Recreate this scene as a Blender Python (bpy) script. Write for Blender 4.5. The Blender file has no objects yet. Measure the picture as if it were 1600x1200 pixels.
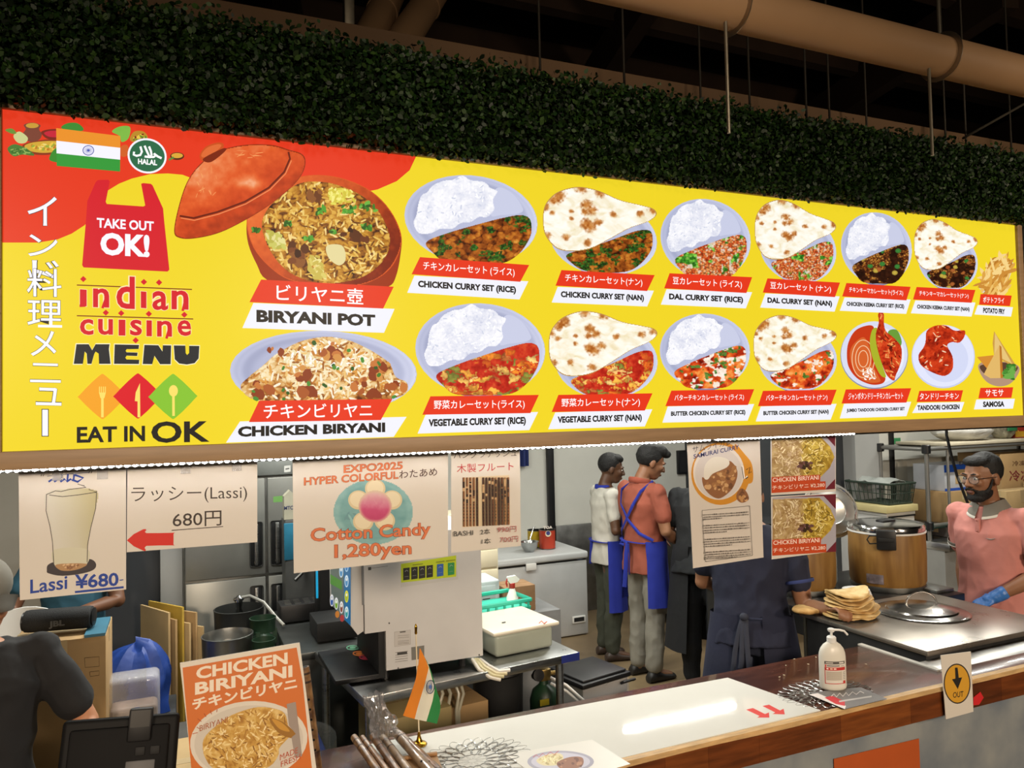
import bpy, bmesh, math, random
import numpy as np
from math import pi, sin, cos, radians as R
from mathutils import Vector as V, Matrix as M, noise

SC = bpy.context.scene
COL = SC.collection

# ------------------------------------------------------------------ camera, world, lights, exposure
CZ = 2.05
YAW, PITCH, ROLL, FPX = R(23.5), R(1.94), R(1.28), 1200.0
FW = V((sin(YAW) * cos(PITCH), cos(YAW) * cos(PITCH), sin(PITCH)))
_ri = V((cos(YAW), -sin(YAW), 0)); _up = _ri.cross(FW)
RT = _ri * cos(ROLL) - _up * sin(ROLL); UP = _up * cos(ROLL) + _ri * sin(ROLL)
CAM = V((0, 0, CZ))
cd = bpy.data.cameras.new('camera'); cd.sensor_width = 36; cd.lens = 36 * FPX / 1600
cd.clip_start = .05; cd.clip_end = 100
cam = bpy.data.objects.new('camera', cd); COL.objects.link(cam)
cam.matrix_world = M(((RT.x, UP.x, -FW.x, 0), (RT.y, UP.y, -FW.y, 0), (RT.z, UP.z, -FW.z, CZ), (0, 0, 0, 1)))
SC.camera = cam
SC.view_settings.view_transform = 'Standard'
SC.view_settings.look = 'None'
SC.view_settings.gamma = 1
SC.view_settings.use_curve_mapping = False
SC.view_settings.exposure = 0.0
SC.cycles.max_bounces = 6
SC.cycles.diffuse_bounces = 3
SC.cycles.glossy_bounces = 3
SC.cycles.transmission_bounces = 5
SC.cycles.transparent_max_bounces = 8
SC.cycles.caustics_reflective = False
SC.cycles.caustics_refractive = False
SC.cycles.sample_clamp_indirect = 4

def ray(x, y): return FW + RT * ((x - 800) / FPX) + UP * ((600 - y) / FPX)
def atY(x, y, Y): d = ray(x, y); return CAM + d * (Y / d.y)
def atZ(x, y, z): d = ray(x, y); return CAM + d * ((z - CZ) / d.z)
def atX(x, y, X): d = ray(x, y); return CAM + d * (X / d.x)

w = bpy.data.worlds.new('hall_ambient'); SC.world = w; w.use_nodes = True
w.node_tree.nodes['Background'].inputs[0].default_value = (1.0, .80, .60, 1)
w.node_tree.nodes['Background'].inputs[1].default_value = .012

def area(name, loc, target, size, power, col, sy=None, spread=None):
    l = bpy.data.lights.new(name, 'AREA'); l.energy = power; l.color = col
    l.shape = 'RECTANGLE' if sy else 'SQUARE'; l.size = size
    if sy: l.size_y = sy
    if spread: l.spread = spread
    o = bpy.data.objects.new(name, l); COL.objects.link(o); o.location = loc
    o.rotation_euler = (V(target) - V(loc)).to_track_quat('-Z', 'Y').to_euler()
    return o
WARM = (1.0, .80, .60)
COOL = (1.0, .985, .90)
# food hall lamps behind and above the viewer
for i, (x, y) in enumerate(((-1.6, -2.6), (1.0, -2.8), (3.6, -2.6))):
    area('hall_lamp_light', (x, y, 3.0), (x + .6, 2.0, .95), .5, 26, WARM, spread=R(64))
area('added_fill_light', (.6, .1, 3.15), (1.4, 2.9, 3.75), .4, 3.5, WARM, spread=R(100))  # added fill that brightens the beam and ducts overhead, not a known fixture
area('added_fill_light', (3.4, .1, 3.15), (3.9, 2.9, 3.75), .4, 6, WARM, spread=R(100))  # second added fill, for the right half overhead
# kitchen ceiling tube lights
TUBES = ((1.75, 3.15, 1), (4.15, 3.3, 1), (3.97, 5.62, 1), (.1, 4.0, 1.7), (5.9, 3.9, 1), (1.3, 4.75, 1.5), (2.6, 4.4, 1))
KZ = 2.72
for i, (x, y, k) in enumerate(TUBES):
    area('kitchen_tube_light', (x, y, KZ - .085), (x, y, 0), 1.15, 24 * k, COOL, sy=.035)
# ------------------------------------------------------------------ helpers
def lin(h):
    if not isinstance(h, str): return tuple(h)
    h = h.lstrip('#'); o = []
    for i in (0, 2, 4):
        c = int(h[i:i + 2], 16) / 255
        o.append(c / 12.92 if c <= .04045 else ((c + .055) / 1.055) ** 2.4)
    return tuple(o)
MATS = {}
def pm(name, col, rough=.6, metal=0, var=.12, scale=8, bump=0, coat=0, trans=0, alpha=1, emit=0, stretch=None, col2=None, bscale=None, spec=.5, rvar=0):
    """principled material with procedural colour variation"""
    if name in MATS: return MATS[name]
    m = bpy.data.materials.new(name); m.use_nodes = True; MATS[name] = m
    nt = m.node_tree; N = nt.nodes; L = nt.links; b = N['Principled BSDF']
    c = lin(col)
    tc = N.new('ShaderNodeTexCoord'); src = tc.outputs['Object']
    if stretch:
        mp = N.new('ShaderNodeMapping'); mp.inputs['Scale'].default_value = stretch
        L.new(src, mp.inputs[0]); src = mp.outputs[0]
    nz = N.new('ShaderNodeTexNoise'); nz.inputs['Scale'].default_value = scale; nz.inputs['Detail'].default_value = 4
    L.new(src, nz.inputs['Vector'])
    rp = N.new('ShaderNodeValToRGB'); L.new(nz.outputs['Fac'], rp.inputs[0])
    d = lin(col2) if col2 else tuple(max(0, x * (1 - 2 * var)) for x in c)
    rp.color_ramp.elements[0].position = .35; rp.color_ramp.elements[1].position = .68
    rp.color_ramp.elements[0].color = (*d, 1)
    rp.color_ramp.elements[1].color = (*c, 1)
    L.new(rp.outputs[0], b.inputs['Base Color'])
    b.inputs['Roughness'].default_value = rough; b.inputs['Metallic'].default_value = metal
    b.inputs['Specular IOR Level'].default_value = spec
    if rvar:
        mr = N.new('ShaderNodeMapRange'); L.new(nz.outputs['Fac'], mr.inputs[0])
        mr.inputs[3].default_value = max(.02, rough - rvar); mr.inputs[4].default_value = rough + rvar
        L.new(mr.outputs[0], b.inputs['Roughness'])
    if coat: b.inputs['Coat Weight'].default_value = coat; b.inputs['Coat Roughness'].default_value = .08
    if trans: b.inputs['Transmission Weight'].default_value = trans
    if alpha < 1: b.inputs['Alpha'].default_value = alpha
    if emit:
        L.new(rp.outputs[0], b.inputs['Emission Color']); b.inputs['Emission Strength'].default_value = emit
    if bump:
        n2 = N.new('ShaderNodeTexNoise'); n2.inputs['Scale'].default_value = bscale or scale * 4; n2.inputs['Detail'].default_value = 3
        L.new(src, n2.inputs['Vector'])
        bp = N.new('ShaderNodeBump'); bp.inputs['Strength'].default_value = bump; bp.inputs['Distance'].default_value = .01
        L.new(n2.outputs['Fac'], bp.inputs['Height']); L.new(bp.outputs[0], b.inputs['Normal'])
    return m
def printmat(name, emit=0, rough=.5, coat=0, metal=0, trn=0, tint=1):
    """flat print: colours come from the artwork's own face colours"""
    m = bpy.data.materials.new(name); m.use_nodes = True; MATS[name] = m
    nt = m.node_tree; N = nt.nodes; L = nt.links; b = N['Principled BSDF']
    a = N.new('ShaderNodeAttribute'); a.attribute_name = 'Col'
    b.inputs['Roughness'].default_value = rough
    if emit:
        L.new(a.outputs['Color'], b.inputs['Emission Color']); b.inputs['Emission Strength'].default_value = emit
        b.inputs['Specular IOR Level'].default_value = .12
        mx = N.new('ShaderNodeVectorMath'); mx.operation = 'SCALE'; mx.inputs['Scale'].default_value = .12
        L.new(a.outputs['Color'], mx.inputs[0]); L.new(mx.outputs[0], b.inputs['Base Color'])
    else:
        L.new(a.outputs['Color'], b.inputs['Base Color'])
    if coat: b.inputs['Coat Weight'].default_value = coat; b.inputs['Coat Roughness'].default_value = .12
    b.inputs['Metallic'].default_value = metal
    return m

ORG = {}
def tag(o, label, cat, group=None, kind=None):
    if label: o['label'] = label
    if cat: o['category'] = cat
    if group: o['group'] = group
    if kind: o['kind'] = kind
    return o
def thing(name, loc, label, cat, group=None):
    o = bpy.data.objects.new(name, None); COL.objects.link(o); o.empty_display_size = .05
    o.location = loc; ORG[o] = V(loc)
    return tag(o, label, cat, group)
class MB:
    def __init__(s, T=None):
        s.v = []; s.f = []; s.c = []; s.T = T; s.col = None
    def add(s, vs, fs, col=None):
        n = len(s.v)
        s.v += [s.T @ V(p) for p in vs] if s.T else [V(p) for p in vs]
        s.f += [tuple(i + n for i in f) for f in fs]
        s.c += [col or s.col] * len(fs)
        return s
    def box(s, a, b, r=0, seg=2, rot=None, col=None):
        a = V(a); b = V(b); c = (a + b) / 2; h = (b - a) / 2
        bm = bmesh.new(); bmesh.ops.create_cube(bm, size=2)
        for v in bm.verts: v.co = V((v.co.x * h.x, v.co.y * h.y, v.co.z * h.z))
        if r: bmesh.ops.bevel(bm, geom=bm.edges[:], offset=r, segments=seg, affect='EDGES', profile=.5)
        bm.verts.index_update()
        vs = [(rot @ v.co if rot else v.co) + c for v in bm.verts]
        fs = [[v.index for v in f.verts] for f in bm.faces]; bm.free()
        return s.add(vs, fs, col)
    def rings(s, rings, cap=True, close=True, col=None):
        n = len(rings[0]); vs = [p for r in rings for p in r]; fs = []
        for i in range(len(rings) - 1):
            for j in range(n if close else n - 1):
                k = (j + 1) % n
                fs.append((i * n + j, i * n + k, (i + 1) * n + k, (i + 1) * n + j))
        if cap:
            fs.append(tuple(reversed(range(n)))); fs.append(tuple((len(rings) - 1) * n + j for j in range(n)))
        return s.add(vs, fs, col)
    def lathe(s, prof, c=(0, 0, 0), n=24, cap=True, ax=None, sx=1, sy=1, col=None):
        c = V(c); q = ax and V((0, 0, 1)).rotation_difference(V(ax))
        rs = []
        for r, z in prof:
            r = max(r, 1e-5); ring = []
            for j in range(n):
                p = V((r * sx * cos(2 * pi * j / n), r * sy * sin(2 * pi * j / n), z))
                ring.append((q @ p if q else p) + c)
            rs.append(ring)
        return s.rings(rs, cap, col=col)
    def cyl(s, p0, p1, r, r2=None, n=12, col=None):
        p0 = V(p0); p1 = V(p1); d = p1 - p0
        return s.lathe([(r, 0), (r if r2 is None else r2, d.length)], p0, n, ax=d, col=col)
    def tube(s, pts, r, n=8, side=None, col=None, closed=False):
        pts = [V(p) for p in pts]; rs = []; m = len(pts)
        prev = None
        for i, p in enumerate(pts):
            if closed: t = (pts[(i + 1) % m] - pts[i - 1]).normalized()
            else: t = (pts[min(i + 1, m - 1)] - pts[max(i - 1, 0)]).normalized()
            if side is not None: a = V(side)
            elif prev is not None: a = prev
            else: a = V((0, 0, 1)) if abs(t.z) < .9 else V((1, 0, 0))
            a = (a - t * a.dot(t)).normalized(); b = t.cross(a); prev = a
            rr = r[i] if isinstance(r, list) else r
            ra, rb = rr if isinstance(rr, (list, tuple)) else (rr, rr)
            rs.append([p + a * (ra * cos(2 * pi * j / n)) + b * (rb * sin(2 * pi * j / n)) for j in range(n)])
        if closed: rs.append(rs[0])
        return s.rings(rs, not closed, col=col)
    def ell(s, c, r, rot=None, n=14, m=9, col=None):
        c = V(c); r = r if isinstance(r, (list, tuple)) else (r, r, r); vs = [V((0, 0, -1))]; fs = []
        for i in range(1, m):
            a = pi * i / m - pi / 2
            vs += [V((cos(a) * cos(2 * pi * j / n), cos(a) * sin(2 * pi * j / n), sin(a))) for j in range(n)]
        vs.append(V((0, 0, 1))); T = len(vs) - 1
        for j in range(n):
            k = (j + 1) % n
            fs.append((0, 1 + k, 1 + j)); fs.append((T, T - n + j, T - n + k))
            for i in range(m - 2):
                o = 1 + i * n
                fs.append((o + j, o + k, o + n + k, o + n + j))
        out = []
        for p in vs:
            p = V((p.x * r[0], p.y * r[1], p.z * r[2]))
            out.append((rot @ p if rot else p) + c)
        return s.add(out, fs, col)
    def prism(s, pts, off, col=None):
        """closed outline (3d points) extruded by vector off"""
        n = len(pts); pts = [V(p) for p in pts]; off = V(off)
        fs = [tuple(range(n)), tuple(reversed(range(n, 2 * n)))] + [(i, i + n, (i + 1) % n + n, (i + 1) % n) for i in range(n)]
        return s.add(pts + [p + off for p in pts], fs, col)
    def sheet(s, g, th=0, col=None):
        """grid of points g[i][j] with optional thickness vector"""
        a = len(g); b = len(g[0]); vs = [V(p) for r in g for p in r]; fs = []
        for i in range(a - 1):
            for j in range(b - 1): fs.append((i * b + j, i * b + j + 1, (i + 1) * b + j + 1, (i + 1) * b + j))
        if th:
            n = len(vs); t = V(th); vs += [p + t for p in vs]
            fs += [tuple(reversed([i + n for i in f])) for f in fs]
            e = [j for j in range(b)] + [i * b + b - 1 for i in range(1, a)] + [(a - 1) * b + j for j in range(b - 2, -1, -1)] + [i * b for i in range(a - 2, 0, -1)]
            for i in range(len(e)):
                p, q = e[i], e[(i + 1) % len(e)]; fs.append((q, p, p + n, q + n))
        return s.add(vs, fs, col)
    def build(s, name, mat, par=None, smooth=35, org=None, fix=True):
        me = bpy.data.meshes.new(name)
        if par is not None: O = ORG[par]
        elif org is not None: O = V(org)
        else:
            xs = [p.x for p in s.v]; ys = [p.y for p in s.v]
            O = V(((min(xs) + max(xs)) / 2, (min(ys) + max(ys)) / 2, min(p.z for p in s.v)))
        me.from_pydata([p - O for p in s.v], [], s.f)
        if fix:
            bm = bmesh.new(); bm.from_mesh(me); bmesh.ops.recalc_face_normals(bm, faces=bm.faces[:]); bm.to_mesh(me); bm.free()
        if any(s.c):
            at = me.attributes.new('Col', 'FLOAT_COLOR', 'FACE')
            buf = []
            for c in s.c: buf += [*(c or (1, 1, 1)), 1.0]
            at.data.foreach_set('color', buf)
        if smooth:
            me.polygons.foreach_set('use_smooth', [True] * len(me.polygons))
            me.set_sharp_from_angle(angle=R(smooth))
        me.materials.append(mat)
        o = bpy.data.objects.new(name, me); COL.objects.link(o); ORG[o] = O
        if par is not None: o.parent = par
        else: o.location = O
        return o
def TR(loc, rz=0): return M.Translation(V(loc)) @ M.Rotation(rz, 4, 'Z')
def copy_tree(o, loc=None, par=None):
    c = o.copy(); COL.objects.link(c); ORG[c] = ORG[o]
    if par is not None: c.parent = par
    if loc is not None: c.location = loc
    for ch in [x for x in COL.objects if x.parent == o]: copy_tree(ch, None, c)
    return c
def share(o, loc, par):
    """one more piece that shares o's mesh, as a child of par; loc is in world coordinates"""
    c = o.copy(); COL.objects.link(c); c.parent = par; c.location = V(loc) - ORG[par]; ORG[c] = ORG[par]
    return c

# ---- flat artwork: drawn in the plane of the print
_tc = {}
def text_geo(body, bold=0.0):
    k = (body, bold)
    if k not in _tc:
        c = bpy.data.curves.new('lettering', 'FONT'); c.body = body; c.resolution_u = 3; c.offset = bold
        o = bpy.data.objects.new('lettering', c); me = bpy.data.meshes.new_from_object(o)
        vs = [(p.co.x, p.co.y) for p in me.vertices]; fs = [tuple(p.vertices) for p in me.polygons]
        bpy.data.meshes.remove(me); bpy.data.objects.remove(o); bpy.data.curves.remove(c)
        x0 = min(p[0] for p in vs); x1 = max(p[0] for p in vs); y0 = min(p[1] for p in vs); y1 = max(p[1] for p in vs)
        _tc[k] = ([((a - x0) / (x1 - x0), (b - y0) / max(y1 - y0, 1e-6)) for a, b in vs], fs, (x1 - x0) / max(y1 - y0, 1e-6))
    return _tc[k]
def bez(pts, n=6):
    """smooth closed outline through points (catmull-rom)"""
    out = []; m = len(pts)
    for i in range(m):
        p0, p1, p2, p3 = pts[i - 1], pts[i], pts[(i + 1) % m], pts[(i + 2) % m]
        for k in range(n):
            t = k / n; t2 = t * t; t3 = t2 * t
            out.append(tuple(.5 * (2 * p1[q] + (p2[q] - p0[q]) * t + (2 * p0[q] - 5 * p1[q] + 4 * p2[q] - p3[q]) * t2 + (3 * p1[q] - p0[q] - 3 * p2[q] + p3[q]) * t3) for q in (0, 1)))
    return out
def inside(p, poly):
    x, y = p; c = False; j = len(poly) - 1
    for i in range(len(poly)):
        xi, yi = poly[i]; xj, yj = poly[j]
        if (yi > y) != (yj > y) and x < (xj - xi) * (y - yi) / (yj - yi) + xi: c = not c
        j = i
    return c
class Art:
    EPS = 4e-5
    def __init__(s, P0, N, fn=None, lay=1):
        s.P0 = V(P0); s.N = V(N).normalized(); s.m = MB(); s.h = lay * s.EPS; s.fn = fn; s.fl = []
    def px(s, x, y):
        if s.fn: return s.fn(x, y) + s.N * s.h
        d = ray(x, y); P = s.P0 + s.N * s.h
        return CAM + d * ((P - CAM).dot(s.N) / d.dot(s.N))
    def up(s): s.h += s.EPS
    def poly(s, pts, col):
        s.up(); s.m.add([s.px(*p) for p in pts], [tuple(range(len(pts)))], lin(col)); return s
    def smooth(s, pts, col, n=6): return s.poly(bez(pts, n), col)
    def ell(s, cx, cy, rx, ry, col, rot=0, n=36, a0=0, a1=2 * pi, skew=0):
        cr, sr = cos(rot), sin(rot); o = []
        for i in range(n):
            t = a0 + (a1 - a0) * i / n; a = rx * cos(t); b = ry * sin(t)
            o.append((cx + a * cr - b * sr, cy + a * sr + b * cr + skew * a))
        return s.poly(o, col)
    def ring(s, cx, cy, rx, ry, wd, col, n=36, rot=0, skew=0):
        s.up(); vs = []; cr, sr = cos(rot), sin(rot)
        for k in (0, 1):
            for i in range(n):
                t = 2 * pi * i / n; a = (rx - k * wd) * cos(t); b = (ry - k * wd) * sin(t)
                vs.append(s.px(cx + a * cr - b * sr, cy + a * sr + b * cr + skew * a))
        s.m.add(vs, [(i, (i + 1) % n, n + (i + 1) % n, n + i) for i in range(n)], lin(col)); return s
    def line(s, pts, wd, col):
        s.up(); L = []; n = len(pts)
        for i, p in enumerate(pts):
            a = pts[max(i - 1, 0)]; b = pts[min(i + 1, n - 1)]
            dx, dy = b[0] - a[0], b[1] - a[1]; l = math.hypot(dx, dy) or 1; k = wd[i] if isinstance(wd, (list, tuple)) else wd
            L.append((s.px(p[0] - dy / l * k / 2, p[1] + dx / l * k / 2), s.px(p[0] + dy / l * k / 2, p[1] - dx / l * k / 2)))
        vs = [q for p in L for q in p]
        s.m.add(vs, [(2 * i, 2 * i + 1, 2 * i + 3, 2 * i + 2) for i in range(n - 1)], lin(col)); return s
    def text(s, body, bl, br, h, col, bold=0.0, outline=None, ow=.03, lean=0):
        """lettering whose box runs from bl to br (baseline ends) and is h high at bl"""
        if outline:
            g = text_geo(body, bold); k = ow
            dx, dy = (br[0] - bl[0]), (br[1] - bl[1]); e = h * k * .9
            l = math.hypot(dx, dy)
            s.text(body, (bl[0] - dx / l * e, bl[1] - dy / l * e + e), (br[0] + dx / l * e, br[1] + dy / l * e + e), h + 2 * e, outline, bold + k, lean=lean)
        vs, fs, ar = text_geo(body, bold); s.up()
        A = s.px(*bl); U = s.px(*br) - A; W = s.px(bl[0] + lean * h, bl[1] - h) - A
        s.m.add([A + U * a + W * b for a, b in vs], fs, lin(col)); return s
    def grains(s, poly, n, ln, wd, cols, seed=1, ang=None, clip=True):
        """scatter of little elongated flecks"""
        rng = random.Random(seed); s.up()
        xs = [p[0] for p in poly]; ys = [p[1] for p in poly]; cols = [lin(c) for c in cols]; k = 0; tries = 0
        while k < n and tries < n * 12:
            tries += 1
            x = rng.uniform(min(xs), max(xs)); y = rng.uniform(min(ys), max(ys))
            if not inside((x, y), poly): continue
            t = rng.uniform(0, pi) if ang is None else rng.gauss(ang, .5)
            l = ln * rng.uniform(.6, 1.3) / 2; q = wd * rng.uniform(.7, 1.3) / 2; c, d = cos(t), sin(t)
            if clip and not (inside((x + l * c, y + l * d), poly) and inside((x - l * c, y - l * d), poly)): continue
            s.h += 3e-6
            o = [(-l, 0), (-.6 * l, -q), (.6 * l, -q), (l, 0), (.6 * l, q), (-.6 * l, q)]
            s.m.add([s.px(x + a * c - b * d, y + a * d + b * c) for a, b in o], [tuple(range(6))], rng.choice(cols)); k += 1
        return s
    def blobs(s, poly, n, r, cols, seed=1, sq=.7, pts=7):
        rng = random.Random(seed); s.up()
        xs = [p[0] for p in poly]; ys = [p[1] for p in poly]; cols = [lin(c) for c in cols]; k = 0; tries = 0
        while k < n and tries < n * 12:
            tries += 1
            x = rng.uniform(min(xs), max(xs)); y = rng.uniform(min(ys), max(ys))
            rr = r * rng.uniform(.5, 1.3)
            if not all(inside((x + rr * .7 * a, y + rr * .7 * b), poly) for a, b in ((1, 0), (-1, 0), (0, 1), (0, -1))): continue
            s.h += 3e-6; t0 = rng.uniform(0, 6); a0 = rng.uniform(0, pi); o = []
            for i in range(pts):
                t = t0 + 2 * pi * i / pts; q = rr * rng.uniform(.75, 1.15); a, b = q * cos(t), q * sin(t) * sq
                o.append(s.px(x + a * cos(a0) - b * sin(a0), y + a * sin(a0) + b * cos(a0)))
            s.m.add(o, [tuple(range(pts))], rng.choice(cols)); k += 1
        return s
    def pxs(s, X, Y):
        """many picture points at once, as an array of points in the print's plane"""
        f, r, u, c, n = (np.array(q) for q in (FW, RT, UP, CAM, s.N))
        d = f[None] + r[None] * ((X - 800) / FPX)[:, None] + u[None] * ((600 - Y) / FPX)[:, None]
        return c[None] + d * (((np.array(s.P0) + n * s.h - c) @ n) / (d @ n))[:, None]
    def field(s, poly, fn, cell=1.0):
        """printed picture: outline filled with small cells coloured by fn(x, y) in sRGB 0..255"""
        s.up(); P = np.array(poly); x0, y0 = P.min(0); x1, y1 = P.max(0)
        nx, ny = max(1, int(math.ceil((x1 - x0) / cell))), max(1, int(math.ceil((y1 - y0) / cell)))
        gx, gy = np.meshgrid(x0 + (np.arange(nx) + .5) * cell, y0 + (np.arange(ny) + .5) * cell); gx = gx.ravel(); gy = gy.ravel()
        ins = np.zeros(len(gx), bool); q = P[-1]
        for p in P:
            if p[1] != q[1]:
                ins ^= ((p[1] > gy) != (q[1] > gy)) & (gx < (q[0] - p[0]) * (gy - p[1]) / (q[1] - p[1]) + p[0])
            q = p
        k = np.nonzero(ins)[0]
        if not len(k): return s
        iy, ix = k // nx, k % nx; w = nx + 1
        f = np.stack([iy * w + ix, iy * w + ix + 1, (iy + 1) * w + ix + 1, (iy + 1) * w + ix], 1)
        u, inv = np.unique(f, return_inverse=True); vx = x0 + (u % w) * cell; vy = y0 + (u // w) * cell
        c = np.clip(np.array(fn(gx[k], gy[k])), 0, 255) / 255.; c = np.where(c <= .04045, c / 12.92, ((c + .055) / 1.055) ** 2.4)
        s.fl.append((s.pxs(vx, vy), inv.reshape(-1, 4), c)); return s
    def build(s, name, mat, par, label=None):
        if not s.fl: o = s.m.build(name, mat, par, smooth=0, fix=False)
        else:
            O = np.array(ORG[par]); vs = [np.array([tuple(p) for p in s.m.v]).reshape(-1, 3)]; n0 = len(s.m.v); lt = [len(f) for f in s.m.f]; lv = [i for f in s.m.f for i in f]; cs = [np.array(s.m.c).reshape(-1, 3)]
            lv = [np.array(lv, int)]; lt = [np.array(lt, int)]
            for v, f, c in s.fl: vs.append(v); lv.append((f + n0).ravel()); lt.append(np.full(len(f), 4)); cs.append(c); n0 += len(v)
            vs = np.concatenate(vs) - O; lv = np.concatenate(lv); lt = np.concatenate(lt); cs = np.concatenate(cs)
            me = bpy.data.meshes.new(name); me.vertices.add(len(vs)); me.vertices.foreach_set('co', vs.ravel()); me.loops.add(len(lv)); me.loops.foreach_set('vertex_index', lv)
            me.polygons.add(len(lt)); me.polygons.foreach_set('loop_start', np.concatenate([[0], np.cumsum(lt)[:-1]])); me.update(calc_edges=True)
            at = me.attributes.new('Col', 'FLOAT_COLOR', 'FACE'); at.data.foreach_set('color', np.concatenate([cs, np.ones((len(cs), 1))], 1).ravel()); me.materials.append(mat)
            o = bpy.data.objects.new(name, me); COL.objects.link(o); ORG[o] = ORG[par]; o.parent = par
        if label: o['label'] = label
        return o
# ---- 2-d pattern functions for the printed pictures
def _h(i, j, s): 
    v = np.sin(i * 127.1 + j * 311.7 + s * 74.7) * 43758.5453; return v - np.floor(v)
def vn(x, y, s=0):
    i, j = np.floor(x), np.floor(y); u, v = x - i, y - j; u = u * u * (3 - 2 * u); v = v * v * (3 - 2 * v)
    return (_h(i, j, s) * (1 - u) + _h(i + 1, j, s) * u) * (1 - v) + (_h(i, j + 1, s) * (1 - u) + _h(i + 1, j + 1, s) * u) * v
def fbm(x, y, s=0, o=3):
    a = 0; w = .5
    for k in range(o): a = a + w * vn(x * 2 ** k, y * 2 ** k, s + k); w *= .5
    return a / (1 - .5 ** o)
def vor(x, y, s=0):
    i, j = np.floor(x), np.floor(y); d1 = np.full(x.shape, 9.); d2 = np.full(x.shape, 9.); c = np.zeros(x.shape)
    for a in (-1, 0, 1):
        for b in (-1, 0, 1):
            p, q = i + a, j + b; hx, hy = _h(p, q, s), _h(p, q, s + 3.3); d = np.hypot(p + hx - x, q + hy - y)
            c = np.where(d < d1, _h(p, q, s + 7.7), c); d2 = np.minimum(d2, np.maximum(d, d1)); d1 = np.minimum(d1, d)
    return d1, d2, c
def H2(h): return np.array([int(h[i:i + 2], 16) for i in (0, 2, 4)], float)
def ramp(t, cols):
    C = np.array([H2(c) for c in cols]); k = np.clip(t, 0, .9999) * (len(C) - 1); i = k.astype(int); f = (k - i)[:, None]; return C[i] * (1 - f) + C[i + 1] * f
def pick(c, cols): return np.array([H2(q) for q in cols])[np.clip((c * len(cols)).astype(int), 0, len(cols) - 1)]
def mix(a, b, t): return a * (1 - t[:, None]) + b * t[:, None]
def sst(a, b, x): t = np.clip((x - a) / (b - a), 0, 1); return t * t * (3 - 2 * t)
def K(x0, y0, f): return lambda *p: [(x0 + x * f, y0 + y * f) for x, y in p]
# ------------------------------------------------------------------ materials
PAINT = pm('white_wall_paint', 'c9c8bf', .65, var=.03, scale=3)
GREYP = pm('grey_column_paint', '9a9b99', .6, var=.04, scale=3)
DARKP = pm('charcoal_panel', '33363a', .6, var=.08, scale=3)
STEEL = pm('brushed_steel', 'b9bbba', .30, 1, var=.10, scale=14, stretch=(1, 1, 8), rvar=.08)
STEELD = pm('dull_steel', '8e8f8c', .38, 1, var=.12, scale=10, rvar=.1)
CHROME = pm('polished_metal', 'd0d0d0', .12, 1, var=.05)
BLACKP = pm('black_plastic', '121214', .42, var=.1)
BLACKM = pm('black_matt', '0b0c0d', .7, var=.1)
WHITEP = pm('white_plastic', 'dedfdc', .38, var=.03)
CREAM = pm('cream_plastic', 'd9d0b4', .45, var=.04)
CARD = pm('cardboard', 'a98a5e', .8, var=.08, scale=5)
CARD2 = pm('pale_cardboard', 'b59a6d', .8, var=.07, scale=6)
TAPE = pm('packing_tape', 'b9a37c', .3, var=.05)
WOODT = pm('sign_trim_wood', 'a88a68', .5, var=.10, scale=6, stretch=(1, 12, 12))
DUCT = pm('beige_duct_paint', 'b08c66', .55, var=.06, scale=3)
BEAM = pm('beige_beam_paint', '8a6d50', .7, var=.1, scale=2)
DARKC = pm('dark_ceiling_paint', '120d0a', .9, var=.2, scale=1)
ROD = pm('galvanised_rod', '97907f', .4, .8, var=.1, scale=30)
BLUEP = pm('blue_plastic', '1c4fb4', .4, var=.08)
TEAL = pm('teal_plastic', '2fae96', .4, var=.06)
GOLD = pm('gold_metal', 'c8962c', .22, 1, var=.08)
SILVER = pm('silver_leaf', 'aeaeaa', .3, .9, var=.06, scale=30)
RUBBER = pm('black_rubber', '17181a', .6, var=.1)
HOLE = pm('dark_hole', '050505', .9)
PAPER = pm('white_paper', 'd9d3c8', .55, var=.02)
CLEAR = pm('translucent_plastic', 'cfd8cf', .25, var=.04, alpha=.55)
PVC = pm('clear_wrap', 'e8e8ea', .08, var=.03, alpha=.32, spec=.9)
BRICKP = printmat('paper_print', rough=.42, coat=.15)
PRINTM = printmat('matt_print', rough=.6)
LIT = printmat('backlit_print', emit=1.0, rough=.35)
SCREEN = printmat('lit_button_panel', emit=.75, rough=.2)

def struct(name, mb, mat, par=None, smooth=30):
    o = mb.build(name, mat, par, smooth)
    if par is None: o['kind'] = 'structure'
    return o
# ------------------------------------------------------------------ setting
FLOORM = pm('kitchen_floor_vinyl', '8d7a5c', .35, var=.12, scale=2.2, col2='6b5a44', rvar=.1)
struct('floor', MB().box((-3, -3.5, -.1), (10, 7.6, 0)), FLOORM)
YB = 6.95
wb = struct('wall_back', MB().box((-2.4, YB, 0), (6.4, YB + .12, 2.75)), PAINT)
wl = struct('wall_left', MB().box((-2.5, 2.6, 0), (-2.4, YB, 2.75)), PAINT)
# right-hand end of the kitchen stands nearer to the counter, with a grey column at its corner
YR = 5.05
cl = atY(1331, 760, 4.9); cr = atY(1369, 760, 4.9)
struct('wall_right', MB().box((cr.x, YR, 0), (9.6, YR + .12, 2.75)), PAINT)
struct('trim_1', MB().box((cl.x, 4.85, 0), (cr.x, YR + .12, 2.75)), GREYP)
struct('trim_2', MB().box((cl.x - .22, 4.98, 0), (cl.x, YB, 2.75)), DARKP)
struct('ceiling', MB().box((-2.5, 2.3, KZ), (9.6, 7.1, KZ + .1)), pm('kitchen_ceiling', 'd2d2cc', .8, var=.02))
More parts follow.
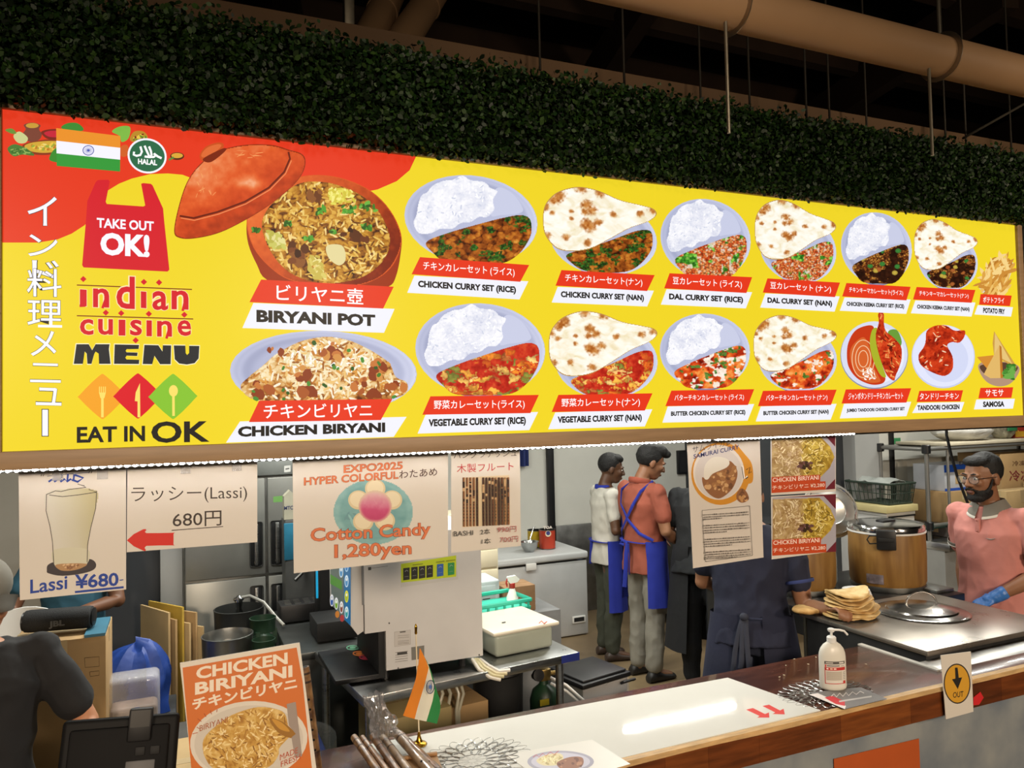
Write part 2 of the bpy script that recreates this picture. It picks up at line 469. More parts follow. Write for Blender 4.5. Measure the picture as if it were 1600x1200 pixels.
# dark partition and grey post left of the fridge
p0 = atY(120, 900, 5.3); p1 = atY(252, 900, 5.3)
struct('wall_partition', MB().box((p0.x - .1, 5.3, 0), (p1.x, 5.36, 2.72)), DARKP)
p0 = atY(250, 900, 5.2); p1 = atY(286, 900, 5.2)
struct('trim_3', MB().box((p0.x, 5.2, 0), (p1.x, 5.32, 2.72), r=.01), GREYP)
# panel joint strips and steel splash back on the back wall
p = atY(860, 760, YB - .02)
struct('trim_4', MB().box((p.x - .035, YB - .05, 0), (p.x + .035, YB, 2.6), r=.008), BLACKP)
p = atY(1394, 740, YR - .01)
struct('trim_5', MB().box((p.x - .02, YR - .03, 0), (p.x + .02, YR, 2.6), r=.005), BLACKP)
p0 = atY(868, 822, YB - .02); p1 = atY(1090, 830, YB - .02)
struct('trim_6', MB().box((p0.x, YB - .03, .0), (p1.x, YB, p0.z), r=.004), STEELD)
# hall overhead: dark soffit, joists, far wall
struct('ceiling_hall', MB().box((-4, -3.5, 5.2), (12, 9.5, 5.3)), DARKC)
struct('wall_far', MB().box((-4, 9.4, 2.9), (12, 9.5, 5.2)), DARKC)
JO = pm('dark_joist_paint', '4a3728', .85, var=.2, scale=2)
for i, y in enumerate((3.6, 4.7, 5.8, 6.9, 8.0)):
    j = tag(MB().box((-3.5, y, 4.85), (11.5, y + .10, 5.2)).build('ceiling_joist', JO), None, None, kind='structure')
    j.name = 'trim_joist'
for i, x in enumerate((.2, 2.6, 5.0, 7.4)):
    a = V((x, 3.2, 4.6)); b = V((x + 1.5, 9.2, 4.6)); d = (b - a).normalized(); n = V((d.y, -d.x, 0)) * .06
    tag(MB().prism([a - n, a + n, a + n + V((0, 0, .3)), a - n + V((0, 0, .3))], b - a).build('trim_joist', JO), None, None, kind='structure')
# beige beam behind the top of the hedge
q0 = atY(350, 5, 2.9); q1 = atY(350, -12, 2.9)
struct('trim_7', MB().box((-2.6, 2.84, q0.z - .35), (8.5, 2.96, q0.z - .02), r=.006), BEAM)
# wall under the counter
MOTT = pm('mottled_grey_wall', '878c8c', .75, var=.2, scale=3.4, col2='566270')
struct('wall_front', MB().box((-2.6, 2.09, 0), (6.0, 2.16, .93)), MOTT)
# kitchen tube lamps
LAMPB = pm('lamp_tube_glass', 'ffffff', .3, emit=9, var=.0)
LAMPH = pm('lamp_housing', 'e6e6e2', .5, var=.02)
wh = ['beside the sign over the counter', 'over the tandoor worktop', 'over the chest freezer and back wall', 'over the left side of the kitchen', 'over the storage rack', 'over the fridge aisle', 'over the men in blue aprons']
for i, (x, y, k) in enumerate(TUBES):
    t = thing('ceiling_lamp', (x, y, KZ), 'white tube lamp on the kitchen ceiling ' + wh[i], 'lamp', 'kitchen ceiling lamps')
    MB().box((x - .62, y - .07, KZ - .05), (x + .62, y + .07, KZ), r=.008).build('housing', LAMPH, t)
    MB().cyl((x - .58, y, KZ - .066), (x + .58, y, KZ - .066), .013, n=10).build('tube', LAMPB, t)
# ------------------------------------------------------------------ the big backlit menu sign
D = 2.1
XL, XR, ZB, ZT, XS = -.3744, 3.2426, CZ - .0707, CZ + .7323, 1.4393
YEL = 'ecd328'; RED = 'e23a1f'; WHT = 'eef0fb'; INK = '26221e'
sign = thing('menu_sign', ((XL + XR) / 2, D, ZB), 'long yellow backlit menu sign board of indian dishes over the counter', 'sign')
MB().box((XL - .02, D + .006, ZB - .03), (XR + .02, D + .13, ZT + .03), r=.004).build('light_box', pm('sign_housing', '6d5a45', .6), sign)
def panel(x0, x1):
    m = MB(); m.box((x0, D, ZB), (x1, D + .005, ZT), col=lin(YEL)); return m.build('panel', LIT, sign, smooth=0)
panel(XL, XS - .0008); panel(XS + .0008, XR)
for nm, a, b in (('frame_bottom', (XL - .03, D - .022, ZB - .042), (XR + .03, D + .13, ZB + .001)), ('frame_top', (XL - .02, D - .012, ZT - .001), (XR + .02, D + .13, ZT + .012)),
                 ('frame_side', (XL - .016, D - .012, ZB), (XL + .001, D + .13, ZT)), ('frame_side', (XR - .001, D - .012, ZB), (XR + .03, D + .13, ZT))):
    MB().box(a, b, r=.003).build(nm, WOODT, sign)
def SA(lay=2): return Art((0, D, 0), (0, -1, 0), lay=lay)
# red field with swooping edge
a = SA(1)
k = K(0, 160, .23335)
pts = [(-1, 166)] + [(-1, 379)] + [(60, 379), (90, 374), (112, 365), (132, 352), (138, 346), (140, 330), (150, 315), (163, 301), (186, 287), (206, 279), (235, 272), (262, 271), (285, 273), (330, 290), (400, 305), (470, 312), (540, 306), (590, 296), (620, 283), (640, 266), (649, 247), (652, 240)]
tl = atY(649, 247, D); 
a.poly([(x, y) for x, y in pts], RED)
a.build('red_field', LIT, sign)
# spice bowls, national flag, halal mark
a = SA(4); k = K(0, 160, .23335)
a.smooth(k((160, 150), (215, 135), (270, 152), (262, 180), (280, 215), (262, 250), (215, 265), (170, 250), (150, 215), (172, 180)), '7c4434')
a.ell(*k((216, 155))[0], 10, 4, 'c79a3a'); a.smooth(k((90, 225), (130, 195), (185, 235), (170, 270), (120, 270)), 'c9cc8c')
a.smooth(k((35, 185), (80, 175), (110, 205), (80, 210)), '6b8f3a')
a.smooth(k((150, 290), (230, 260), (380, 250), (400, 330), (300, 352), (190, 340)), '8a3a1e')
a.smooth(k((165, 290), (240, 265), (390, 262), (390, 320), (300, 338), (200, 325)), 'd0a63a')
a.grains(k((170, 280), (380, 265), (385, 320), (210, 322)), 40, 7, 3, ['e8c54a', '9aa83a', 'c07a2a', 'e8d27a'], 3)
a.smooth(k((275, 200), (330, 180), (400, 185), (400, 240), (320, 245)), '7c2a1e'); a.smooth(k((295, 205), (340, 190), (400, 195), (400, 230), (330, 230)), 'c5283a')
a.smooth(k((50, 310), (100, 280), (180, 310), (230, 355), (150, 350), (90, 360)), '4c7a34'); a.grains(k((60, 310), (180, 300), (220, 350), (80, 355)), 30, 9, 1.6, ['3a6a2a', '8fb05a'], 5)
a.smooth(k((410, 170), (450, 140), (520, 140), (560, 185), (480, 195)), '3f8a34'); a.smooth(k((750, 195), (800, 162), (870, 165), (860, 240), (815, 265), (800, 225)), '7fb848')
a.smooth(k((870, 240), (900, 195), (960, 195), (990, 235), (960, 265), (890, 265)), 'b98a2c'); a.grains(k((875, 235), (960, 195), (985, 240), (900, 265)), 26, 4, 3, ['e8c54a', '7a2a1a', '6a8a2a'], 8)
a.smooth(k((330, 370), (370, 310), (430, 330), (430, 400), (350, 395)), '3a8a30')
a.ell(*k((1186, 360))[0], 11, 6, '5a2a18'); a.ell(*k((1186, 356))[0], 9, 4, 'd9a63a'); a.line(k((1130, 385), (1165, 368)), 3, '5f8a3a')
a.smooth(k((805, 300), (850, 285), (870, 340), (830, 365), (805, 350)), 'd0602a')
fl = k((376, 172), (806, 225), (804, 463), (380, 425))
def fy(u, v): 
    x = (fl[0][0] * (1 - v) + fl[3][0] * v) * (1 - u) + (fl[1][0] * (1 - v) + fl[2][0] * v) * u
    y = (fl[0][1] * (1 - v) + fl[3][1] * v) * (1 - u) + (fl[1][1] * (1 - v) + fl[2][1] * v) * u
    return (x, y)
for i, c in enumerate(('e8912c', 'f2f2ff', '35983a')): a.poly([fy(0, i / 3), fy(1, i / 3), fy(1, (i + 1) / 3), fy(0, (i + 1) / 3)], c)
c = fy(.5, .5); a.ring(c[0], c[1], 9, 8, 1.1, '2a3a9a'); a.ell(c[0], c[1], 1.8, 1.6, '2a3a9a')
for i in range(24): t = pi * i / 12; a.line([c, (c[0] + 8 * cos(t), c[1] + 7 * sin(t))], .35, '4a58b0')
c = k((985, 358))[0]; a.ell(*c, 30.5, 27.5, 'f2f2fa', skew=.06); a.ell(*c, 27.5, 24.5, '2f6a48', skew=.06)
a.text('HALAL', k((924, 412))[0], k((1052, 422))[0], 8.5, 'ffffff', .04)
for ln in (((898, 330), (895, 350), (915, 358), (940, 352), (950, 330), (940, 295)), ((968, 290), (985, 330), (1000, 362), (1015, 352), (1010, 325), (998, 295)), ((968, 362), (1000, 366), (1030, 365), (1048, 352), (1030, 342), (1056, 362), (1082, 374))):
    a.line(bez([*k(*ln), *reversed(k(*ln))], 3)[:3 * len(ln)] if 0 else k(*ln), 3.4, 'ffffff')
a.build('flag_and_halal_print', LIT, sign)
# vertical title
a = SA(3)
for ch, (x, y, wd, h) in zip('インド料理メ二ュ', ((43, 352, 46, 46), (44, 400, 46, 34), (50, 450, 42, 44), (42, 463, 54, 44), (43, 511, 54, 43), (48, 556, 40, 40), (47, 597, 48, 30), (56, 633, 40, 28))):
    a.text(ch, (x, y), (x + wd, y + 1), h, 'f4f4ff', .004, outline=INK, ow=.014)
a.text('I', (66, 681), (75, 681), 41, 'f4f4ff', 0, outline=INK, ow=.03)
a.build('vertical_title', LIT, sign)
# take-out bag
a = SA(3); k = K(0, 160, .23335)
a.poly(k((655, 520), (725, 518), (735, 530), (708, 665), (715, 680), (960, 697), (972, 690), (945, 545), (960, 540), (1010, 545), (1022, 556), (1092, 710), (1100, 800), (1134, 1120), (1122, 1133), (560, 1105), (550, 1090), (578, 760), (585, 660), (640, 535)), 'd3202c')
a.text('TAKE OUT', k((648, 838))[0], k((1030, 862))[0], 15.5, 'f4f4ff', .03)
a.text('OK!', k((672, 1022))[0], k((1002, 1038))[0], 36, 'f4f4ff', .045)
a.build('take_out_mark', LIT, sign)
# indian cuisine menu
a = SA(3); k = K(0, 400, .26667)
a.line(k((450, 170), (1125, 196)), 1.6, '7a1e14'); a.line(k((450, 350), (1132, 369)), 1.6, '7a1e14')
for (x, y) in ((488, 135), (843, 152), (932, 155), (620, 332), (710, 335), (872, 339), (1080, 344), (795, 494)):
    q = k((x - 19, y), (x, y - 18), (x + 19, y), (x, y + 18)); a.poly(q, 'd3202c')
for ch, x0, x1, yb, h in (('ı', 468, 508, 292, 26), ('n', 545, 640, 300, 30), ('d', 682, 790, 308, 51), ('ı', 825, 858, 304, 26), ('a', 892, 985, 316, 30), ('n', 1005, 1105, 312, 30)):
    a.text(ch, k((x0, yb))[0], k((x1, yb + 3))[0], h, 'd3202c', .02, outline='f6e5b0', ow=.03)
for ch, x0, x1, yb in (('c', 468, 548, 462), ('u', 575, 662, 462), ('ı', 695, 735, 466), ('s', 762, 832, 466), ('ı', 858, 890, 470), ('n', 920, 1008, 472), ('e', 1040, 1120, 468)):
    a.text(ch, k((x0, yb))[0], k((x1, yb + 1))[0], 25, 'd3202c', .02, outline='f6e5b0', ow=.03)
for x0, y0, x1, y1 in ((620, 250, 600, 306), (500, 290, 466, 292), (1085, 262, 1070, 322), (990, 430, 975, 484)):
    a.line(k((x0, y0), (x1, y1)), 4, 'd3202c')
MENU = (((432, 632), (448, 517), (520, 517), (540, 552), (560, 517), (642, 517), (638, 545), (648, 632), (580, 632), (578, 572), (560, 560), (552, 575), (536, 632), (512, 632), (508, 572), (496, 560), (486, 632)),
        ((668, 632), (672, 518), (815, 521), (812, 545), (742, 546), (736, 556), (742, 564), (806, 566), (804, 586), (742, 584), (734, 596), (742, 606), (816, 608), (814, 633)),
        ((836, 633), (846, 521), (928, 523), (952, 560), (954, 523), (1003, 524), (1000, 634), (938, 634), (905, 585), (892, 634)),
        ((1018, 524), (1086, 525), (1088, 568), (1096, 580), (1108, 568), (1108, 526), (1168, 527), (1164, 600), (1140, 628), (1095, 636), (1050, 630), (1024, 605)))
for q in MENU:
    cx = sum(p[0] for p in q) / len(q); cy = sum(p[1] for p in q) / len(q); a.poly(k(*[(cx + (x - cx) * 1.05, cy + (y - cy) * 1.09) for x, y in q]), 'f6f0c8'); a.poly(k(*q), '2a2c2e')
for cx, cc in ((600, 'f0a22a'), (808, 'd8202a'), (1014, '86c034')):
    cy = 823 if cx != 808 else 820
    a.smooth(k((cx - 20, cy - 120), (cx + 20, cy - 120), (cx + 130, cy - 15), (cx + 130, cy + 10), (cx + 20, cy + 120), (cx - 20, cy + 120), (cx - 132, cy + 15), (cx - 132, cy - 10)), cc, 3)
y = 'f3dc6a'
a.line(k((600, 830), (600, 945)), 4, y); a.poly(k((580, 800), (620, 800), (612, 832), (600, 838), (588, 832)), y)
for x in (583, 594, 606, 617): a.line(k((x, 765), (x, 805)), 1.4, y)
a.poly(k((820, 745), (822, 945), (806, 945), (806, 852), (790, 850), (795, 800)), y)
a.ell(*k((1016, 790))[0], 7, 9, y); a.line(k((1016, 815), (1017, 937)), 4, y)
a.text('EAT IN', k((450, 1095))[0], k((850, 1085))[0], 25, INK, .03)
a.text('OK', k((886, 1097))[0], k((1228, 1090))[0], 34, INK, .03)
a.build('cuisine_title', LIT, sign)

# ---- dish pictures
def fmap(box, tb, skew=0):
    (x0, y0, x1, y1), (a0, b0, a1, b1) = box, tb; xc = (x0 + x1) / 2
    def f(*p):
        o = []
        for x, y in p:
            X = x0 + (x - a0) / (a1 - a0) * (x1 - x0); o.append((X, y0 + (y - b0) / (b1 - b0) * (y1 - y0) - skew * (X - xc)))
        return o
    return f
P1, P2, P3 = 'a9afcb', 'bcc1dd', 'cdd1ea'
def elp(cx, cy, rx, ry, sk=0, n=48, rot=0):
    return [(cx + rx * cos(2 * pi * i / n) * cos(rot) - ry * sin(2 * pi * i / n) * sin(rot), cy + ry * sin(2 * pi * i / n) * cos(rot) + rx * cos(2 * pi * i / n) * (sin(rot) + sk)) for i in range(n)]
def plate(a, cx, cy, rx, ry, sk, tint=('8e94b4', 'a4aac8', 'bcc1dc', 'd4d8ee')):
    a.ell(cx, cy + ry * .07, rx * .84, ry * .98, '7a80a0', skew=sk); a.ell(cx, cy, rx, ry, 'b9bed8', skew=sk)
    def f(x, y):
        u = (x - cx) / rx; v = (y - cy - sk * (x - cx)) / ry; r = np.hypot(u, v); t = .58 + .22 * (v * .4 + u * .6) + .10 * sst(.97, .9, r) * sst(.8, .88, r) - .22 * sst(.70, .82, r) * sst(.90, .84, r) + .22 * sst(.93, .98, r)
        return ramp(t, tint)
    a.field(elp(cx, cy, rx * .992, ry * .99, sk), f, 1.3)
def rice_fn(sc, sd):
    def f(x, y):
        x, y = x / sc, y / sc; n = fbm(x / 16, y / 16, sd, 4); d1, d2, c = vor(x / 3.6 + 1.5 * n, y / 3.0, sd + 2); t = .30 + .75 * n + .16 * (c - .5) - .22 * sst(.5, .9, d1)
        return ramp(t, ['aab0ca', 'c6cbe0', 'dde0ee', 'f0f1f8', 'fdfdff'])
    return f
def curry_fn(kind, sc, sd):
    def f(x, y):
        x, y = x / sc, y / sc; n = fbm(x / 20, y / 16, sd, 4); m = fbm(x / 7, y / 7, sd + 5, 3)
        if kind == 'chicken':
            d1, d2, c = vor(x / 9 + n, y / 7 + n, sd); col = ramp(.15 + .7 * m + .3 * (c - .5) - .35 * sst(.45, .9, d1), ['2e1408', '6a300e', 'a2561a', 'c87c2a', 'e8b050']); e1, e2, g = vor(x / 4, y / 3.4, sd + 9)
            return mix(col, pick(g, ['1e3c14', '2c561c', '3f7a28', '4c6a20']) * (1.1 - .6 * e1)[:, None], sst(.54, .62, fbm(x / 13, y / 9, sd + 11, 3)) * sst(.85, .6, e1))
        if kind == 'veg':
            d1, d2, c = vor(x / 16 + 2.2 * m, y / 12 + 2.0 * n, sd); sauce = ramp(.2 + .8 * m, ['6a0e0a', 'a01c12', 'c83420', 'e06a34']); pc = pick((c * 7.3) % 1, ['f0b048', 'e8862c', 'f4cc78', 'd86a24', 'e8a040', '8a8a3a', 'f0bc60', 'c87038']) * (1.12 - .55 * d1 + .25 * (m - .5))[:, None]
            return mix(sauce, pc, sst(.40, .46, c) * sst(.03, .22, d2 - d1))
        if kind == 'dal':
            d1, d2, c = vor(x / 4.6, y / 4.0, sd); col = pick(c, ['d85a28', 'e87c3e', 'f09c5c', 'c8481c', 'e88a4c', 'f0c098']) * (1.15 - .7 * d1)[:, None]; e1, e2, g = vor(x / 7, y / 6, sd + 9); hi = sst(.62, .70, fbm(x / 18 + 3, y / 14, sd + 4, 2))
            col = mix(col, pick(g, ['3f8a26', '6ab83a', '8ad050', '2c6a1c']) * (1.15 - .5 * e1)[:, None], hi); return mix(col, ramp(m, ['d8c8b8', 'f4ece4']), sst(.70, .76, fbm(x / 9 + 7, y / 9, sd + 14, 2)) * .8)
        if kind == 'butter':
            w = fbm(x / 14 + 1.5 * n, y / 14 - 1.2 * n, sd + 2, 4); col = ramp((w - .2) * 1.6, ['5a1008', 'a82810', 'd84e1c', 'ec8434', 'f4b068']); col = mix(col, ramp(m, ['e8d0b8', 'fffaf2']), sst(.60, .66, fbm(x / 17 + 9, y / 12, sd + 7, 3))); e1, e2, g = vor(x / 5, y / 4, sd + 9)
            return mix(col, pick(g, ['3a6a24', '55883a']), sst(.68, .74, fbm(x / 11 + 4, y / 9, sd + 17, 2)) * .9)
        d1, d2, c = vor(x / 6, y / 5, sd); col = ramp(.1 + .5 * m, ['140805', '2c140a', '4a2412', '7a4420']); pc = pick((c * 5.1) % 1, ['8a4a1c', 'b0702c', 'c88a3c', '6a3416']) * (1.15 - .7 * d1)[:, None]; col = mix(col, pc, sst(.50, .58, n) * sst(.04, .12, d2 - d1))
        e1, e2, g = vor(x / 22, y / 18, sd + 9); return mix(col, pick(g, ['c02818', 'c89c34', '9a4a20', '3a7a34', 'a05c2c', 'b8a040']) * (1.1 - .5 * e1)[:, None], sst(.42, .34, e1) * sst(.45, .5, g))
    return f
def rice_dish(box, kind, seed, skew=0):
    a = SA(3); f = fmap(box, (45, 90, 840, 615), skew); sc = (box[2] - box[0]) / 208
    cx, cy = f((442, 352))[0]; rx = (box[2] - box[0]) / 2; ry = (box[3] - box[1]) / 2; sk = .07 - skew; plate(a, cx, cy, rx, ry, sk)
    a.smooth(f((590, 170), (680, 190), (745, 270), (740, 310), (620, 325), (560, 320)), 'c6cbe4')
    rp = f((130, 250), (150, 205), (180, 190), (215, 150), (280, 122), (330, 118), (390, 92), (440, 118), (520, 130), (560, 165), (600, 185), (572, 235), (580, 290), (540, 335), (490, 335), (440, 365), (380, 372), (330, 405), (260, 405), (200, 432), (130, 430), (100, 370), (118, 320))
    a.field(bez(rp, 4), rice_fn(sc, seed)); a.grains(bez(rp, 3), 70, 6.5 * sc, 2.0 * sc, ['ffffff', 'f6f7fc', 'ccd2e4', 'fbfbff'], seed + 1)
    q = f((175, 485), (300, 432), (500, 375), (640, 340), (740, 325), (795, 350), (802, 430), (770, 500), (720, 560), (640, 605), (520, 612), (300, 600), (220, 550)); a.smooth(q, '5a2a10', 5); a.field(bez(q, 5), curry_fn(kind, sc, seed + 2))
    return a
def naan_fn(f, sc, sd):
    sp = [(f((x, y))[0], r * sc) for x, y, r in ((1130, 268, 9), (1165, 300, 8), (1120, 310, 6), (1125, 380, 9), (1155, 398, 10), (1200, 372, 7), (965, 215, 11), (935, 240, 9), (1100, 168, 9), (1215, 192, 9), (1040, 305, 4), (1290, 325, 6), (1450, 320, 6), (1040, 350, 4), (900, 455, 7), (1140, 495, 7), (1010, 460, 6), (930, 315, 5), (890, 280, 7), (1530, 300, 9))]
    def g(x, y):
        u, v = x / sc, y / sc; w = fbm(u / 26, v / 18, sd, 3); m = fbm(u / 12 + 2 * w, v / 7 + 3 * w, sd + 4, 4); t = .25 + .95 * m; col = ramp(t, ['c8ac68', 'dfcd98', 'f0e6c8', 'faf5e6', 'fffdf6']); q = fbm(u / 3.5, v / 3.5, sd + 8, 2)
        for (cx, cy), r in sp: col = mix(col, ramp(q, ['8a4414', 'b86c28', 'd89850']), .9 * sst(1.35, .35, np.hypot(x - cx, (y - cy) * 1.15) / r + .8 * (q - .5)))
        return col
    return g
def naan_dish(box, kind, seed, skew=0):
    a = SA(3); f = fmap(box, (872, 160, 1550, 680), skew); sc = (box[2] - box[0]) / 178; sk = .07 - skew
    cx, cy = f((1232, 470))[0]; r0 = f((917, 0), (1550, 0)); rx = (r0[1][0] - r0[0][0]) / 2; ry = (box[3] - box[1]) * .42; plate(a, cx, cy, rx, ry, sk)
    q = f((1015, 565), (1150, 522), (1300, 470), (1420, 425), (1500, 420), (1522, 460), (1512, 540), (1450, 620), (1370, 665), (1240, 672), (1120, 660), (1050, 620)); a.smooth(q, '5a2a10', 5); a.field(bez(q, 5), curry_fn(kind, sc * .8, seed + 2))
    rp = f((875, 400), (880, 285), (930, 212), (1000, 175), (1090, 160), (1200, 182), (1330, 238), (1450, 268), (1525, 290), (1546, 325), (1500, 365), (1380, 410), (1250, 482), (1150, 530), (1050, 545), (960, 530), (900, 470)); a.smooth(rp, 'b8904c', 5); cx2 = sum(p[0] for p in rp) / len(rp); cy2 = sum(p[1] for p in rp) / len(rp)
    a.field([(cx2 + (x - cx2) * .985, cy2 + (y - cy2) * .975) for x, y in bez(rp, 5)], naan_fn(f, sc, seed))
    return a
def label(q, w, jp, en, ju=(.09, .93), eu=(.08, .95), eb=.05, jh=.56, eh=.5):
    a = SA(80)
    def at(P, u, v):
        tl, tr, br, bl = P; x = lambda i: (tl[i] * (1 - u) + tr[i] * u) * (1 - v) + (bl[i] * (1 - u) + br[i] * u) * v
        return (x(0), x(1))
    a.poly(w, 'eceef8'); a.poly(q, RED)
    H = q[3][1] - q[0][1]; a.text(jp, at(q, ju[0], .5 + jh / 2), at(q, ju[1], .5 + jh / 2), H * jh, 'ffffff', .008)
    H = w[3][1] - w[0][1]; a.text(en, at(w, eu[0], .5 + eh / 2), at(w, eu[1], .5 + eh / 2), H * eh, INK, eb)
    a.build('name_label', LIT, sign, 'red and white printed label reading ' + en)
k5, k6, k7, k8, k9, k10, k3, k4 = K(620, 250, .2625), K(640, 460, .25), K(1020, 300, .1875), K(1020, 480, .1875), K(1300, 310, .1875), K(1300, 480, .1875), K(260, 200, .26667), K(340, 470, .2125)
for fn, box, kd, sd, sk, lb in (
    (rice_dish, (632, 274, 840, 413), 'chicken', 11, 0, 'printed plate of rice with chicken curry'), (naan_dish, (848, 292, 1027, 428), 'chicken', 12, 0, 'printed naan over a plate of chicken curry'),
    (rice_dish, (649, 474, 852, 619), 'veg', 13, .04, 'printed plate of rice with vegetable curry'), (naan_dish, (857, 484, 1028, 621), 'veg', 14, .06, 'printed naan over a plate of vegetable curry'),
    (rice_dish, (1032, 311, 1173, 436), 'dal', 15, 0, 'printed plate of rice with bean curry'), (naan_dish, (1179, 313, 1307, 440), 'dal', 16, -.04, 'printed naan over a plate of bean curry'),
    (rice_dish, (1031, 490, 1172, 608), 'butter', 17, .05, 'printed plate of rice with butter chicken curry'), (naan_dish, (1177, 491, 1308, 610), 'butter', 18, .05, 'printed naan over a plate of butter chicken'),
    (rice_dish, (1314, 332, 1425, 444), 'keema', 19, 0, 'printed plate of rice with dark keema curry'), (naan_dish, (1428, 343, 1528, 451), 'keema', 20, -.04, 'printed naan over a plate of keema curry')):
    fn(box, kd, sd, sk).build('dish_picture', LIT, sign, lb)
# biryani pot with lid
a = SA(3); k = k3
a.smooth(k((470, 560), (500, 440), (600, 350), (760, 290), (900, 275), (1050, 300), (1200, 370), (1310, 480), (1375, 620), (1372, 740), (1345, 870), (1300, 930), (1150, 960), (800, 950), (590, 890), (530, 800), (480, 680)), '9a3210', 4)
a.smooth(k((470, 560), (500, 440), (600, 350), (760, 290), (900, 275), (1050, 300), (1200, 370), (1310, 480), (1370, 600), (1375, 690), (1330, 800), (1240, 880), (1100, 925), (900, 920), (720, 890), (600, 810), (510, 700)), 'd4561e', 4)
ri = k((560, 580), (590, 480), (680, 390), (780, 325), (900, 315), (1020, 340), (1150, 400), (1250, 500), (1305, 620), (1300, 720), (1240, 810), (1130, 880), (960, 910), (820, 890), (700, 830), (610, 720))
def potf(x, y):
    cx, cy = k((925, 600))[0]; n = fbm(x / 9, y / 9, 4, 3); t = .40 + .35 * (cx - x) / 120 + .35 * (cy - y) / 90 * .6 + .3 * (n - .5); return ramp(t, ['7a220a', 'a83c12', 'cc5220', 'e0682c', 'ec8444'])
a.field(bez(k((475, 560), (505, 445), (600, 355), (760, 295), (900, 280), (1050, 305), (1200, 375), (1305, 480), (1365, 600), (1370, 690), (1325, 795), (1240, 875), (1100, 920), (900, 915), (720, 885), (600, 805), (515, 700)), 4), potf, 1.2)
a.smooth(ri, '4a2008', 4); RI = bez(ri, 4)
def birf(x, y):
    n = fbm(x / 22, y / 18, 3, 4); d1, d2, c = vor(x / 8 + 2 * n, y / 6, 5); return ramp(.1 + .75 * n + .3 * (c - .5) - .35 * sst(.4, .9, d1), ['2a1006', '6a3810', 'a86c1e', 'd09a38', 'e8c468', 'f0da94'])
a.field(RI, birf)
a.grains(RI, 420, 13, 2.8, ['e0b858', 'c8922e', 'f0d488', 'a8701e', 'e8c870', 'd8a848', '6a3c14'], 32)
a.blobs(k((680, 660), (820, 640), (860, 760), (780, 830), (700, 800)), 14, 11, ['5a2e14', '7a4220', '3a1c0c', '8a5428'], 33); a.blobs(k((1000, 590), (1100, 570), (1220, 640), (1160, 690), (1020, 640)), 12, 10, ['5a2e14', '6a3418', '3a1c0c'], 34)
a.blobs(k((800, 370), (920, 350), (930, 420), (820, 450)), 8, 9, ['6a3a1c', '8a5428'], 35); a.grains(k((570, 600), (680, 590), (700, 720), (600, 720)), 40, 12, 5, ['c8c460', 'b8b04a', 'e0d890'], 36)
a.grains(k((930, 340), (1090, 350), (1120, 440), (960, 450)), 60, 12, 4, ['e0d85a', 'd0c040', 'f0e880'], 37); a.smooth(k((940, 690), (1030, 690), (1050, 770), (1010, 805), (950, 760)), 'e0d49a'); a.grains(k((830, 740), (910, 730), (940, 890), (830, 880)), 40, 14, 5, ['d8c868', 'c8b450', 'e8dc90'], 38)
for q in (((860, 440), (950, 430), (950, 500), (870, 520)), ((1010, 450), (1120, 440), (1120, 510), (1030, 510)), ((1110, 410), (1240, 440), (1240, 510), (1130, 480)), ((680, 540), (740, 540), (740, 580), (690, 580)), ((790, 630), (870, 630), (860, 670), (800, 670)), ((940, 590), (1000, 580), (1000, 630), (950, 620)), ((1130, 550), (1220, 570), (1200, 610), (1140, 600)), ((490, 580), (560, 580), (550, 620), (500, 615))):
    a.blobs(k(*q), 12, 5.5, ['3a7a24', '4f9a30', '2a5a1a', '6ab040'], int(q[0][0]), .5)
lid = k((45, 600), (80, 430), (130, 300), (210, 200), (320, 130), (470, 98), (620, 100), (720, 128), (790, 150), (815, 190), (800, 260), (740, 340), (620, 440), (480, 530), (320, 610), (180, 645), (80, 645))
a.smooth(lid, '8a2c0c', 5); lc = k((430, 370))[0]
def lidf(x, y):
    u, v = (x - 260) / .26667, (y - 200) / .26667; r = (u - 400) * .5 + (v - 330) * .85; n = fbm(x / 11, y / 11, 6, 3); t = .50 - r / 900 + .30 * (n - .5); t = t + .38 * np.exp(-(((u - 490) / 85) ** 2 + ((v - 325) / 42) ** 2)) + .16 * np.exp(-(((u - 240) / 120) ** 2 + ((v - 300) / 120) ** 2)); return ramp(t, ['6a1a08', 'a0300e', 'c84418', 'dc5a26', 'e88450', 'f4c8a8'])
a.field([(lc[0] + (x - lc[0]) * .985, lc[1] + (y - lc[1]) * .98) for x, y in bez(lid, 5)], lidf, 1.1)
a.line(k((78, 515), (160, 528), (300, 492), (460, 432), (600, 350), (690, 258), (724, 180), (715, 140)), 3, '6a1c08'); a.line(k((84, 527), (164, 541), (304, 505), (465, 445), (606, 362), (698, 268), (733, 190)), 1.6, 'e88450')
a.grains(k((150, 250), (300, 200), (300, 400), (150, 420)), 14, 12, 1.2, ['f0a060', 'e88a50'], 41, 1.7); a.grains(k((380, 130), (600, 120), (600, 170), (400, 180)), 10, 14, 1.2, ['f0a060', 'e88a50'], 42, .1)
a.smooth(k((195, 160), (230, 110), (300, 85), (335, 95), (325, 130), (280, 170), (215, 195)), 'c8501e'); a.smooth(k((205, 155), (240, 115), (300, 95), (322, 105), (280, 145), (220, 172)), 'dc6a34'); a.smooth(k((215, 180), (330, 120), (345, 135), (260, 200)), '7a260e')
a.build('dish_picture', LIT, sign, 'printed clay pot of biryani with its lid ajar')
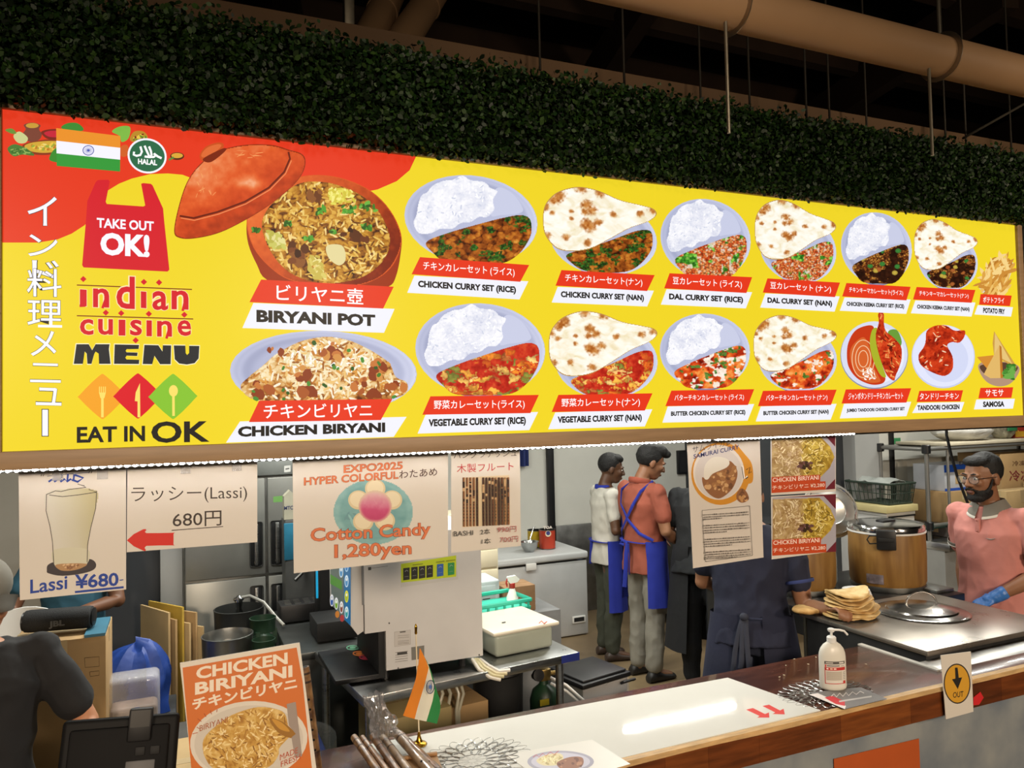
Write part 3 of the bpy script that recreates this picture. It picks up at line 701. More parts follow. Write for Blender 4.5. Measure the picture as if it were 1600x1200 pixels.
# chicken biryani plate
a = SA(3); k = k4; c = k((778, 540))[0]
plate(a, c[0], c[1] - 3, 146, 65, .02)
ri = k((170, 640), (230, 560), (330, 480), (420, 400), (560, 320), (680, 280), (820, 265), (960, 290), (1080, 340), (1200, 410), (1270, 470), (1310, 560), (1390, 600), (1390, 670), (1300, 715), (1100, 740), (700, 740), (300, 735))
a.smooth(ri, '8a5c28', 4); RI = bez(ri, 4)
def cbf(x, y):
    n = fbm(x / 24, y / 16, 13, 4); v = (y - 470) / .2125; d1, d2, c = vor(x / 7 + 2 * n, y / 5, 15); return ramp(.22 + .75 * n + .3 * (c - .5) - .3 * sst(.4, .9, d1) + .18 * (480 - v) / 250, ['5a2c0e', '9a5c24', 'c8904a', 'e0bc80', 'f0e0b8', 'fbf6e6'])
a.field(RI, cbf)
a.grains(k((420, 420), (680, 290), (820, 275), (1080, 350), (1250, 470), (1000, 500), (500, 500)), 170, 12, 3.4, ['f4f0dc', 'e8dcb0', 'ffffff', 'e0cc98'], 52)
a.grains(RI, 420, 13, 3.1, ['f0dcae', 'e8c078', 'd89a48', 'c07a30', 'f4ecd4', '9a5a22', 'f0e4c0'], 53)
for x, y, r in ((840, 400, 15), (800, 380, 10), (1180, 480, 15), (1170, 510, 12), (640, 640, 17), (600, 520, 12), (1130, 640, 15), (1310, 590, 8), (440, 400, 8), (340, 650, 12), (1050, 590, 8)): a.blobs([(q[0], q[1]) for q in k((x - 95, y - 80), (x + 95, y - 80), (x + 95, y + 80), (x - 95, y + 80))], 4, r * .85, ['a8582a', '8a3c1c', 'c4763a', 'd09048'], x, .75)
a.grains(RI, 20, 9, 5, ['3f7a2c', '2f5a22', '4a8a34'], 55)
a.build('dish_picture', LIT, sign, 'printed oval plate of chicken biryani')
# jumbo tandoori set, tandoori chicken, samosa, fries
a = SA(3); k = k10; c = k((352, 400))[0]
a.ell(*c, 53, 53, '8a90a8'); a.ell(c[0], c[1] - 1, 52, 52, 'd4d9ee'); a.ell(c[0] + 2, c[1], 45, 45, 'e4e8f6')
a.smooth(k((125, 430), (135, 300), (200, 190), (320, 150), (355, 200), (330, 330), (350, 450), (400, 560), (445, 590), (420, 635), (330, 645), (220, 600), (150, 520)), 'c43a18'); a.smooth(k((150, 420), (170, 320), (260, 250), (310, 330), (330, 460), (380, 560), (400, 620), (300, 625), (200, 560)), 'd2622c')
for r in (.45, .7, 1): a.ring(*k((260, 430))[0], 18 * r, 30 * r, 1.2, 'f0c8a0')
a.grains(k((230, 520), (330, 480), (380, 600), (270, 610)), 40, 6, 1.6, ['f4ecdc', 'e8b890', 'ffffff'], 61); a.smooth(k((335, 190), (380, 180), (380, 300), (420, 480), (450, 580), (400, 560), (340, 430), (315, 300)), 'a8b02c'); a.smooth(k((470, 200), (540, 190), (580, 280), (560, 330), (480, 280)), '6a9a3a')
leg = k((385, 60), (405, 38), (432, 60), (432, 130), (450, 200), (520, 260), (575, 330), (580, 420), (560, 500), (530, 570), (515, 612), (460, 570), (420, 480), (380, 350), (365, 230), (390, 130)); a.smooth(leg, 'a8341a', 4)
a.field(bez(leg, 4), lambda x, y: ramp(.1 + .8 * fbm(x / 7 + 2 * fbm(x / 9, y / 9, 21), y / 8, 24, 4) + .15 * (fbm(x / 2.2, y / 2.2, 4) - .5), ['4a0c06', '8a1e0e', 'c43616', 'e0582a', 'f0945a']), .9); a.grains(bez(leg, 3), 50, 8, 1.6, ['f0a860', 'e08040', '5a180c'], 63)
a.build('dish_picture', LIT, sign, 'printed jumbo tandoori leg with red curry on a plate')
a = SA(3); c = k((927, 412))[0]; a.ell(*c, 49.5, 49.5, 'c4caea'); a.ell(c[0], c[1] - 1, 48, 48, 'dde2f8'); a.ell(c[0] + 3, c[1] + 4, 36, 36, 'cfd6f2')
leg = k((790, 200), (860, 155), (950, 155), (1020, 195), (1105, 195), (1100, 250), (1060, 295), (1000, 290), (960, 320), (1000, 400), (1010, 480), (990, 540), (930, 572), (830, 540), (740, 480), (722, 400), (760, 340), (780, 290)); a.smooth(leg, 'c83416', 4)
a.smooth(k((810, 330), (920, 310), (980, 390), (980, 470), (880, 470), (820, 420)), 'dc5a1e', 4); a.field(bez(leg, 4), lambda x, y: ramp(.1 + .8 * fbm(x / 7 + 2 * fbm(x / 9, y / 9, 31), y / 8, 34, 4) + .15 * (fbm(x / 2.2, y / 2.2, 4) - .5), ['4a0c06', '8a1e0e', 'c43616', 'e0582a', 'f0945a']), .9); a.grains(bez(leg, 3), 40, 7, 1.6, ['f4a868', 'f0d0b0', '7a140c'], 65)
a.build('dish_picture', LIT, sign, 'printed red tandoori chicken leg on a white plate')
a = SA(3); a.smooth(k((1220, 480), (1240, 560), (1300, 630), (1390, 660), (1480, 640), (1545, 570), (1560, 500), (1480, 460), (1300, 450)), 'b09078'); a.smooth(k((1230, 495), (1300, 470), (1400, 460), (1500, 470), (1550, 505), (1500, 560), (1390, 590), (1280, 560)), '5a4030')
a.poly(k((1350, 200), (1540, 495), (1530, 510), (1350, 400), (1338, 300)), 'c89a48'); a.poly(k((1358, 215), (1500, 470), (1420, 430), (1352, 390)), 'e0c078'); a.poly(k((1208, 415), (1345, 400), (1350, 430), (1290, 510)), 'd08a34'); a.poly(k((1395, 315), (1425, 590), (1320, 592), (1265, 560), (1300, 490)), 'dcb468'); a.poly(k((1395, 315), (1412, 330), (1426, 590), (1405, 592)), 'b87428')
for i in range(9): a.blobs(k((1420, 460), (1530, 460), (1530, 620), (1420, 620)), 3, 8, ['4a8a34', '6aa84a', '357024'], 70 + i, .5)
a.build('dish_picture', LIT, sign, 'printed samosas in a small bowl')
a = SA(3); k = k9; a.poly(k((1222, 740), (1510, 530), (1500, 600), (1430, 800), (1260, 790)), 'd8d8d0'); fr = k((1240, 700), (1320, 520), (1380, 490), (1500, 520), (1480, 640), (1430, 800), (1300, 790)); a.smooth(fr, 'b87a2c', 3)
a.grains(bez(fr, 3), 80, 26, 4.4, ['e8bc68', 'd8a048', 'f0d088', 'c88a38'], 66, 2.1, clip=False)
a.build('dish_picture', LIT, sign, 'printed carton of french fries')
S_R, S_N = '（ライス）', '（ナン）'
label(k5((138, 578), (788, 625), (735, 725), (88, 680)), k5((105, 688), (783, 722), (730, 830), (62, 790)), 'チキンカレーセット (ライス)', 'CHICKEN CURRY SET (RICE)')
label(k5((980, 655), (1535, 685), (1490, 780), (945, 748)), k5((958, 755), (1530, 778), (1490, 872), (922, 848)), 'チキンカレーセット(ナン)', 'CHICKEN CURRY SET (NAN)')
label(k6((130, 637), (808, 628), (755, 742), (80, 752)), k6((100, 752), (803, 735), (748, 848), (50, 870)), '野菜カレーセット(ライス)', 'VEGETABLE CURRY SET (RICE)')
label(k6((930, 628), (1518, 618), (1470, 726), (888, 735)), k6((910, 738), (1517, 718), (1470, 825), (866, 843)), '野菜カレーセット(ナン)', 'VEGETABLE CURRY SET (NAN)')
label(k7((140, 677), (828, 710), (780, 842), (95, 803)), k7((115, 810), (828, 835), (775, 970), (67, 938)), '豆カレーセット (ライス)', 'DAL CURRY SET (RICE)')
label(k7((955, 720), (1560, 755), (1518, 876), (917, 838)), k7((938, 845), (1557, 870), (1515, 997), (895, 963)), '豆カレーセット (ナン)', 'DAL CURRY SET (NAN)')
label(k8((155, 695), (845, 683), (793, 815), (105, 825)), k8((125, 827), (845, 807), (790, 945), (80, 962)), 'バターチキンカレーセット (ライス)', 'BUTTER CHICKEN CURRY SET (RICE)', jh=.45, eh=.36)
label(k8((918, 697), (1532, 687), (1485, 815), (877, 825)), k8((900, 827), (1532, 805), (1482, 937), (858, 952)), 'バターチキンカレーセット (ナン)', 'BUTTER CHICKEN CURRY SET (NAN)', jh=.45, eh=.36)
label(k9((120, 705), (655, 737), (620, 850), (85, 817)), k9((105, 825), (655, 843), (618, 962), (65, 936)), 'チキンキーマカレーセット(ライス)', 'CHICKEN KEEMA CURRY SET (RICE)', jh=.45, eh=.4)
label(k9((705, 738), (1195, 763), (1163, 870), (675, 843)), k9((695, 850), (1195, 868), (1162, 985), (657, 957)), 'チキンキーマカレーセット(ナン)', 'CHICKEN KEEMA CURRY SET (NAN)', jh=.45, eh=.4)
label(k9((1238, 797), (1498, 810), (1482, 898), (1226, 885)), k9((1215, 890), (1508, 907), (1492, 985), (1187, 967)), 'ポテトフライ', 'POTATO FRY', (.12, .8), (.22, .82), eh=.58)
label(k10((115, 685), (660, 675), (620, 795), (80, 803)), k10((100, 805), (660, 788), (620, 908), (65, 927)), 'ジャンボタンドリーチキンカレーセット', 'JUMBO TANDOORI CHICKEN CURRY SET', jh=.5, eh=.3)
label(k10((728, 697), (1092, 692), (1070, 785), (705, 790)), k10((715, 797), (1103, 790), (1075, 870), (668, 882)), 'タンドリーチキン', 'TANDOORI CHICKEN', (.06, .95), jh=.6)
label(k10((1237, 672), (1510, 667), (1495, 755), (1220, 760)), k10((1203, 770), (1524, 763), (1508, 845), (1183, 852)), 'サモサ', 'SAMOSA', (.2, .75), (.22, .77), jh=.65, eh=.58)
label(k3((555, 888), (1332, 930), (1270, 1058), (487, 1020)), k3((510, 1025), (1337, 1060), (1275, 1200), (445, 1172)), 'ビリヤニ壺', 'BIRYANI POT', (.19, .84), (.08, .92), .05, jh=.72)
label(k4((305, 735), (1285, 722), (1200, 877), (230, 892)), k4((165, 887), (1390, 853), (1295, 1000), (62, 1043)), 'チキンビリヤニ', 'CHICKEN BIRYANI', (.10, .92), (.05, .93), .05, jh=.68)
# ---- LED strip along the underside
led = thing('led_strip', (1.2, 2.13, 1.94), 'bright white led strip light fixed under the yellow menu sign', 'light strip')
ZS = CZ + .0 
l0 = atY(0, 735, 2.13); l1 = atY(1335, 676, 2.13)
MB().box((XL - .03, 2.125, (l0.z + l1.z) / 2 - .007), (XR + .03, 2.2, ZB - .04), r=.002).build('channel', STEELD, led)
LEDM = pm('led_light', 'ffffff', .3, emit=38, var=0)
zc = (l0.z + l1.z) / 2
first = None; n = 0
x = XL - .01
while x < l1.x:
    n += 1
    if not (1.66 < x < 1.675):
        if first is None:
            first = MB().ell((x, 2.121, zc), (.0064, .003, .0064), n=8, m=6).build('led', LEDM, led); fx = x  # bead drawn oversize, its glare is put into the shape
        else: share(first, V((x - fx, 0, 0)) + ORG[led], led)
    x += .0178
# ------------------------------------------------------------------ papers hanging below the sign
YP = 2.165
def hung(name, corners, label, cat, col='d8d2c8', Y=YP, group=None):
    """sheet of paper with real thickness hanging from the sign's underside; corners as tl, tr, br, bl"""
    P = [atY(x, y, Y) for x, y in corners]
    t = thing(name, (P[0] + P[1] + P[2] + P[3]) / 4, label, cat, group)
    m = MB(); m.col = lin(col); m.prism(P, (0, .0012, 0)); m.build('sheet', PRINTM, t, smooth=0)
    return t, Art((0, Y, 0), (0, -1, 0), lay=1)
def taped(t, pts):
    for x, y in pts:
        p = atY(x, y, YP - .001)
        MB().box((p.x - .012, p.y - .0006, p.z - .02), (p.x + .012, p.y, p.z + .03)).build('tape', PVC, t)
BLU = '1a3f9a'
t, a = hung('hanging_poster', ((29, 730), (197, 724), (197, 921), (31, 938)), 'hand drawn poster of a glass of lassi priced 680 yen', 'poster')
k = K(0, 690, .21667)
a.field(bez(k((335, 370), (510, 340), (697, 355), (690, 480), (650, 640), (630, 780), (625, 880), (510, 910), (390, 890), (380, 740), (360, 610), (332, 500)), 4), lambda x, y: ramp(.2 + (x - 110) / 90 + .5 * (850 - y) / 120 * .6, ['d2d0c4', 'cbc8b2', 'bfb995', 'b3ab80']), 1.4)
a.smooth(k((338, 930), (345, 890), (400, 865), (500, 850), (640, 845), (690, 875), (680, 920), (600, 950), (450, 968), (350, 950)), '3a3336', 4)
a.smooth(k((390, 780), (630, 775), (625, 885), (510, 925), (400, 900)), 'cfcdb6', 4); a.smooth(k((410, 885), (620, 880), (580, 915), (500, 932), (430, 925)), 'b08a60', 4); a.grains(k((410, 885), (620, 880), (500, 930)), 20, 6, 2, ['d8b890', '8a6040'], 2)
a.line(k((335, 380), (332, 500), (360, 610), (378, 720), (388, 880)), 1.1, '4a4440'); a.line(k((697, 355), (690, 480), (655, 620), (632, 740), (628, 870)), 1.1, '4a4440')
a.line(k((335, 382), (400, 355), (440, 360), (500, 345), (620, 330), (560, 305), (610, 318)), 1.1, '4a4440'); a.line(k((355, 385), (450, 397), (560, 385), (695, 365), (640, 345)), 1.1, '4a4440')
a.text('Lassi', k((218, 1098))[0], k((485, 1062))[0], 22, BLU, .015); a.text('¥680', k((540, 1062))[0], k((855, 1040))[0], 22, BLU, .025); a.line(k((540, 1085), (892, 1050)), 3.4, BLU); a.line(k((862, 1000), (890, 996)), 1.4, BLU)
a.line(k((340, 250), (480, 235), (640, 222)), .8, '3a4a7a')
for x in (400, 440, 485, 530): a.line(k((x - 50, 290), (x - 20, 270), (x, 285), (x + 5, 235)), 3, BLU)
a.line(k((520, 275), (560, 290), (600, 262), (540, 240)), 3.4, BLU); a.line(k((295, 250), (302, 235)), 1, INK); a.line(k((310, 250), (317, 235)), 1, INK); a.line(k((640, 228), (648, 212)), 1, INK); a.line(k((656, 228), (664, 212)), 1, INK)
a.build('print', PRINTM, t); taped(t, ((90, 738), (160, 736)))
t, a = hung('hanging_poster', ((199, 724), (402, 716), (402, 847), (198, 863)), 'white notice reading lassi 680 yen with a red arrow', 'poster')
k = K(190, 690, .21674)
a.text('ラッシー(Lassi)', k((70, 455))[0], k((905, 432))[0], 27, '3a2f28', -.004); a.text('680円', k((368, 622))[0], k((720, 604))[0], 24, '3a2f28', .004); a.line(k((360, 640), (732, 612)), 1.2, '3a2f28')
a.build('print', PRINTM, t); a = Art((0, YP, 0), (0, -1, 0), lay=2)
a.smooth(k((38, 712), (155, 632), (178, 640), (178, 660), (370, 657), (374, 665), (374, 742), (368, 748), (178, 752), (175, 780), (155, 786)), 'd0281c', 2)
a.build('red_arrow', PRINTM, t); taped(t, ((290, 728), (370, 724)))
t, a = hung('hanging_poster', ((457, 706), (700, 698), (700, 869), (459, 896)), 'large poster of a flower shaped pink cotton candy', 'poster')
k = K(440, 690, .25); c = k((573, 440))[0]
a.field(elp(*c, 62, 51), lambda x, y: ramp(.2 + .5 * fbm(x / 14, y / 9, 3) + .3 * sst(.8, .9, np.hypot((x - c[0]) / 62, (y - c[1]) / 51)), ['5a8f96', '6fa2a6', '7fb0b2', '93c0c0']), 1.3); a.grains([(c[0] - 50, c[1] - 30), (c[0] + 50, c[1] - 30), (c[0] + 45, c[1] + 30), (c[0] - 45, c[1] + 30)], 30, 18, 4, ['8abcbc', '6a989e'], 4)
for (x, y) in ((585, 295), (480, 365), (690, 365), (510, 500), (645, 495)): q = k((x, y))[0]; a.ell(*q, 16, 15, 'd8c8a0'); a.ell(q[0], q[1] - 1, 13, 12, 'e4d8b8')
def ccf(x, y):
    u, v = (x - 440) / .25, (y - 690) / .25; t = (v - 300) / 200; r = np.hypot((u - 585) / 105, (v - 405) / 102); return mix(ramp(t * .9 + .15 * (fbm(x / 6, y / 6, 3) - .5), ['d8c0b8', 'd8a4ac', 'd07c98', 'c44a78', 'bc3c6c', 'c87090']), np.broadcast_to(H2('d8c4a4'), (len(x), 3)), sst(.75, 1.05, r))
a.field(elp(*k((585, 405))[0], 26, 25), ccf)
PC, PO = 'd8784a', '7a2c20'
a.text('EXPO2025', k((388, 197))[0], k((757, 172))[0], 12.5, PC, .018, outline=PO, ow=.02); a.text('HYPER COLORFUL', k((140, 275))[0], k((730, 232))[0], 12.5, PC, .016, outline=PO, ow=.02); a.text('わたあめ', k((735, 232))[0], k((972, 212))[0], 12.5, '4a3028', .006)
a.text('Cotton Candy', k((182, 650))[0], k((932, 606))[0], 27, PC, .018, outline=PO, ow=.02); a.text('1,280yen', k((330, 752))[0], k((812, 727))[0], 27, PC, .018, outline=PO, ow=.02)
a.build('print', PRINTM, t)
t, a = hung('hanging_poster', ((705, 697), (812, 692), (814, 853), (705, 864)), 'narrow poster with a photo of wooden flutes and prices', 'poster')
a.text('バングラデッシュ', k((1075, 108))[0], k((1468, 92))[0], 11.5, '3a2f28', -.003); a.text('木製フルート', k((1095, 197))[0], k((1450, 180))[0], 14, 'b83a3a', .004)
a.poly(k((1130, 225), (1422, 210), (1428, 515), (1130, 536)), 'd8c4a0'); rr = random.Random(6)
for i in range(14):
    x = 1138 + i * 21 + (18 if i > 4 else 0) * (1 - (i - 5) / 11)
    a.line(k((x, 224), (x + 2, 532 - i)), 3.4, rr.choice(['8a5a34', '6a4024', 'a87c50', '4a2c1a'])); a.line(k((x - 6, 226), (x - 4, 530 - i)), 1.0, '2c1a10')
    for j in range(7): y = rr.uniform(230, 370); a.line(k((x, y), (x, y + rr.uniform(8, 26))), 3.2, rr.choice(['3a2012', 'c8a478', '2c1810']))
    for j in range(6): a.ell(*k((x + 1, 395 + j * 20))[0], .8, .9, '1c100a', n=8)
a.text('BASHI', k((1075, 592))[0], k((1197, 584))[0], 7.6, '2c2824', 0); a.text('2本', k((1243, 583))[0], k((1303, 578))[0], 9, '2c2824'); a.text('990円', k((1348, 570))[0], k((1467, 563))[0], 9, 'b05a5a'); a.text('1本', k((1250, 642))[0], k((1308, 638))[0], 9, '2c2824'); a.text('700円', k((1365, 632))[0], k((1478, 625))[0], 9, 'b05a5a')
a.build('print', PRINTM, t)
t, a = hung('hanging_poster', ((1073, 684), (1187, 680), (1193, 871), (1083, 888)), 'curled samurai curry flyer with dense text in a dotted box', 'poster', 'cfc8bf')
k = K(1060, 660, .2)
a.ell(*k((330, 400))[0], 46, 49, 'c98a26'); a.smooth(k((440, 170), (520, 250), (575, 330), (580, 460), (520, 480), (460, 470), (470, 330)), 'c98a26'); a.ell(*k((315, 390))[0], 40, 43, 'd6d0c8'); a.ell(*k((315, 400))[0], 37, 40, 'cac4c0')
q = k((185, 430), (220, 440), (270, 400), (380, 350), (400, 300), (450, 350), (460, 420), (420, 520), (330, 592), (260, 575), (200, 510)); a.smooth(q, '8a5c38', 4); a.blobs(bez(q, 3), 40, 4.5, ['b88a54', '9a6c40', '6a4428', 'c8a070'], 5); a.smooth(k((200, 430), (210, 330), (280, 270), (380, 285), (390, 340), (270, 400), (230, 445)), 'd8d4c8', 4)
q = k((455, 560), (490, 515), (530, 540), (550, 600), (500, 628), (460, 605)); a.smooth(q, '8a5c38'); a.blobs(bez(q, 3), 12, 3, ['b88a54', '6a4428', 'c8a070'], 6)
a.line(k((500, 340), (515, 440), (540, 420)), 3, 'efe8e0'); a.line(k((495, 345), (510, 440)), 1, INK); a.line(k((530, 370), (560, 350), (550, 400), (570, 385)), 1.3, INK); a.line(k((525, 440), (545, 425)), 1.5, INK)
a.text('サムライカレー', k((110, 238))[0], k((462, 165))[0], 9.5, '3a3a44', -.004); a.text('SAMURAI CURRY', k((118, 285))[0], k((474, 208))[0], 7, '26306a', .015)
for P, Q in (((185, 688), (557, 652)), ((557, 652), (580, 1038)), ((580, 1038), (212, 1088)), ((212, 1088), (185, 688))):
    n = 34
    for i in range(n):
        u, v = (i + .1) / n, (i + .65) / n; a.line(k((P[0] + (Q[0] - P[0]) * u, P[1] + (Q[1] - P[1]) * u), (P[0] + (Q[0] - P[0]) * v, P[1] + (Q[1] - P[1]) * v)), 1.0, '2c2824')
rr = random.Random(9); KT = 0
for i, y in enumerate((728, 746, 762, 812, 830, 850, 868, 920, 938, 956, 974, 1020, 1038, 1056, 1070)):
    x0 = 195 + i * 1.6; x1 = (548 + i * 1.6) if i not in (2, 6, 10, 14) else 320 + i * 10
    x = x0
    while x < x1:
        l = rr.uniform(5, 20); a.line(k((x, y - (x - x0) * .065 - 5), (min(x + l, x1), y - (x + l - x0) * .065 - 5)), rr.uniform(1.2, 2.2), rr.choice(['7a746e', '908a84', '6a645e'])); x += l + rr.uniform(2, 5)
a.build('print', PRINTM, t)
for i, (cs, nm) in enumerate(((((1204, 674), (1306, 670), (1306, 768), (1205, 774)), 'upper'), (((1205, 776), (1306, 771), (1306, 861), (1206, 874)), 'lower'))):
    t, a = hung('hanging_poster', cs, f'{nm} of two chicken biriyani photo cards hanging at 2,280 yen', 'poster', 'd4cec6', group='paired biriyani photo cards')
    k = K(1060, 660, .2); dy = (0, 490)[i]; K2 = lambda *p: k(*[(x + (6 if i else 0), y + dy + (x - 730) * 0) for x, y in p])
    a.poly(K2((727, 100 if i == 0 else 98), (1225, 88 if i == 0 else 70), (1225, 520), (730, 552)), '6a2230'); c = K2((960, 300))[0]
    a.poly(K2((727, 98), (1130, 86), (1180, 140), (1225, 190), (1225, 440), (1150, 520), (727, 540)), 'aaa8b4')
    q = K2((730, 110), (1100, 100), (1180, 180), (1220, 270), (1180, 360), (1110, 430), (900, 460), (730, 440)); a.field(q, lambda x, y: mix(ramp(.1 + .8 * fbm(x / 7, y / 7, 11 + i, 4), ['5a4020', '9a7c4c', 'c0a878', 'dccca4']), ramp(.1 + .8 * fbm(x / 7, y / 7, 17 + i, 4), ['5a4010', 'a08028', 'c8b04c', 'e0d080']), sst(-6, 10, x - c[0])))
    a.grains(K2((730, 120), (980, 100), (980, 440), (730, 430)), 170, 10, 1.5, ['d8c8a0', 'b8a070', 'ece0c0', '9a7a4c', 'c0a888'], 12 + i); a.grains(K2((960, 110), (1100, 105), (1215, 260), (1100, 430), (960, 420)), 170, 10, 1.5, ['c8b050', 'dcc868', 'a08830', 'ece0a0', '7a6424'], 14 + i); a.blobs(K2((930, 300), (1060, 300), (1060, 370), (930, 370)), 14, 4, ['5a3a24', '3a2a1c', '6a4a4a'], 17)
    a.poly(K2((728, 428), (1108, 408), (1108, 462), (1150, 460), (1150, 524), (728, 552)), 'c24a22')
    a.text('CHICKEN BIRIYANI', K2((736, 468))[0], K2((1096, 446))[0], 6.8, 'f0e4d8', .012); a.text('チキンビリヤニ ¥2,280', K2((734, 530))[0], K2((1142, 506))[0], 7.4, 'f0e4d8', .006)
    a.build('print', BRICKP, t)
# ------------------------------------------------------------------ serving counter and what stands on it
CT = 1.0
YF, YK = 2.0, 2.485
WOODC = pm('dark_counter_wood', '5a3020', .26, var=.2, scale=3, stretch=(1, 5, 5), col2='3a1c12', coat=.35, rvar=.08)
WOODE = pm('counter_edge_block', '8a4a1e', .38, var=.2, scale=5, stretch=(1, 5, 9), col2='5a2a10', coat=.2)
WORN = pm('worn_pale_edge', 'c9a672', .55, var=.15, scale=14, stretch=(1, 6, 6))
XE = 2.70
ctr = thing('serving_counter', (1.0, 2.24, .88), 'dark brown varnished wooden serving counter with a worn front edge', 'counter')
MB().box((-2.6, YF + .02, CT - .035), (XE, YK, CT), r=.003).build('countertop', WOODC, ctr)
MB().box((XE, YF + .02, CT - .035), (6.0, YF + .115, CT), r=.003).build('countertop', WOODC, ctr)
x = -2.6; rr = random.Random(5)
EM = [pm('counter_edge_block_%d' % i, c, .38, var=.16, scale=5, stretch=(1, 5, 9), col2=d, coat=.2) for i, (c, d) in enumerate((('7c441c', '582c10'), ('703a18', '4e260e'), ('84491e', '5e3012'), ('602f14', '44200c')))]
while x < 6.0:
    l = rr.uniform(.16, .36); MB().box((x, YF, CT - .105), (min(x + l, 6.0) - .0006, YF + .022, CT - .006)).build('edge_block', EM[rr.choice((0, 1, 2, 0, 1, 3))], ctr); x += l
m = MB(); g0 = []; g1 = []
for i in range(121):
    x = -2.6 + 8.6 * i / 120; q = .003 + .006 * noise.noise(V((x * 3, 0, 0))); g0.append((x, YF - .0015, CT - .012 - q)); g1.append((x, YF + .018 + q, CT + .002))
m.sheet([g0, [(p[0], YF + .0005, CT - .0005) for p in g0], g1], (0, .003, -.003)); m.build('worn_edge', WORN, ctr)
MB().box((-2.6, YF + .03, CT - .12), (6.0, YF + .08, CT - .1)).build('under_rail', WOODE, ctr)
# white trim line where the wood meets the steel
MB().box((XE - .012, YF + .115, CT), (XE + .012, YK + .01, CT + .006)).build('joint_trim', pm('pale_joint', 'b8b4aa', .5), ctr)
# glossy white sheet lying on the counter
GLOSS = pm('glossy_white_sheet', 'd8d8d2', .035, var=.01, bump=.03, bscale=7)
t = thing('white_board', (1.3, 2.23, CT), 'glossy white board lying flat along the counter', 'board')
P = [atZ(1137, 1060, CT), atZ(1282, 1111, CT), atZ(965, 1187, CT), V((.52, 2.06, CT)), V((.52, 2.455, CT))]
MB().prism([V((p.x, p.y, CT)) for p in P], (0, 0, .003)).build('sheet', GLOSS, t, smooth=0)
a = Art((0, 0, CT + .003), (0, 0, 1), lay=1); k = K(800, 1000, .3125)
a.poly(k((1170, 348), (1205, 340), (1265, 370), (1285, 362), (1287, 388), (1225, 388), (1238, 380)), 'c8281c'); a.poly(k((1252, 330), (1285, 323), (1340, 352), (1358, 343), (1364, 372), (1302, 370), (1316, 362)), 'c8281c')
a.build('red_arrow', PRINTM, t, 'two red arrow stickers')
# laminated rice plate card at the frame's lower edge
t = thing('menu_card', (1.0, 2.12, CT + .003), 'laminated card showing a plate of rice at the front of the counter', 'menu card')
P = [atZ(790, 1181, CT), atZ(925, 1158, CT), atZ(985, 1196, CT), atZ(860, 1232, CT)]
MB().prism([V((p.x, p.y, CT + .0035)) for p in P], (0, 0, .0012)).build('sheet', pm('card_white', 'cfccc4', .3, var=.02), t, smooth=0)
a = Art((0, 0, CT + .005), (0, 0, 1), lay=1); c = (876, 1190); a.ell(*c, 52, 17, '9a98a8'); a.ell(c[0], c[1], 46, 14, 'b8b6c4'); q = [(838, 1188), (852, 1180), (872, 1177), (880, 1182), (876, 1194), (850, 1196)]; a.smooth(q, 'd0c49a'); a.grains(q, 50, 6, 1.5, ['e8dcb0', 'c8b880', 'a89868'], 3); q = [(870, 1192), (890, 1183), (910, 1184), (908, 1198), (880, 1202)]; a.smooth(q, '8a5c44'); a.blobs(bez(q, 3), 12, 3, ['a87858', '6a4030'], 4)
a.line([(833, 1183), (838, 1179), (842, 1183), (848, 1177), (853, 1181), (860, 1175), (866, 1179), (873, 1173)], .9, 'b84a4a'); a.build('print', PRINTM, t)
# silver leaf placemats
def doily(c, rx, ry, rz, label):
    m = MB(TR((c[0], c[1], CT + .002), rz)); rng = random.Random(int(c[0] * 100))
    for ring, (r0, r1, n) in enumerate(((.012, .065, 10), (.045, .11, 16), (.085, .15, 22), (.12, .19, 28))):
        for i in range(n):
            t = 2 * pi * (i + .5 * (ring % 2)) / n + rng.uniform(-.03, .03); wd = pi * (r0 + r1) / 2 / n * 1.05; pts = []
            for q in range(10):
                s = 2 * pi * q / 10; l = (r0 + r1) / 2 + (r1 - r0) / 2 * cos(s); o = wd * sin(s) * (1 - .25 * cos(s)); a_ = t + o / max(l, .02)
                pts.append((l * cos(a_) * rx / .19, l * sin(a_) * ry / .19, .0015 * ring % .004))
            m.tube(pts, (.0013, .0019), 4, side=(0, 0, 1), closed=True)
    return tag(m.build('placemat', SILVER), label, 'placemat', 'silver leaf placemats')
doily((2.14, 2.14), .19, .125, .0, 'silver leaf openwork placemat under the sanitizer bottle')
doily((.80, 2.20), .19, .15, .2, 'silver leaf openwork placemat beside the small flag')
# grey card under the bottle
t = thing('counter_card', (2.19, 2.08, CT + .006), 'grey and red card with white lettering under the sanitizer bottle', 'card')
P = [atZ(1265, 1082, CT + .008), atZ(1345, 1074, CT + .008), atZ(1386, 1092, CT + .008), atZ(1320, 1108, CT + .008)]
MB().prism([V((p.x, p.y, CT + .007)) for p in P], (0, 0, .0015)).build('sheet', pm('grey_card', '6d6a69', .4, var=.05), t, smooth=0)
a = Art((0, 0, CT + .0085), (0, 0, 1), lay=1); a.poly([(1264, 1085), (1278, 1083), (1322, 1103), (1320, 1108)], 'd8d0cc'); a.poly([(1288, 1090), (1300, 1087), (1320, 1096), (1320, 1103), (1306, 1100)], 'c02a34')
a.line([(1299, 1088), (1303, 1084), (1307, 1089), (1312, 1083), (1317, 1088), (1322, 1082), (1326, 1087), (1332, 1081), (1338, 1085), (1344, 1080), (1350, 1083)], 1.1, 'd8d4d0'); a.line([(1311, 1096), (1362, 1088)], 2.4, 'b4b0ac'); a.build('print', PRINTM, t)
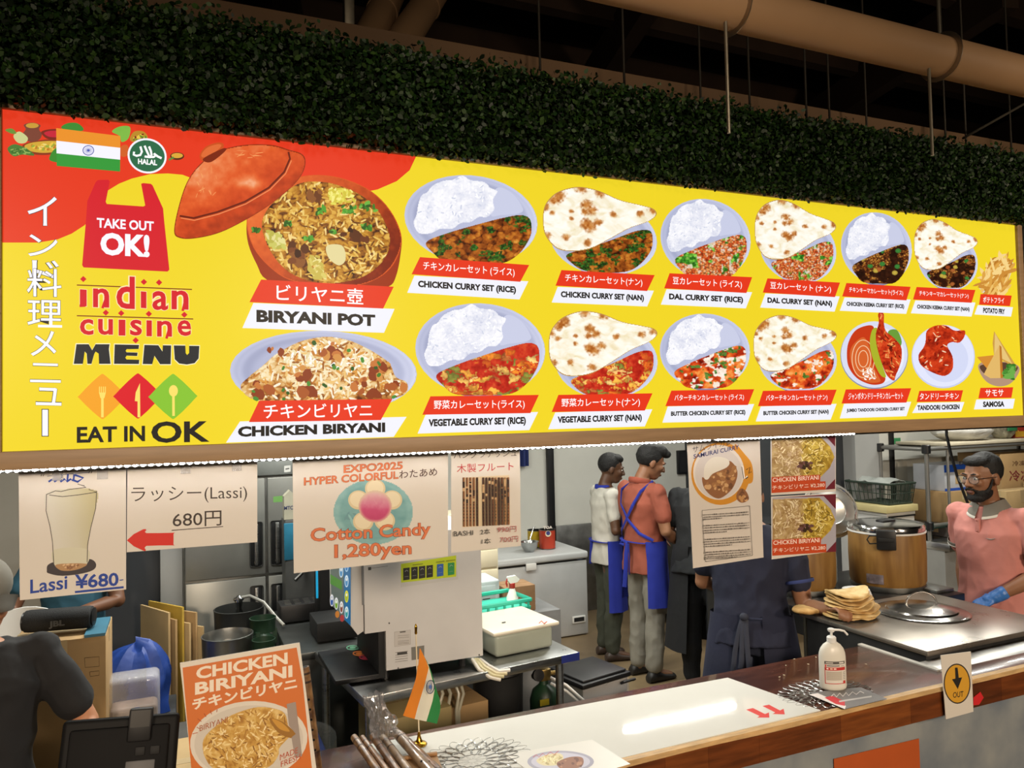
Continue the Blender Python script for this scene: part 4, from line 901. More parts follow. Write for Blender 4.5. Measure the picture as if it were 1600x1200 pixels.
# sanitizer pump bottle
p = atZ(1312, 1079, CT + .009); bx, by, bz = p.x, p.y + .03, CT + .0085
t = thing('pump_bottle', (bx, by, bz), 'white hand sanitizer pump bottle with a red and white label', 'bottle')
BT = TR((bx, by, bz), R(-24))
prof = [(.036, 0), (.040, .004), (.041, .01), (.041, .115), (.0395, .13), (.035, .145), (.027, .158), (.017, .166), (.0155, .168)]
MB(BT).lathe(prof, n=28, sx=1.18, sy=.72).build('body', pm('bottle_white', 'd9d7cc', .35, var=.02), t)
MB(BT).lathe([(.0165, .166), (.0165, .184), (.013, .188), (.0095, .189)], n=20).build('collar', WHITEP, t)
m = MB(BT); m.lathe([(.0045, .186), (.0045, .208)], n=10); m.lathe([(.010, .204), (.0125, .208), (.0125, .214), (.008, .217)], n=16); m.tube([(.008, 0, .211), (.03, -.002, .210), (.046, -.003, .206), (.058, -.004, .192)], [.0045, .0042, .004, .0038], 8)
m.build('pump', WHITEP, t)
def bl(x, y):  # label wraps the front of the bottle
    th = -pi / 2 + (x - 50) / 50 * .95; return BT @ V((.0416 * 1.18 * cos(th), .0416 * .72 * sin(th), .02 + y * .00085))
class LabelArt(Art):
    def px(s, x, y):
        p = bl(x, y); n = BT.to_3x3() @ V((cos(-pi / 2 + (x - 50) / 50 * .95), sin(-pi / 2 + (x - 50) / 50 * .95) * 1.6, 0)).normalized(); return p + n * s.h
    def rect(s, x0, y0, x1, y1, col):
        n = 10; s.up(); vs = []
        for i in range(n + 1): vs += [s.px(x0 + (x1 - x0) * i / n, y0), s.px(x0 + (x1 - x0) * i / n, y1)]
        s.m.add(vs, [(2 * i, 2 * i + 1, 2 * i + 3, 2 * i + 2) for i in range(n)], lin(col)); return s
a = LabelArt((0, 0, 0), (0, -1, 0), lay=6)
a.rect(6, 5, 94, 100, 'd6d2c8'); a.rect(6, 88, 94, 100, '55524e'); a.rect(6, 62, 94, 75, 'b8302a'); a.rect(6, 5, 94, 8, 'b8302a'); a.rect(6, 5, 9, 62, 'b8302a'); a.rect(80, 8, 94, 18, 'b8302a'); a.rect(12, 20, 76, 58, 'bab2a4')
a.rect(12, 92, 40, 96, 'd0ccc4'); a.rect(64, 91, 86, 97, 'd8d4cc'); a.rect(16, 79, 66, 84, '6a6864'); a.rect(70, 79, 88, 82, '9a9690'); a.rect(8, 76, 14, 86, 'c8403a'); a.rect(14, 66, 22, 72, 'f0e8e0'); a.rect(28, 66, 38, 72, 'e0c8b0'); a.rect(42, 66, 52, 72, 'e8d8c8')
for y in (24, 31, 38, 45, 52): a.rect(80, y, 92, y + 3, '8a8680'); a.rect(16, y, 70, y + 1.2, '9a9488')
a.build('label', PRINTM, t)
# OUT card taped on the counter edge
P = [atY(x, y, 1.985) for x, y in ((1470, 1024), (1517, 1018), (1521, 1112), (1478, 1124))]
t = thing('out_sign', P[3], 'white card with a yellow circle, down arrow and OUT', 'sign')
m = MB(); m.col = lin('cdc8be'); m.prism(P, (0, .002, 0)); m.build('card', PRINTM, t, smooth=0)
a = Art((0, 1.985, 0), (0, -1, 0), lay=1); k = K(1200, 880, .26667); c = k((1108, 706))[0]
a.ell(*c, 21, 31.5, '2a2420', rot=-.03); a.ell(*c, 19.2, 29.5, 'c9962a', rot=-.03)
a.poly(k((1095, 612), (1111, 611), (1118, 672), (1138, 668), (1112, 738), (1078, 680), (1098, 676)), '1c1814'); a.text('OUT', k((1084, 790))[0], k((1145, 782))[0], 9, '1c1814', .015)
a.build('print', PRINTM, t)
P = [atY(x, y, 1.996) for x, y in ((1521, 1090), (1532, 1081), (1537, 1090), (1530, 1101), (1521, 1102))]
o = MB().prism(P, (0, .0015, 0)).build('arrow_sticker', pm('red_sticker', 'c8242a', .5, var=.03), smooth=0); tag(o, 'small red arrow sticker on the counter edge beside the OUT card', 'sticker')
P = [atY(x, y, 2.085) for x, y in ((1303, 1186), (1436, 1154), (1440, 1260), (1306, 1290))]
o = MB().prism(P, (0, .0015, 0)).build('orange_sheet', pm('orange_paper', 'b0501c', .6, var=.04), smooth=0); tag(o, 'plain orange sheet taped to the grey wall below the counter', 'sheet')
# crumbs of bread on the counter
rr = random.Random(3); CR = pm('bread_crumb', 'd8c8a8', .8)
for i, (x, y) in enumerate(((1228, 1040), (1263, 1038), (1275, 1027), (1225, 1055), (1353, 1038), (1218, 1058), (1241, 1030))):
    p = atZ(x, y, CT); o = MB().ell((p.x, p.y, CT + .0008), (.006, .003, .001), M.Rotation(rr.uniform(0, 3), 3, 'Z'), 6, 5).build('bread_crumb', CR); tag(o, 'tiny bread crumb on the dark counter behind the sanitizer bottle', 'crumb', 'bread crumbs on the counter')
# small flag on a gold stand
p = atZ(655, 1165, CT); fx, fy_ = p.x, p.y
t = thing('table_flag', (fx, fy_, CT + .003), 'small orange, white and green table flag on a gold stand', 'flag')
b0 = V((fx, fy_, CT + .003)); MB().lathe([(.024, 0), (.025, .003), (.022, .006), (.012, .010), (.008, .017), (.005, .03), (.0035, .04)], b0, 24).build('base', GOLD, t)
MB().cyl(b0 + V((0, 0, .035)), b0 + V((-.004, 0, .345)), .0022, n=8).build('pole', pm('cream_pole', 'e6d8b8', .5), t)
MB().lathe([(.003, 0), (.0045, .004), (.004, .012), (.0048, .02), (.003, .03), (.0005, .033)], b0 + V((-.004, 0, .345)), 12).build('finial', GOLD, t)
k = K(520, 980, .1875)
def band(L, Rr, n=14):
    g = []
    def along(pts, t):
        d = [0]
        for i in range(1, len(pts)): d.append(d[-1] + math.hypot(pts[i][0] - pts[i - 1][0], pts[i][1] - pts[i - 1][1]))
        q = t * d[-1]
        for i in range(1, len(pts)):
            if q <= d[i] + 1e-9: u = (q - d[i - 1]) / (d[i] - d[i - 1]); return (pts[i - 1][0] * (1 - u) + pts[i][0] * u, pts[i - 1][1] * (1 - u) + pts[i][1] * u)
        return pts[-1]
    for i in range(n + 1):
        A, B = along(k(*L), i / n), along(k(*Rr), i / n); row = []
        for j in range(6):
            x, y = A[0] + (B[0] - A[0]) * j / 5, A[1] + (B[1] - A[1]) * j / 5
            row.append(atY(x, y, fy_ - .004 - .010 * sin((x - 628) / 9.5) * min(1, (y - 1010) / 60)))
        g.append(row)
    return MB().sheet(g, (0, .0006, 0))
l1 = ((724, 178), (715, 300), (690, 440), (640, 590), (585, 738)); l2 = ((728, 176), (770, 260), (800, 335), (765, 480), (715, 640), (682, 765)); l3 = ((738, 195), (800, 325), (850, 515), (830, 620), (780, 785)); l4 = ((740, 200), (810, 335), (870, 540), (893, 600), (898, 690), (868, 805))
cl_ = band(l1, l2).build('orange_band', pm('saffron_cloth', 'd9801e', .8, var=.05), t); band(l2, l3).build('white_band', pm('white_cloth', 'd8d4c4', .8, var=.03), t); band(l3, l4).build('green_band', pm('green_cloth', '1f7a3c', .8, var=.05), t)
a = Art((0, fy_ - .0165, 0), (0, -1, 0), lay=1); c = k((812, 498))[0]; a.ring(*c, 6.8, 11, 1.3, '2a3a5a', rot=.1); a.ell(*c, 2.2, 3.2, '2f5aa0')
for i in range(16): q = pi * i / 8; a.line([c, (c[0] + 5.6 * cos(q), c[1] + 9.6 * sin(q))], .5, '4a6aa8')
a.build('wheel_emblem', PRINTM, t)
# biriyani menu stand (acrylic) leaning on the counter
C4 = [(281, 1036), (468, 1004), (500, 1243), (310, 1290)]
tilt = .045
def stp(x, y):
    n = V((-.14, -1, .12)).normalized(); P0 = V((.16, 2.25, 1.2)); d = ray(x, y); return CAM + d * ((P0 - CAM).dot(n) / d.dot(n))
NS = V((-.14, -1, .12)).normalized()
P = [stp(*c) for c in C4]; zb = CT + .001
t = thing('menu_stand', (.17, 2.25, CT), 'upright orange chicken biriyani menu sheet in a clear stand', 'menu stand')
m = MB(); m.col = lin('dcd6ca'); m.prism(P, -NS * .0025); m.build('sheet', PRINTM, t, smooth=0)
m = MB(); m.prism([p - NS * .003 for p in P], -NS * .003); m.build('acrylic_back', PVC, t, smooth=0)
lo = (P[2] + P[3]) / 2; m = MB(); m.box((lo.x - .16, lo.y - .03, CT), (lo.x + .16, lo.y + .07, CT + .004)); m.build('foot', PVC, t)
a = Art(V((.16, 2.25, 1.2)), NS, lay=1); k = K(250, 880, .26678)
OR = 'd0702a'; a.poly(k((132, 612), (800, 494), (835, 690), (895, 1250), (200, 1400)), OR)
def disc(cx, cy, rx, ry, col): c = k((cx, cy))[0]; a.ell(c[0], c[1], rx * .26678, ry * .26678, col, rot=-.1)
disc(520, 1040, 345, 232, 'dcd6ca'); disc(520, 1045, 320, 212, 'cfc8bc')
q = k((250, 1080), (262, 1020), (320, 960), (420, 890), (560, 845), (660, 850), (730, 880), (750, 960), (760, 1010), (700, 1080), (690, 1130), (640, 1190), (500, 1240), (330, 1210), (270, 1150)); a.smooth(q, 'b88a3c', 4); Q = bez(q, 4)
a.field(Q, lambda x, y: ramp(.15 + .8 * fbm(x / 9, y / 8, 7, 4), ['6a4414', 'a8762a', 'c89c48', 'e0c078', 'f0dca8'])); a.grains(Q, 330, 10, 1.9, ['d8b464', 'c89a44', 'ecd494', 'a8782c', 'f0dca8', '8a5c20'], 8); a.smooth(k((640, 910), (720, 930), (795, 1000), (770, 1025), (690, 990)), '9a6c24'); a.smooth(k((655, 912), (715, 935), (760, 985), (700, 970)), 'c89438')
a.poly(k((742, 825), (795, 812), (832, 1130), (790, 1140), (770, 1020), (795, 1000), (755, 950)), '9c8f86')
CRM = 'efe2cf'
a.text('CHICKEN', k((212, 682))[0], k((748, 590))[0], 19, CRM, .035); a.text('BIRIYANI', k((205, 772))[0], k((776, 665))[0], 19, CRM, .035); a.text('チキンビリヤニ', k((190, 862))[0], k((803, 735))[0], 19, CRM, .035)
a.text('BIRIYANI', k((232, 985))[0], k((396, 930))[0], 9, 'a8603a', .0); a.text('MADE', k((703, 1155))[0], k((808, 1110))[0], 9, 'b8502c', 0); a.text('FRESH', k((708, 1195))[0], k((822, 1148))[0], 9, 'b8502c', 0)
for x0, y0, x1, y1 in ((190, 1000, 220, 992), (215, 960, 232, 970), (220, 910, 242, 928), (258, 880, 270, 900), (295, 862, 302, 885), (335, 855, 332, 872)): a.line(k((x0, y0), (x1, y1)), 1.1, 'b0562a')
a.build('print', BRICKP, t, 'printed biriyani plate under CHICKEN BIRIYANI lettering')
# bamboo flutes
def bamboo(name, c1, c2):
    m = pm(name, c1, .4, var=.3, scale=26, col2=c2, stretch=(1, 1, 1), coat=.25); return m
FM = [bamboo('burnt_bamboo_%d' % i, a_, b_) for i, (a_, b_) in enumerate((('9a7448', '4a2c16'), ('8a6038', '3a2212'), ('a8805a', '5a3a22'), ('9c8468', '5e4632')))]
def flute(p0, p1, r, label, mi, holes=6, start=.25):
    p0 = V(p0); p1 = V(p1); d = (p1 - p0); L_ = d.length; d.normalize()
    t = thing('bamboo_flute', p1, label, 'flute', 'burnt bamboo flutes')
    prof = [(r * .93, 0)]
    for i in range(1, 20): prof.append((r * (1 + .05 * (i % 6 == 0) + .02 * sin(i * 2.1)), L_ * i / 20))
    prof.append((r * .95, L_)); MB().lathe(prof, p0, 14, ax=d).build('body', FM[mi], t)
    m = MB(); m.cyl(p0 - d * .0006, p0 + d * .002, r * .6, n=12); m.build('bore', HOLE, t)
    up = (CAM - p0); up = (up - d * up.dot(d)).normalized()
    for i in range(holes):
        c = p0 + d * (L_ * (start + .095 * i)) + up * (r * .985); MB().lathe([(r * .26, 0), (r * .24, .0012)], c, 10, ax=up).build('finger_hole', HOLE, t)
    for q in (.06, .14, .8):
        MB().lathe([(r * 1.03, -.003), (r * 1.05, 0), (r * 1.03, .003)], p0 + d * (L_ * q), 14, ax=d).build('burn_ring', pm('burn_ring', '3a2412', .5), t)
    return t
nm = ['leftmost bamboo flute of the pile by the menu stand', 'carved bamboo flute with turned rings, second from the left', 'third bamboo flute from the left in the counter pile', 'mottled bamboo flute in the middle of the counter pile', 'longest bamboo flute reaching furthest back in the pile', 'rightmost bamboo flute of the pile by the small flag']
tops = ((553, 1152), (566, 1152), (582, 1150), (598, 1152), (612, 1138), (624, 1146)); ends = ((612, 1235), (630, 1238), (646, 1240), (668, 1242), (688, 1222), (698, 1216)); fr = (.0115, .0085, .0115, .012, .0145, .0115)
for i in range(6):
    q0 = atZ(*tops[i], 1.045 if i not in (3,) else 1.03); q1 = atZ(*ends[i], 1.018)
    flute(q0, q1 + (q1 - q0) * .55, fr[i], nm[i], (0, 2, 1, 3, 3, 1)[i], start=.45)
b0 = atY(476, 1042, 2.30); b1 = atY(497, 1225, 2.27)
flute(b0, V((b1.x, b1.y, CT + .03)), .0135, 'upright bamboo flute leaning behind the orange menu stand', 0, 6, .3)
# tray the flutes rest on
o = thing('flute_tray', (.62, 2.2, CT + .003), 'low tan wooden tray under the pile of bamboo flutes', 'tray')
MB(TR((.60, 2.19, CT + .0035), R(-8))).box((-.10, -.12, 0), (.10, .10, .006), r=.002).build('tray_base', pm('tan_wood', 'b48a5c', .5, stretch=(1, 6, 1)), o)
MB(TR((.60, 2.19, CT + .0035), R(-8))).box((-.10, .09, .006), (.10, .10, .016), r=.002).build('tray_rim', pm('tan_wood', 'b48a5c', .5), o)
# clear wrap gathered on the flutes
m = MB(); rng = random.Random(4); q0 = atZ(603, 1150, 1.05); rings = []
for i in range(15):
    v = i / 14; c = q0 + V((-.035 * v, .02 * v - .006, .002 + .125 * v)); row = []
    for j in range(36):
        th = 2 * pi * j / 36; rr_ = (.030 - .012 * v + .012 * abs(sin(v * 5.0))) * (1 + .75 * noise.noise(V((cos(th) * 3.5, sin(th) * 3.5, i * .33)))); row.append(c + V((rr_ * cos(th), .6 * rr_ * sin(th), .012 * noise.noise(V((cos(th) * 3, sin(th) * 3, i * .8))))))
    rings.append(row)
m.rings(rings, cap=False); o = m.build('plastic_wrap', pm('shiny_wrap', 'd4d4d8', .08, .75, var=.05, alpha=.45, spec=1), smooth=0, fix=False); tag(o, 'crumpled shiny clear plastic wrap around the tops of the flutes', 'plastic wrap')
# till screen seen from behind
t = thing('till_screen', (-.16, 2.2, CT), 'black till touch screen seen from behind with a small card reader', 'till')
TT = M.Translation((-.165, 2.2, CT)) @ M.Rotation(R(-4), 4, 'Z') @ M.Rotation(R(4), 4, 'Y') @ M.Rotation(R(-14), 4, 'X')
MB(TT).box((-.135, 0, .05), (.14, .022, .285), r=.012, seg=3).build('screen_shell', pm('till_shell', '0a0a0b', .65, spec=.25), t)
MB(TT).box((-.115, -.014, .04), (.118, .001, .262), r=.008).build('rear_cover', pm('till_back', '0e0e0f', .7, var=.06, spec=.2), t)
MB(TT).box((.02, -.03, .225), (.075, .004, .305), r=.005).build('card_reader', pm('reader_grey', '1a1a1b', .5, spec=.3), t); MB(TT).box((.025, -.0305, .26), (.070, -.0298, .30)).build('reader_glass', pm('reader_glass', '3c3b39', .2), t)
for x in (.04, .075): MB(TT).box((x, -.018, .19), (x + .024, -.012, .212), r=.003).build('button', BLACKM, t)
MB(TT).box((.02, -.017, .05), (.09, -.013, .18), r=.003).build('cable_plate', pm('plate_grey', '48484a', .5), t)
MB().box((-.22, 2.12, CT), (-.10, 2.30, CT + .012), r=.005).build('foot', BLACKP, t); MB().tube([(-.16, 2.24, CT + .01), (-.16, 2.235, CT + .12)], .018, 12).build('neck', BLACKP, t)
# ------------------------------------------------------------------ tandoor worktop and right-hand side
TZ = 1.03
t = thing('tandoor_unit', (3.27, 2.6, 0), 'stainless steel tandoor oven unit with a worn flat top', 'oven')
X0, X1, Y0, Y1 = 2.79, 3.66, 2.235, 2.93
MB().box((X0, Y0, TZ - .022), (X1, Y1, TZ), r=.004).build('steel_top', pm('worn_steel_top', 'aaa298', .30, .8, var=.16, scale=4, rvar=.12, bump=.04, bscale=3), t)
MB().box((X0 + .015, Y0 + .02, .12), (X1 - .015, Y1 - .02, TZ - .022), r=.003).build('body', pm('dark_oven_body', '3a3a3a', .45, .6, var=.2), t)
for x in (X0 + .05, X1 - .05):
    for y in (Y0 + .06, Y1 - .06): MB().cyl((x, y, 0), (x, y, .125), .02, n=10).build('leg', STEELD, t)
c = V((3.29, 2.66, TZ + .001))
lt = thing('round_steel_cover', c, 'round shallow steel lid with a bail handle covering the tandoor mouth', 'lid')
MB().lathe([(.205, 0), (.21, .003), (.205, .006), (.19, .008), (.16, .013), (.155, .02), (.11, .032), (.06, .04), (0, .043)], c, 40).build('dome', pm('lid_steel', 'c2bfbb', .18, 1, var=.12, scale=6, rvar=.08), lt)
pts = [c + V((-.075 * cos(pi * i / 14) * .92 + 0, .075 * cos(pi * i / 14) * .39, .034 + .062 * sin(pi * i / 14))) for i in range(15)]
MB().tube(pts, .0045, 8).build('handle', CHROME, lt)
# steel shelf between the counter edge and the oven
o = MB().box((XE + .013, YF + .116, CT - .03), (6.0, Y0 - .002, CT - .003), r=.002).build('steel_ledge', pm('worn_ledge_steel', 'a6a4a0', .33, 1, var=.2, scale=9, rvar=.15)); tag(o, 'narrow worn steel ledge between the counter edge and the tandoor', 'ledge')
# stack of folded naan
NA = [pm('naan_bread_%d' % i, a_, .75, var=.1, scale=22, col2=b_, bump=.35, bscale=60) for i, (a_, b_) in enumerate((('dcbf86', 'c09a58'), ('e0c892', 'c8a262'), ('d0ae72', 'a87e42')))]
def naan(c, rx, ry, th, seed, rz, sag):
    m = MB(TR(c, rz)); n = 26; rings = []
    def ring(s, z): 
        o_ = []
        for j in range(n):
            a_ = 2 * pi * j / n; q = 1 + .10 * noise.noise(V((cos(a_) * 1.6, sin(a_) * 1.6, seed * 3.1))); x, y = rx * q * cos(a_) * s, ry * q * sin(a_) * s
            o_.append((x, y, z + sag * (x / rx) ** 2 + .006 * noise.noise(V((x * 22, y * 22, seed * 1.7))) + .004 * sin(x * 40 + seed)))
        return o_
    m.rings([ring(.01, 0), ring(.6, 0), ring(.93, .001), ring(1, th * .3), ring(.99, th * .75), ring(.9, th), ring(.5, th * 1.1), ring(.01, th * 1.12)])
    return m
nl = ['bottom', 'second', 'third', 'fourth', 'fifth', 'sixth', 'seventh', 'top']
b = V((2.925, 2.74, TZ + .004)); rr = random.Random(8)
for i in range(8):
    m = naan(b + V((-.004 * i + rr.uniform(-.012, .012), rr.uniform(-.01, .01), i * .0145)), (.128 - .004 * i), .085, .013, i + 1, R(-18 + rr.uniform(-8, 8)), .006 + .004 * i)
    o = m.build('naan_bread', NA[i % 3], smooth=60); tag(o, f'{nl[i]} folded naan bread of the stack beside the tandoor lid' if i in (0, 7) else f'folded naan bread {nl[i]} from the bottom of the stack', 'bread', 'folded naan breads in the stack')
# foam bowl behind the naan
p = V((3.33, 3.09, .975)); 
t = thing('foam_bowl', p, 'white foam bowl upside down behind the naan stack', 'bowl'); MB().lathe([(.085, 0), (.088, .008), (.078, .05), (.068, .075), (.05, .08), (0, .08)], p, 28).build('body', WHITEP, t); MB().lathe([(.085, .0), (.092, .003), (.092, .009), (.086, .011)], p, 28).build('rim', WHITEP, t)
# black table that carries the rice warmers
t = thing('work_table', (3.6, 3.4, 0), 'black work table behind the tandoor carrying the rice warmers', 'table')
MB().box((3.0, 2.97, .93), (4.02, 3.72, .972), r=.005).build('top', pm('black_table_top', '2a2a2b', .35, .5, var=.2), t)
for x in (3.05, 3.97):
    for y in (3.02, 3.67): MB().box((x - .025, y - .025, 0), (x + .025, y + .025, .93)).build('leg', BLACKP, t)
p0 = V((3.86, 3.02, .973)); o = MB().box(p0, p0 + V((.14, .2, .02)), r=.003).build('wire_tray', STEELD); tag(o, 'flat ribbed steel tray at the foot of the closed rice warmer', 'tray')
# rice warmers: wood-look drums with steel lids
WARM_W = pm('wood_grain_drum', '94703a', .45, var=.12, scale=4, stretch=(6, 6, .6), col2='765326')
def warmer(c, r, h, label, lid=True):
    t = thing('rice_warmer', c, label, 'rice warmer', 'wood look rice warmers'); c = V(c)
    MB().lathe([(r * .96, 0), (r * .98, .012), (r * .97, .03)], c, 40).build('foot_ring', STEELD, t)
    MB().lathe([(r * .95, .03), (r * .985, .05), (r, h * .5), (r * .99, h * .84), (r * .985, h * .86)], c, 40).build('drum', WARM_W, t)
    MB().lathe([(r * .985, h * .855), (r * 1.015, h * .862), (r * 1.015, h * .885), (r * .985, h * .89)], c, 40, cap=False).build('rim_band', WHITEP, t)
    f = (CAM - c); f.z = 0; f.normalize(); s = V((-f.y, f.x, 0))
    if lid:
        MB().lathe([(r * 1.0, h * .885), (r * 1.0, h * .95), (r * .96, h * .985), (r * .8, h * 1.0), (r * .3, h * 1.01), (0, h * 1.01)], c, 40).build('lid', CHROME, t)
        o = MB().box(c + V((-.05, -.03, h * 1.0)), c + V((.05, .03, h * 1.035)), r=.008); o.build('lid_knob', BLACKP, t)
        fr = M((( s.x, f.x, 0), (s.y, f.y, 0), (0, 0, 1)))
        q = c + f * (r * 1.0); m = MB(M.Translation(q) @ fr.to_4x4()); m.box((-.05, -.01, h * .66), (.05, .03, h * .95), r=.006); cl_ = m.build('latch', BLACKP, t)
        m = MB(M.Translation(q) @ fr.to_4x4()); m.box((-.042, .028, h * .78), (.042, .036, h * .84), r=.003); m.build('latch_bar', BLACKM, cl_)
        m = MB(M.Translation(q) @ fr.to_4x4()); m.tube([(.05 * -1, .01, h * .86), (-.085, .015, h * .86), (-.098, .016, h * .8), (-.085, .015, h * .74), (-.05, .01, h * .745)], .004, 8); m.build('latch_loop', BLACKM, cl_)
        m = MB(M.Translation(c) @ fr.to_4x4()); pts = []
        g0 = [(r * 1.004 * sin(a_), r * 1.004 * cos(a_), h * .13) for a_ in (-.55, -.4, -.25, -.1)]; m.sheet([g0, [(x, y, h * .27) for x, y, z in g0]]); m.build('sticker', pm('faded_sticker', '8a7f86', .5, var=.3, scale=20), t)
    else:
        MB().lathe([(r * .95, h * .9), (r * .9, h * .6), (r * .5, h * .55), (0, h * .55)], c, 40, cap=False).build('inner_pot', STEELD, t)
        q = c + f * r; m = MB(); m.box(q + V((-.05, -.01, h * .7)), q + V((.05, .02, h * .8)), r=.005); m.build('latch', BLACKP, t)
    return t
warmer((3.80, 3.29, .973), .208, .375, 'closed wood look rice warmer with steel lid and black latch')
warmer((3.30, 3.48, .973), .21, .34, 'open wood look rice warmer without lid behind the naan stack', False)
c = atY(1297, 797, 3.62); ax = V((-.35, -.9, .28)).normalized()
t = thing('steam_lid', (c.x, c.y, c.z - .18), 'large round aluminium lid leaning upright behind the posters', 'lid')
MB().lathe([(.172, -.012), (.175, -.002), (.172, .004), (.16, .006), (.158, .012), (.095, .018), (.09, .022), (.084, .018), (0, .018)], c, 44, ax=ax).build('disc', pm('aluminium_lid', 'c9c9c4', .3, .85, var=.06), t)
MB().lathe([(.15, .014), (.154, .019), (.15, .021)], c, 44, ax=ax, cap=False).build('raised_ring', CHROME, t)
# third warmer under the lid
warmer((3.42, 3.98, .98), .19, .33, 'rear wood look rice warmer below the leaning aluminium lid', True)
t = thing('side_table', (3.5, 4.0, 0), 'low steel table under the rear rice warmer', 'table'); MB().box((3.17, 3.76, .94), (3.7, 4.2, .98), r=.004).build('top', STEELD, t)
for x in (3.21, 3.66):
    for y in (3.8, 4.16): MB().cyl((x, y, 0), (x, y, .94), .02, n=10).build('leg', STEELD, t)
# water bottle between warmers
p = V((3.60, 3.52, .973)); t = thing('water_bottle', p, 'clear water bottle with a blue cap between the rice warmers', 'bottle'); MB().lathe([(.03, 0), (.033, .01), (.033, .15), (.028, .19), (.013, .22), (.013, .235)], p, 18).build('body', CLEAR, t); MB().lathe([(.015, .232), (.015, .252), (0, .253)], p, 16).build('cap', BLUEP, t)
# steel bench along the right, with cabinets
t = thing('steel_bench', (6.2, 4.5, 0), 'stainless bench with grey cupboards along the right wall', 'bench')
MB().box((5.53, 4.2, .86), (7.6, 4.95, .92), r=.004).build('top', STEEL, t); MB().box((5.54, 4.25, .2), (7.6, 4.93, .86)).build('cupboard', pm('grey_cupboard', '8d8f8d', .5, var=.05), t)
for x in (5.6, 6.5, 7.5): MB().cyl((x, 4.3, 0), (x, 4.3, .2), .02, n=10).build('leg', STEELD, t)
MB().box((6.02, 4.235, .22), (6.03, 4.25, .84)).build('door_gap', HOLE, t)
# storage rack above the bench
rk = thing('storage_rack', (6.3, 4.4, .92), 'grey tube storage rack with black joints standing on the bench', 'rack')
rz0, rz1 = atY(1452, 822, 4.4).z, atY(1447, 702, 4.4).z; rx = 5.567
TUB = pm('rack_tube', '8b8a86', .35, .6, var=.08)
for x in (rx, 7.4):
    for y in (4.4, 4.85): MB().cyl((x, y, .92), (x, y, rz1), .017, n=12).build('upright', TUB, rk)
    for y in (4.4, 4.85):
        for z in (rz0, rz1): MB().lathe([(.03, -.035), (.034, -.03), (.034, .03), (.03, .035)], (x, y, z), 14).build('joint', BLACKP, rk)
for z in (rz0, rz1):
    for y in (4.4, 4.85): MB().cyl((rx, y, z), (7.4, y, z), .017, n=12).build('rail', TUB, rk)
    for x in (rx, 7.4): MB().cyl((x, 4.4, z), (x, 4.85, z), .017, n=12).build('rail', TUB, rk)
MB().box((5.78, 4.38, rz1 + .017), (7.42, 4.87, rz1 + .042), r=.004).build('shelf_board', pm('pale_board', 'c4bba4', .6, var=.08), rk)
MB().cyl((5.84, 4.42, rz0), (5.84, 4.42, rz1), .012, n=10).build('brace', TUB, rk); MB().box((rx + .03, 4.42, rz0 - .03), (7.38, 4.84, rz0 - .012)).build('lower_shelf', STEELD, rk)
def carton(a, b, label, mat=CARD, rz=0, tape=True, mark=None, flaps=False):
    a, b = V(a), V(b); c = V(((a.x + b.x) / 2, (a.y + b.y) / 2, a.z)); h = (b - a) / 2
    t = thing('carton', c, label, 'carton'); T = TR(c, rz); z = b.z - a.z
    MB(T).box((-h.x, -h.y, 0), (h.x, h.y, z), r=.003).build('box', mat, t)
    if tape: MB(T).box((-h.x - .001, -.025, z - .06), (h.x + .001, .025, z + .001)).build('tape', TAPE, t); MB(T).box((-.03, -h.y - .001, z * .72), (.03, -h.y, z + .0012)).build('tape', TAPE, t)
    MB(T).box((-h.x, -.0015, z), (h.x, .0015, z + .0008)).build('flap_seam', pm('seam_brown', '6a5030', .9), t)
    return t, T, h, z
zs = rz0 - .012
t, T, h, z = carton((5.86, 4.46, zs), (6.30, 4.80, zs + .26), 'brown carton on the rack shelf behind the man in pink')
t, T, h, z = carton((5.9, 4.5, zs + .262), (6.36, 4.8, zs + .48), 'blue and white printed carton stacked under the rack top', pm('white_box', 'b8bcc4', .5, var=.04), tape=False)
for x0, x1, z0, z1 in ((-h.x, h.x, z * .72, z + .0011), (-h.x, h.x, 0, z * .1)): MB(T).box((x0 - .0015, -h.y - .0016, z0), (x1 + .0015, -h.y, z1)).build('blue_print', BLUEP, t)
MB(T).box((-.10, -h.y - .002, z * .25), (.06, -h.y - .0005, z * .8)).build('pasted_label', CARD2, t)
a = Art((0, 4.497, 0), (0, -1, 0), lay=8); a.text('EX', (1499, 727), (1508, 726), 6, '3a3a40', .02); a.build('print', PRINTM, t)
t, T, h, z = carton((6.50, 4.42, zs), (7.3, 4.82, zs + .55), 'tall brown carton with dark red characters at the right of the rack', CARD)
a = Art((0, 4.418, 0), (0, -1, 0), lay=4); a.text('冷凍食', (1582, 728), (1612, 727), 8, '6a4a34', 0); a.text('冷凍', (1577, 752), (1612, 751), 17, '7a2c30', .01); a.build('print', PRINTM, t)
t, T, h, z = carton((6.30, 4.25, .921), (6.72, 4.39, .921 + .36), 'small light carton standing on the bench behind the pink shoulder', CARD2)
t, T, h, z = carton((6.74, 4.22, .921), (7.3, 4.39, .921 + .40), 'front carton with tape at the far right of the bench', CARD2)
t, T, h, z = carton((5.80, 4.43, .922), (6.25, 4.62, .922 + .09), 'low dark tray box on the bench under the rack', pm('grey_box', '5a5654', .6))
# teal basin
c = V((5.98, 4.30, .922)); t = thing('teal_basin', c, 'turquoise plastic basin on the steel bench', 'basin'); MB().lathe([(.11, 0), (.14, .15), (.15, .16), (.14, .165), (.13, .15), (.10, .01), (0, .01)], c, 28, cap=False, sx=1.3).build('bowl', TEAL, t); MB().lathe([(.15, .155), (.155, .16), (.15, .168), (.146, .16)], c, 28, cap=False, sx=1.3).build('rim', TEAL, t)
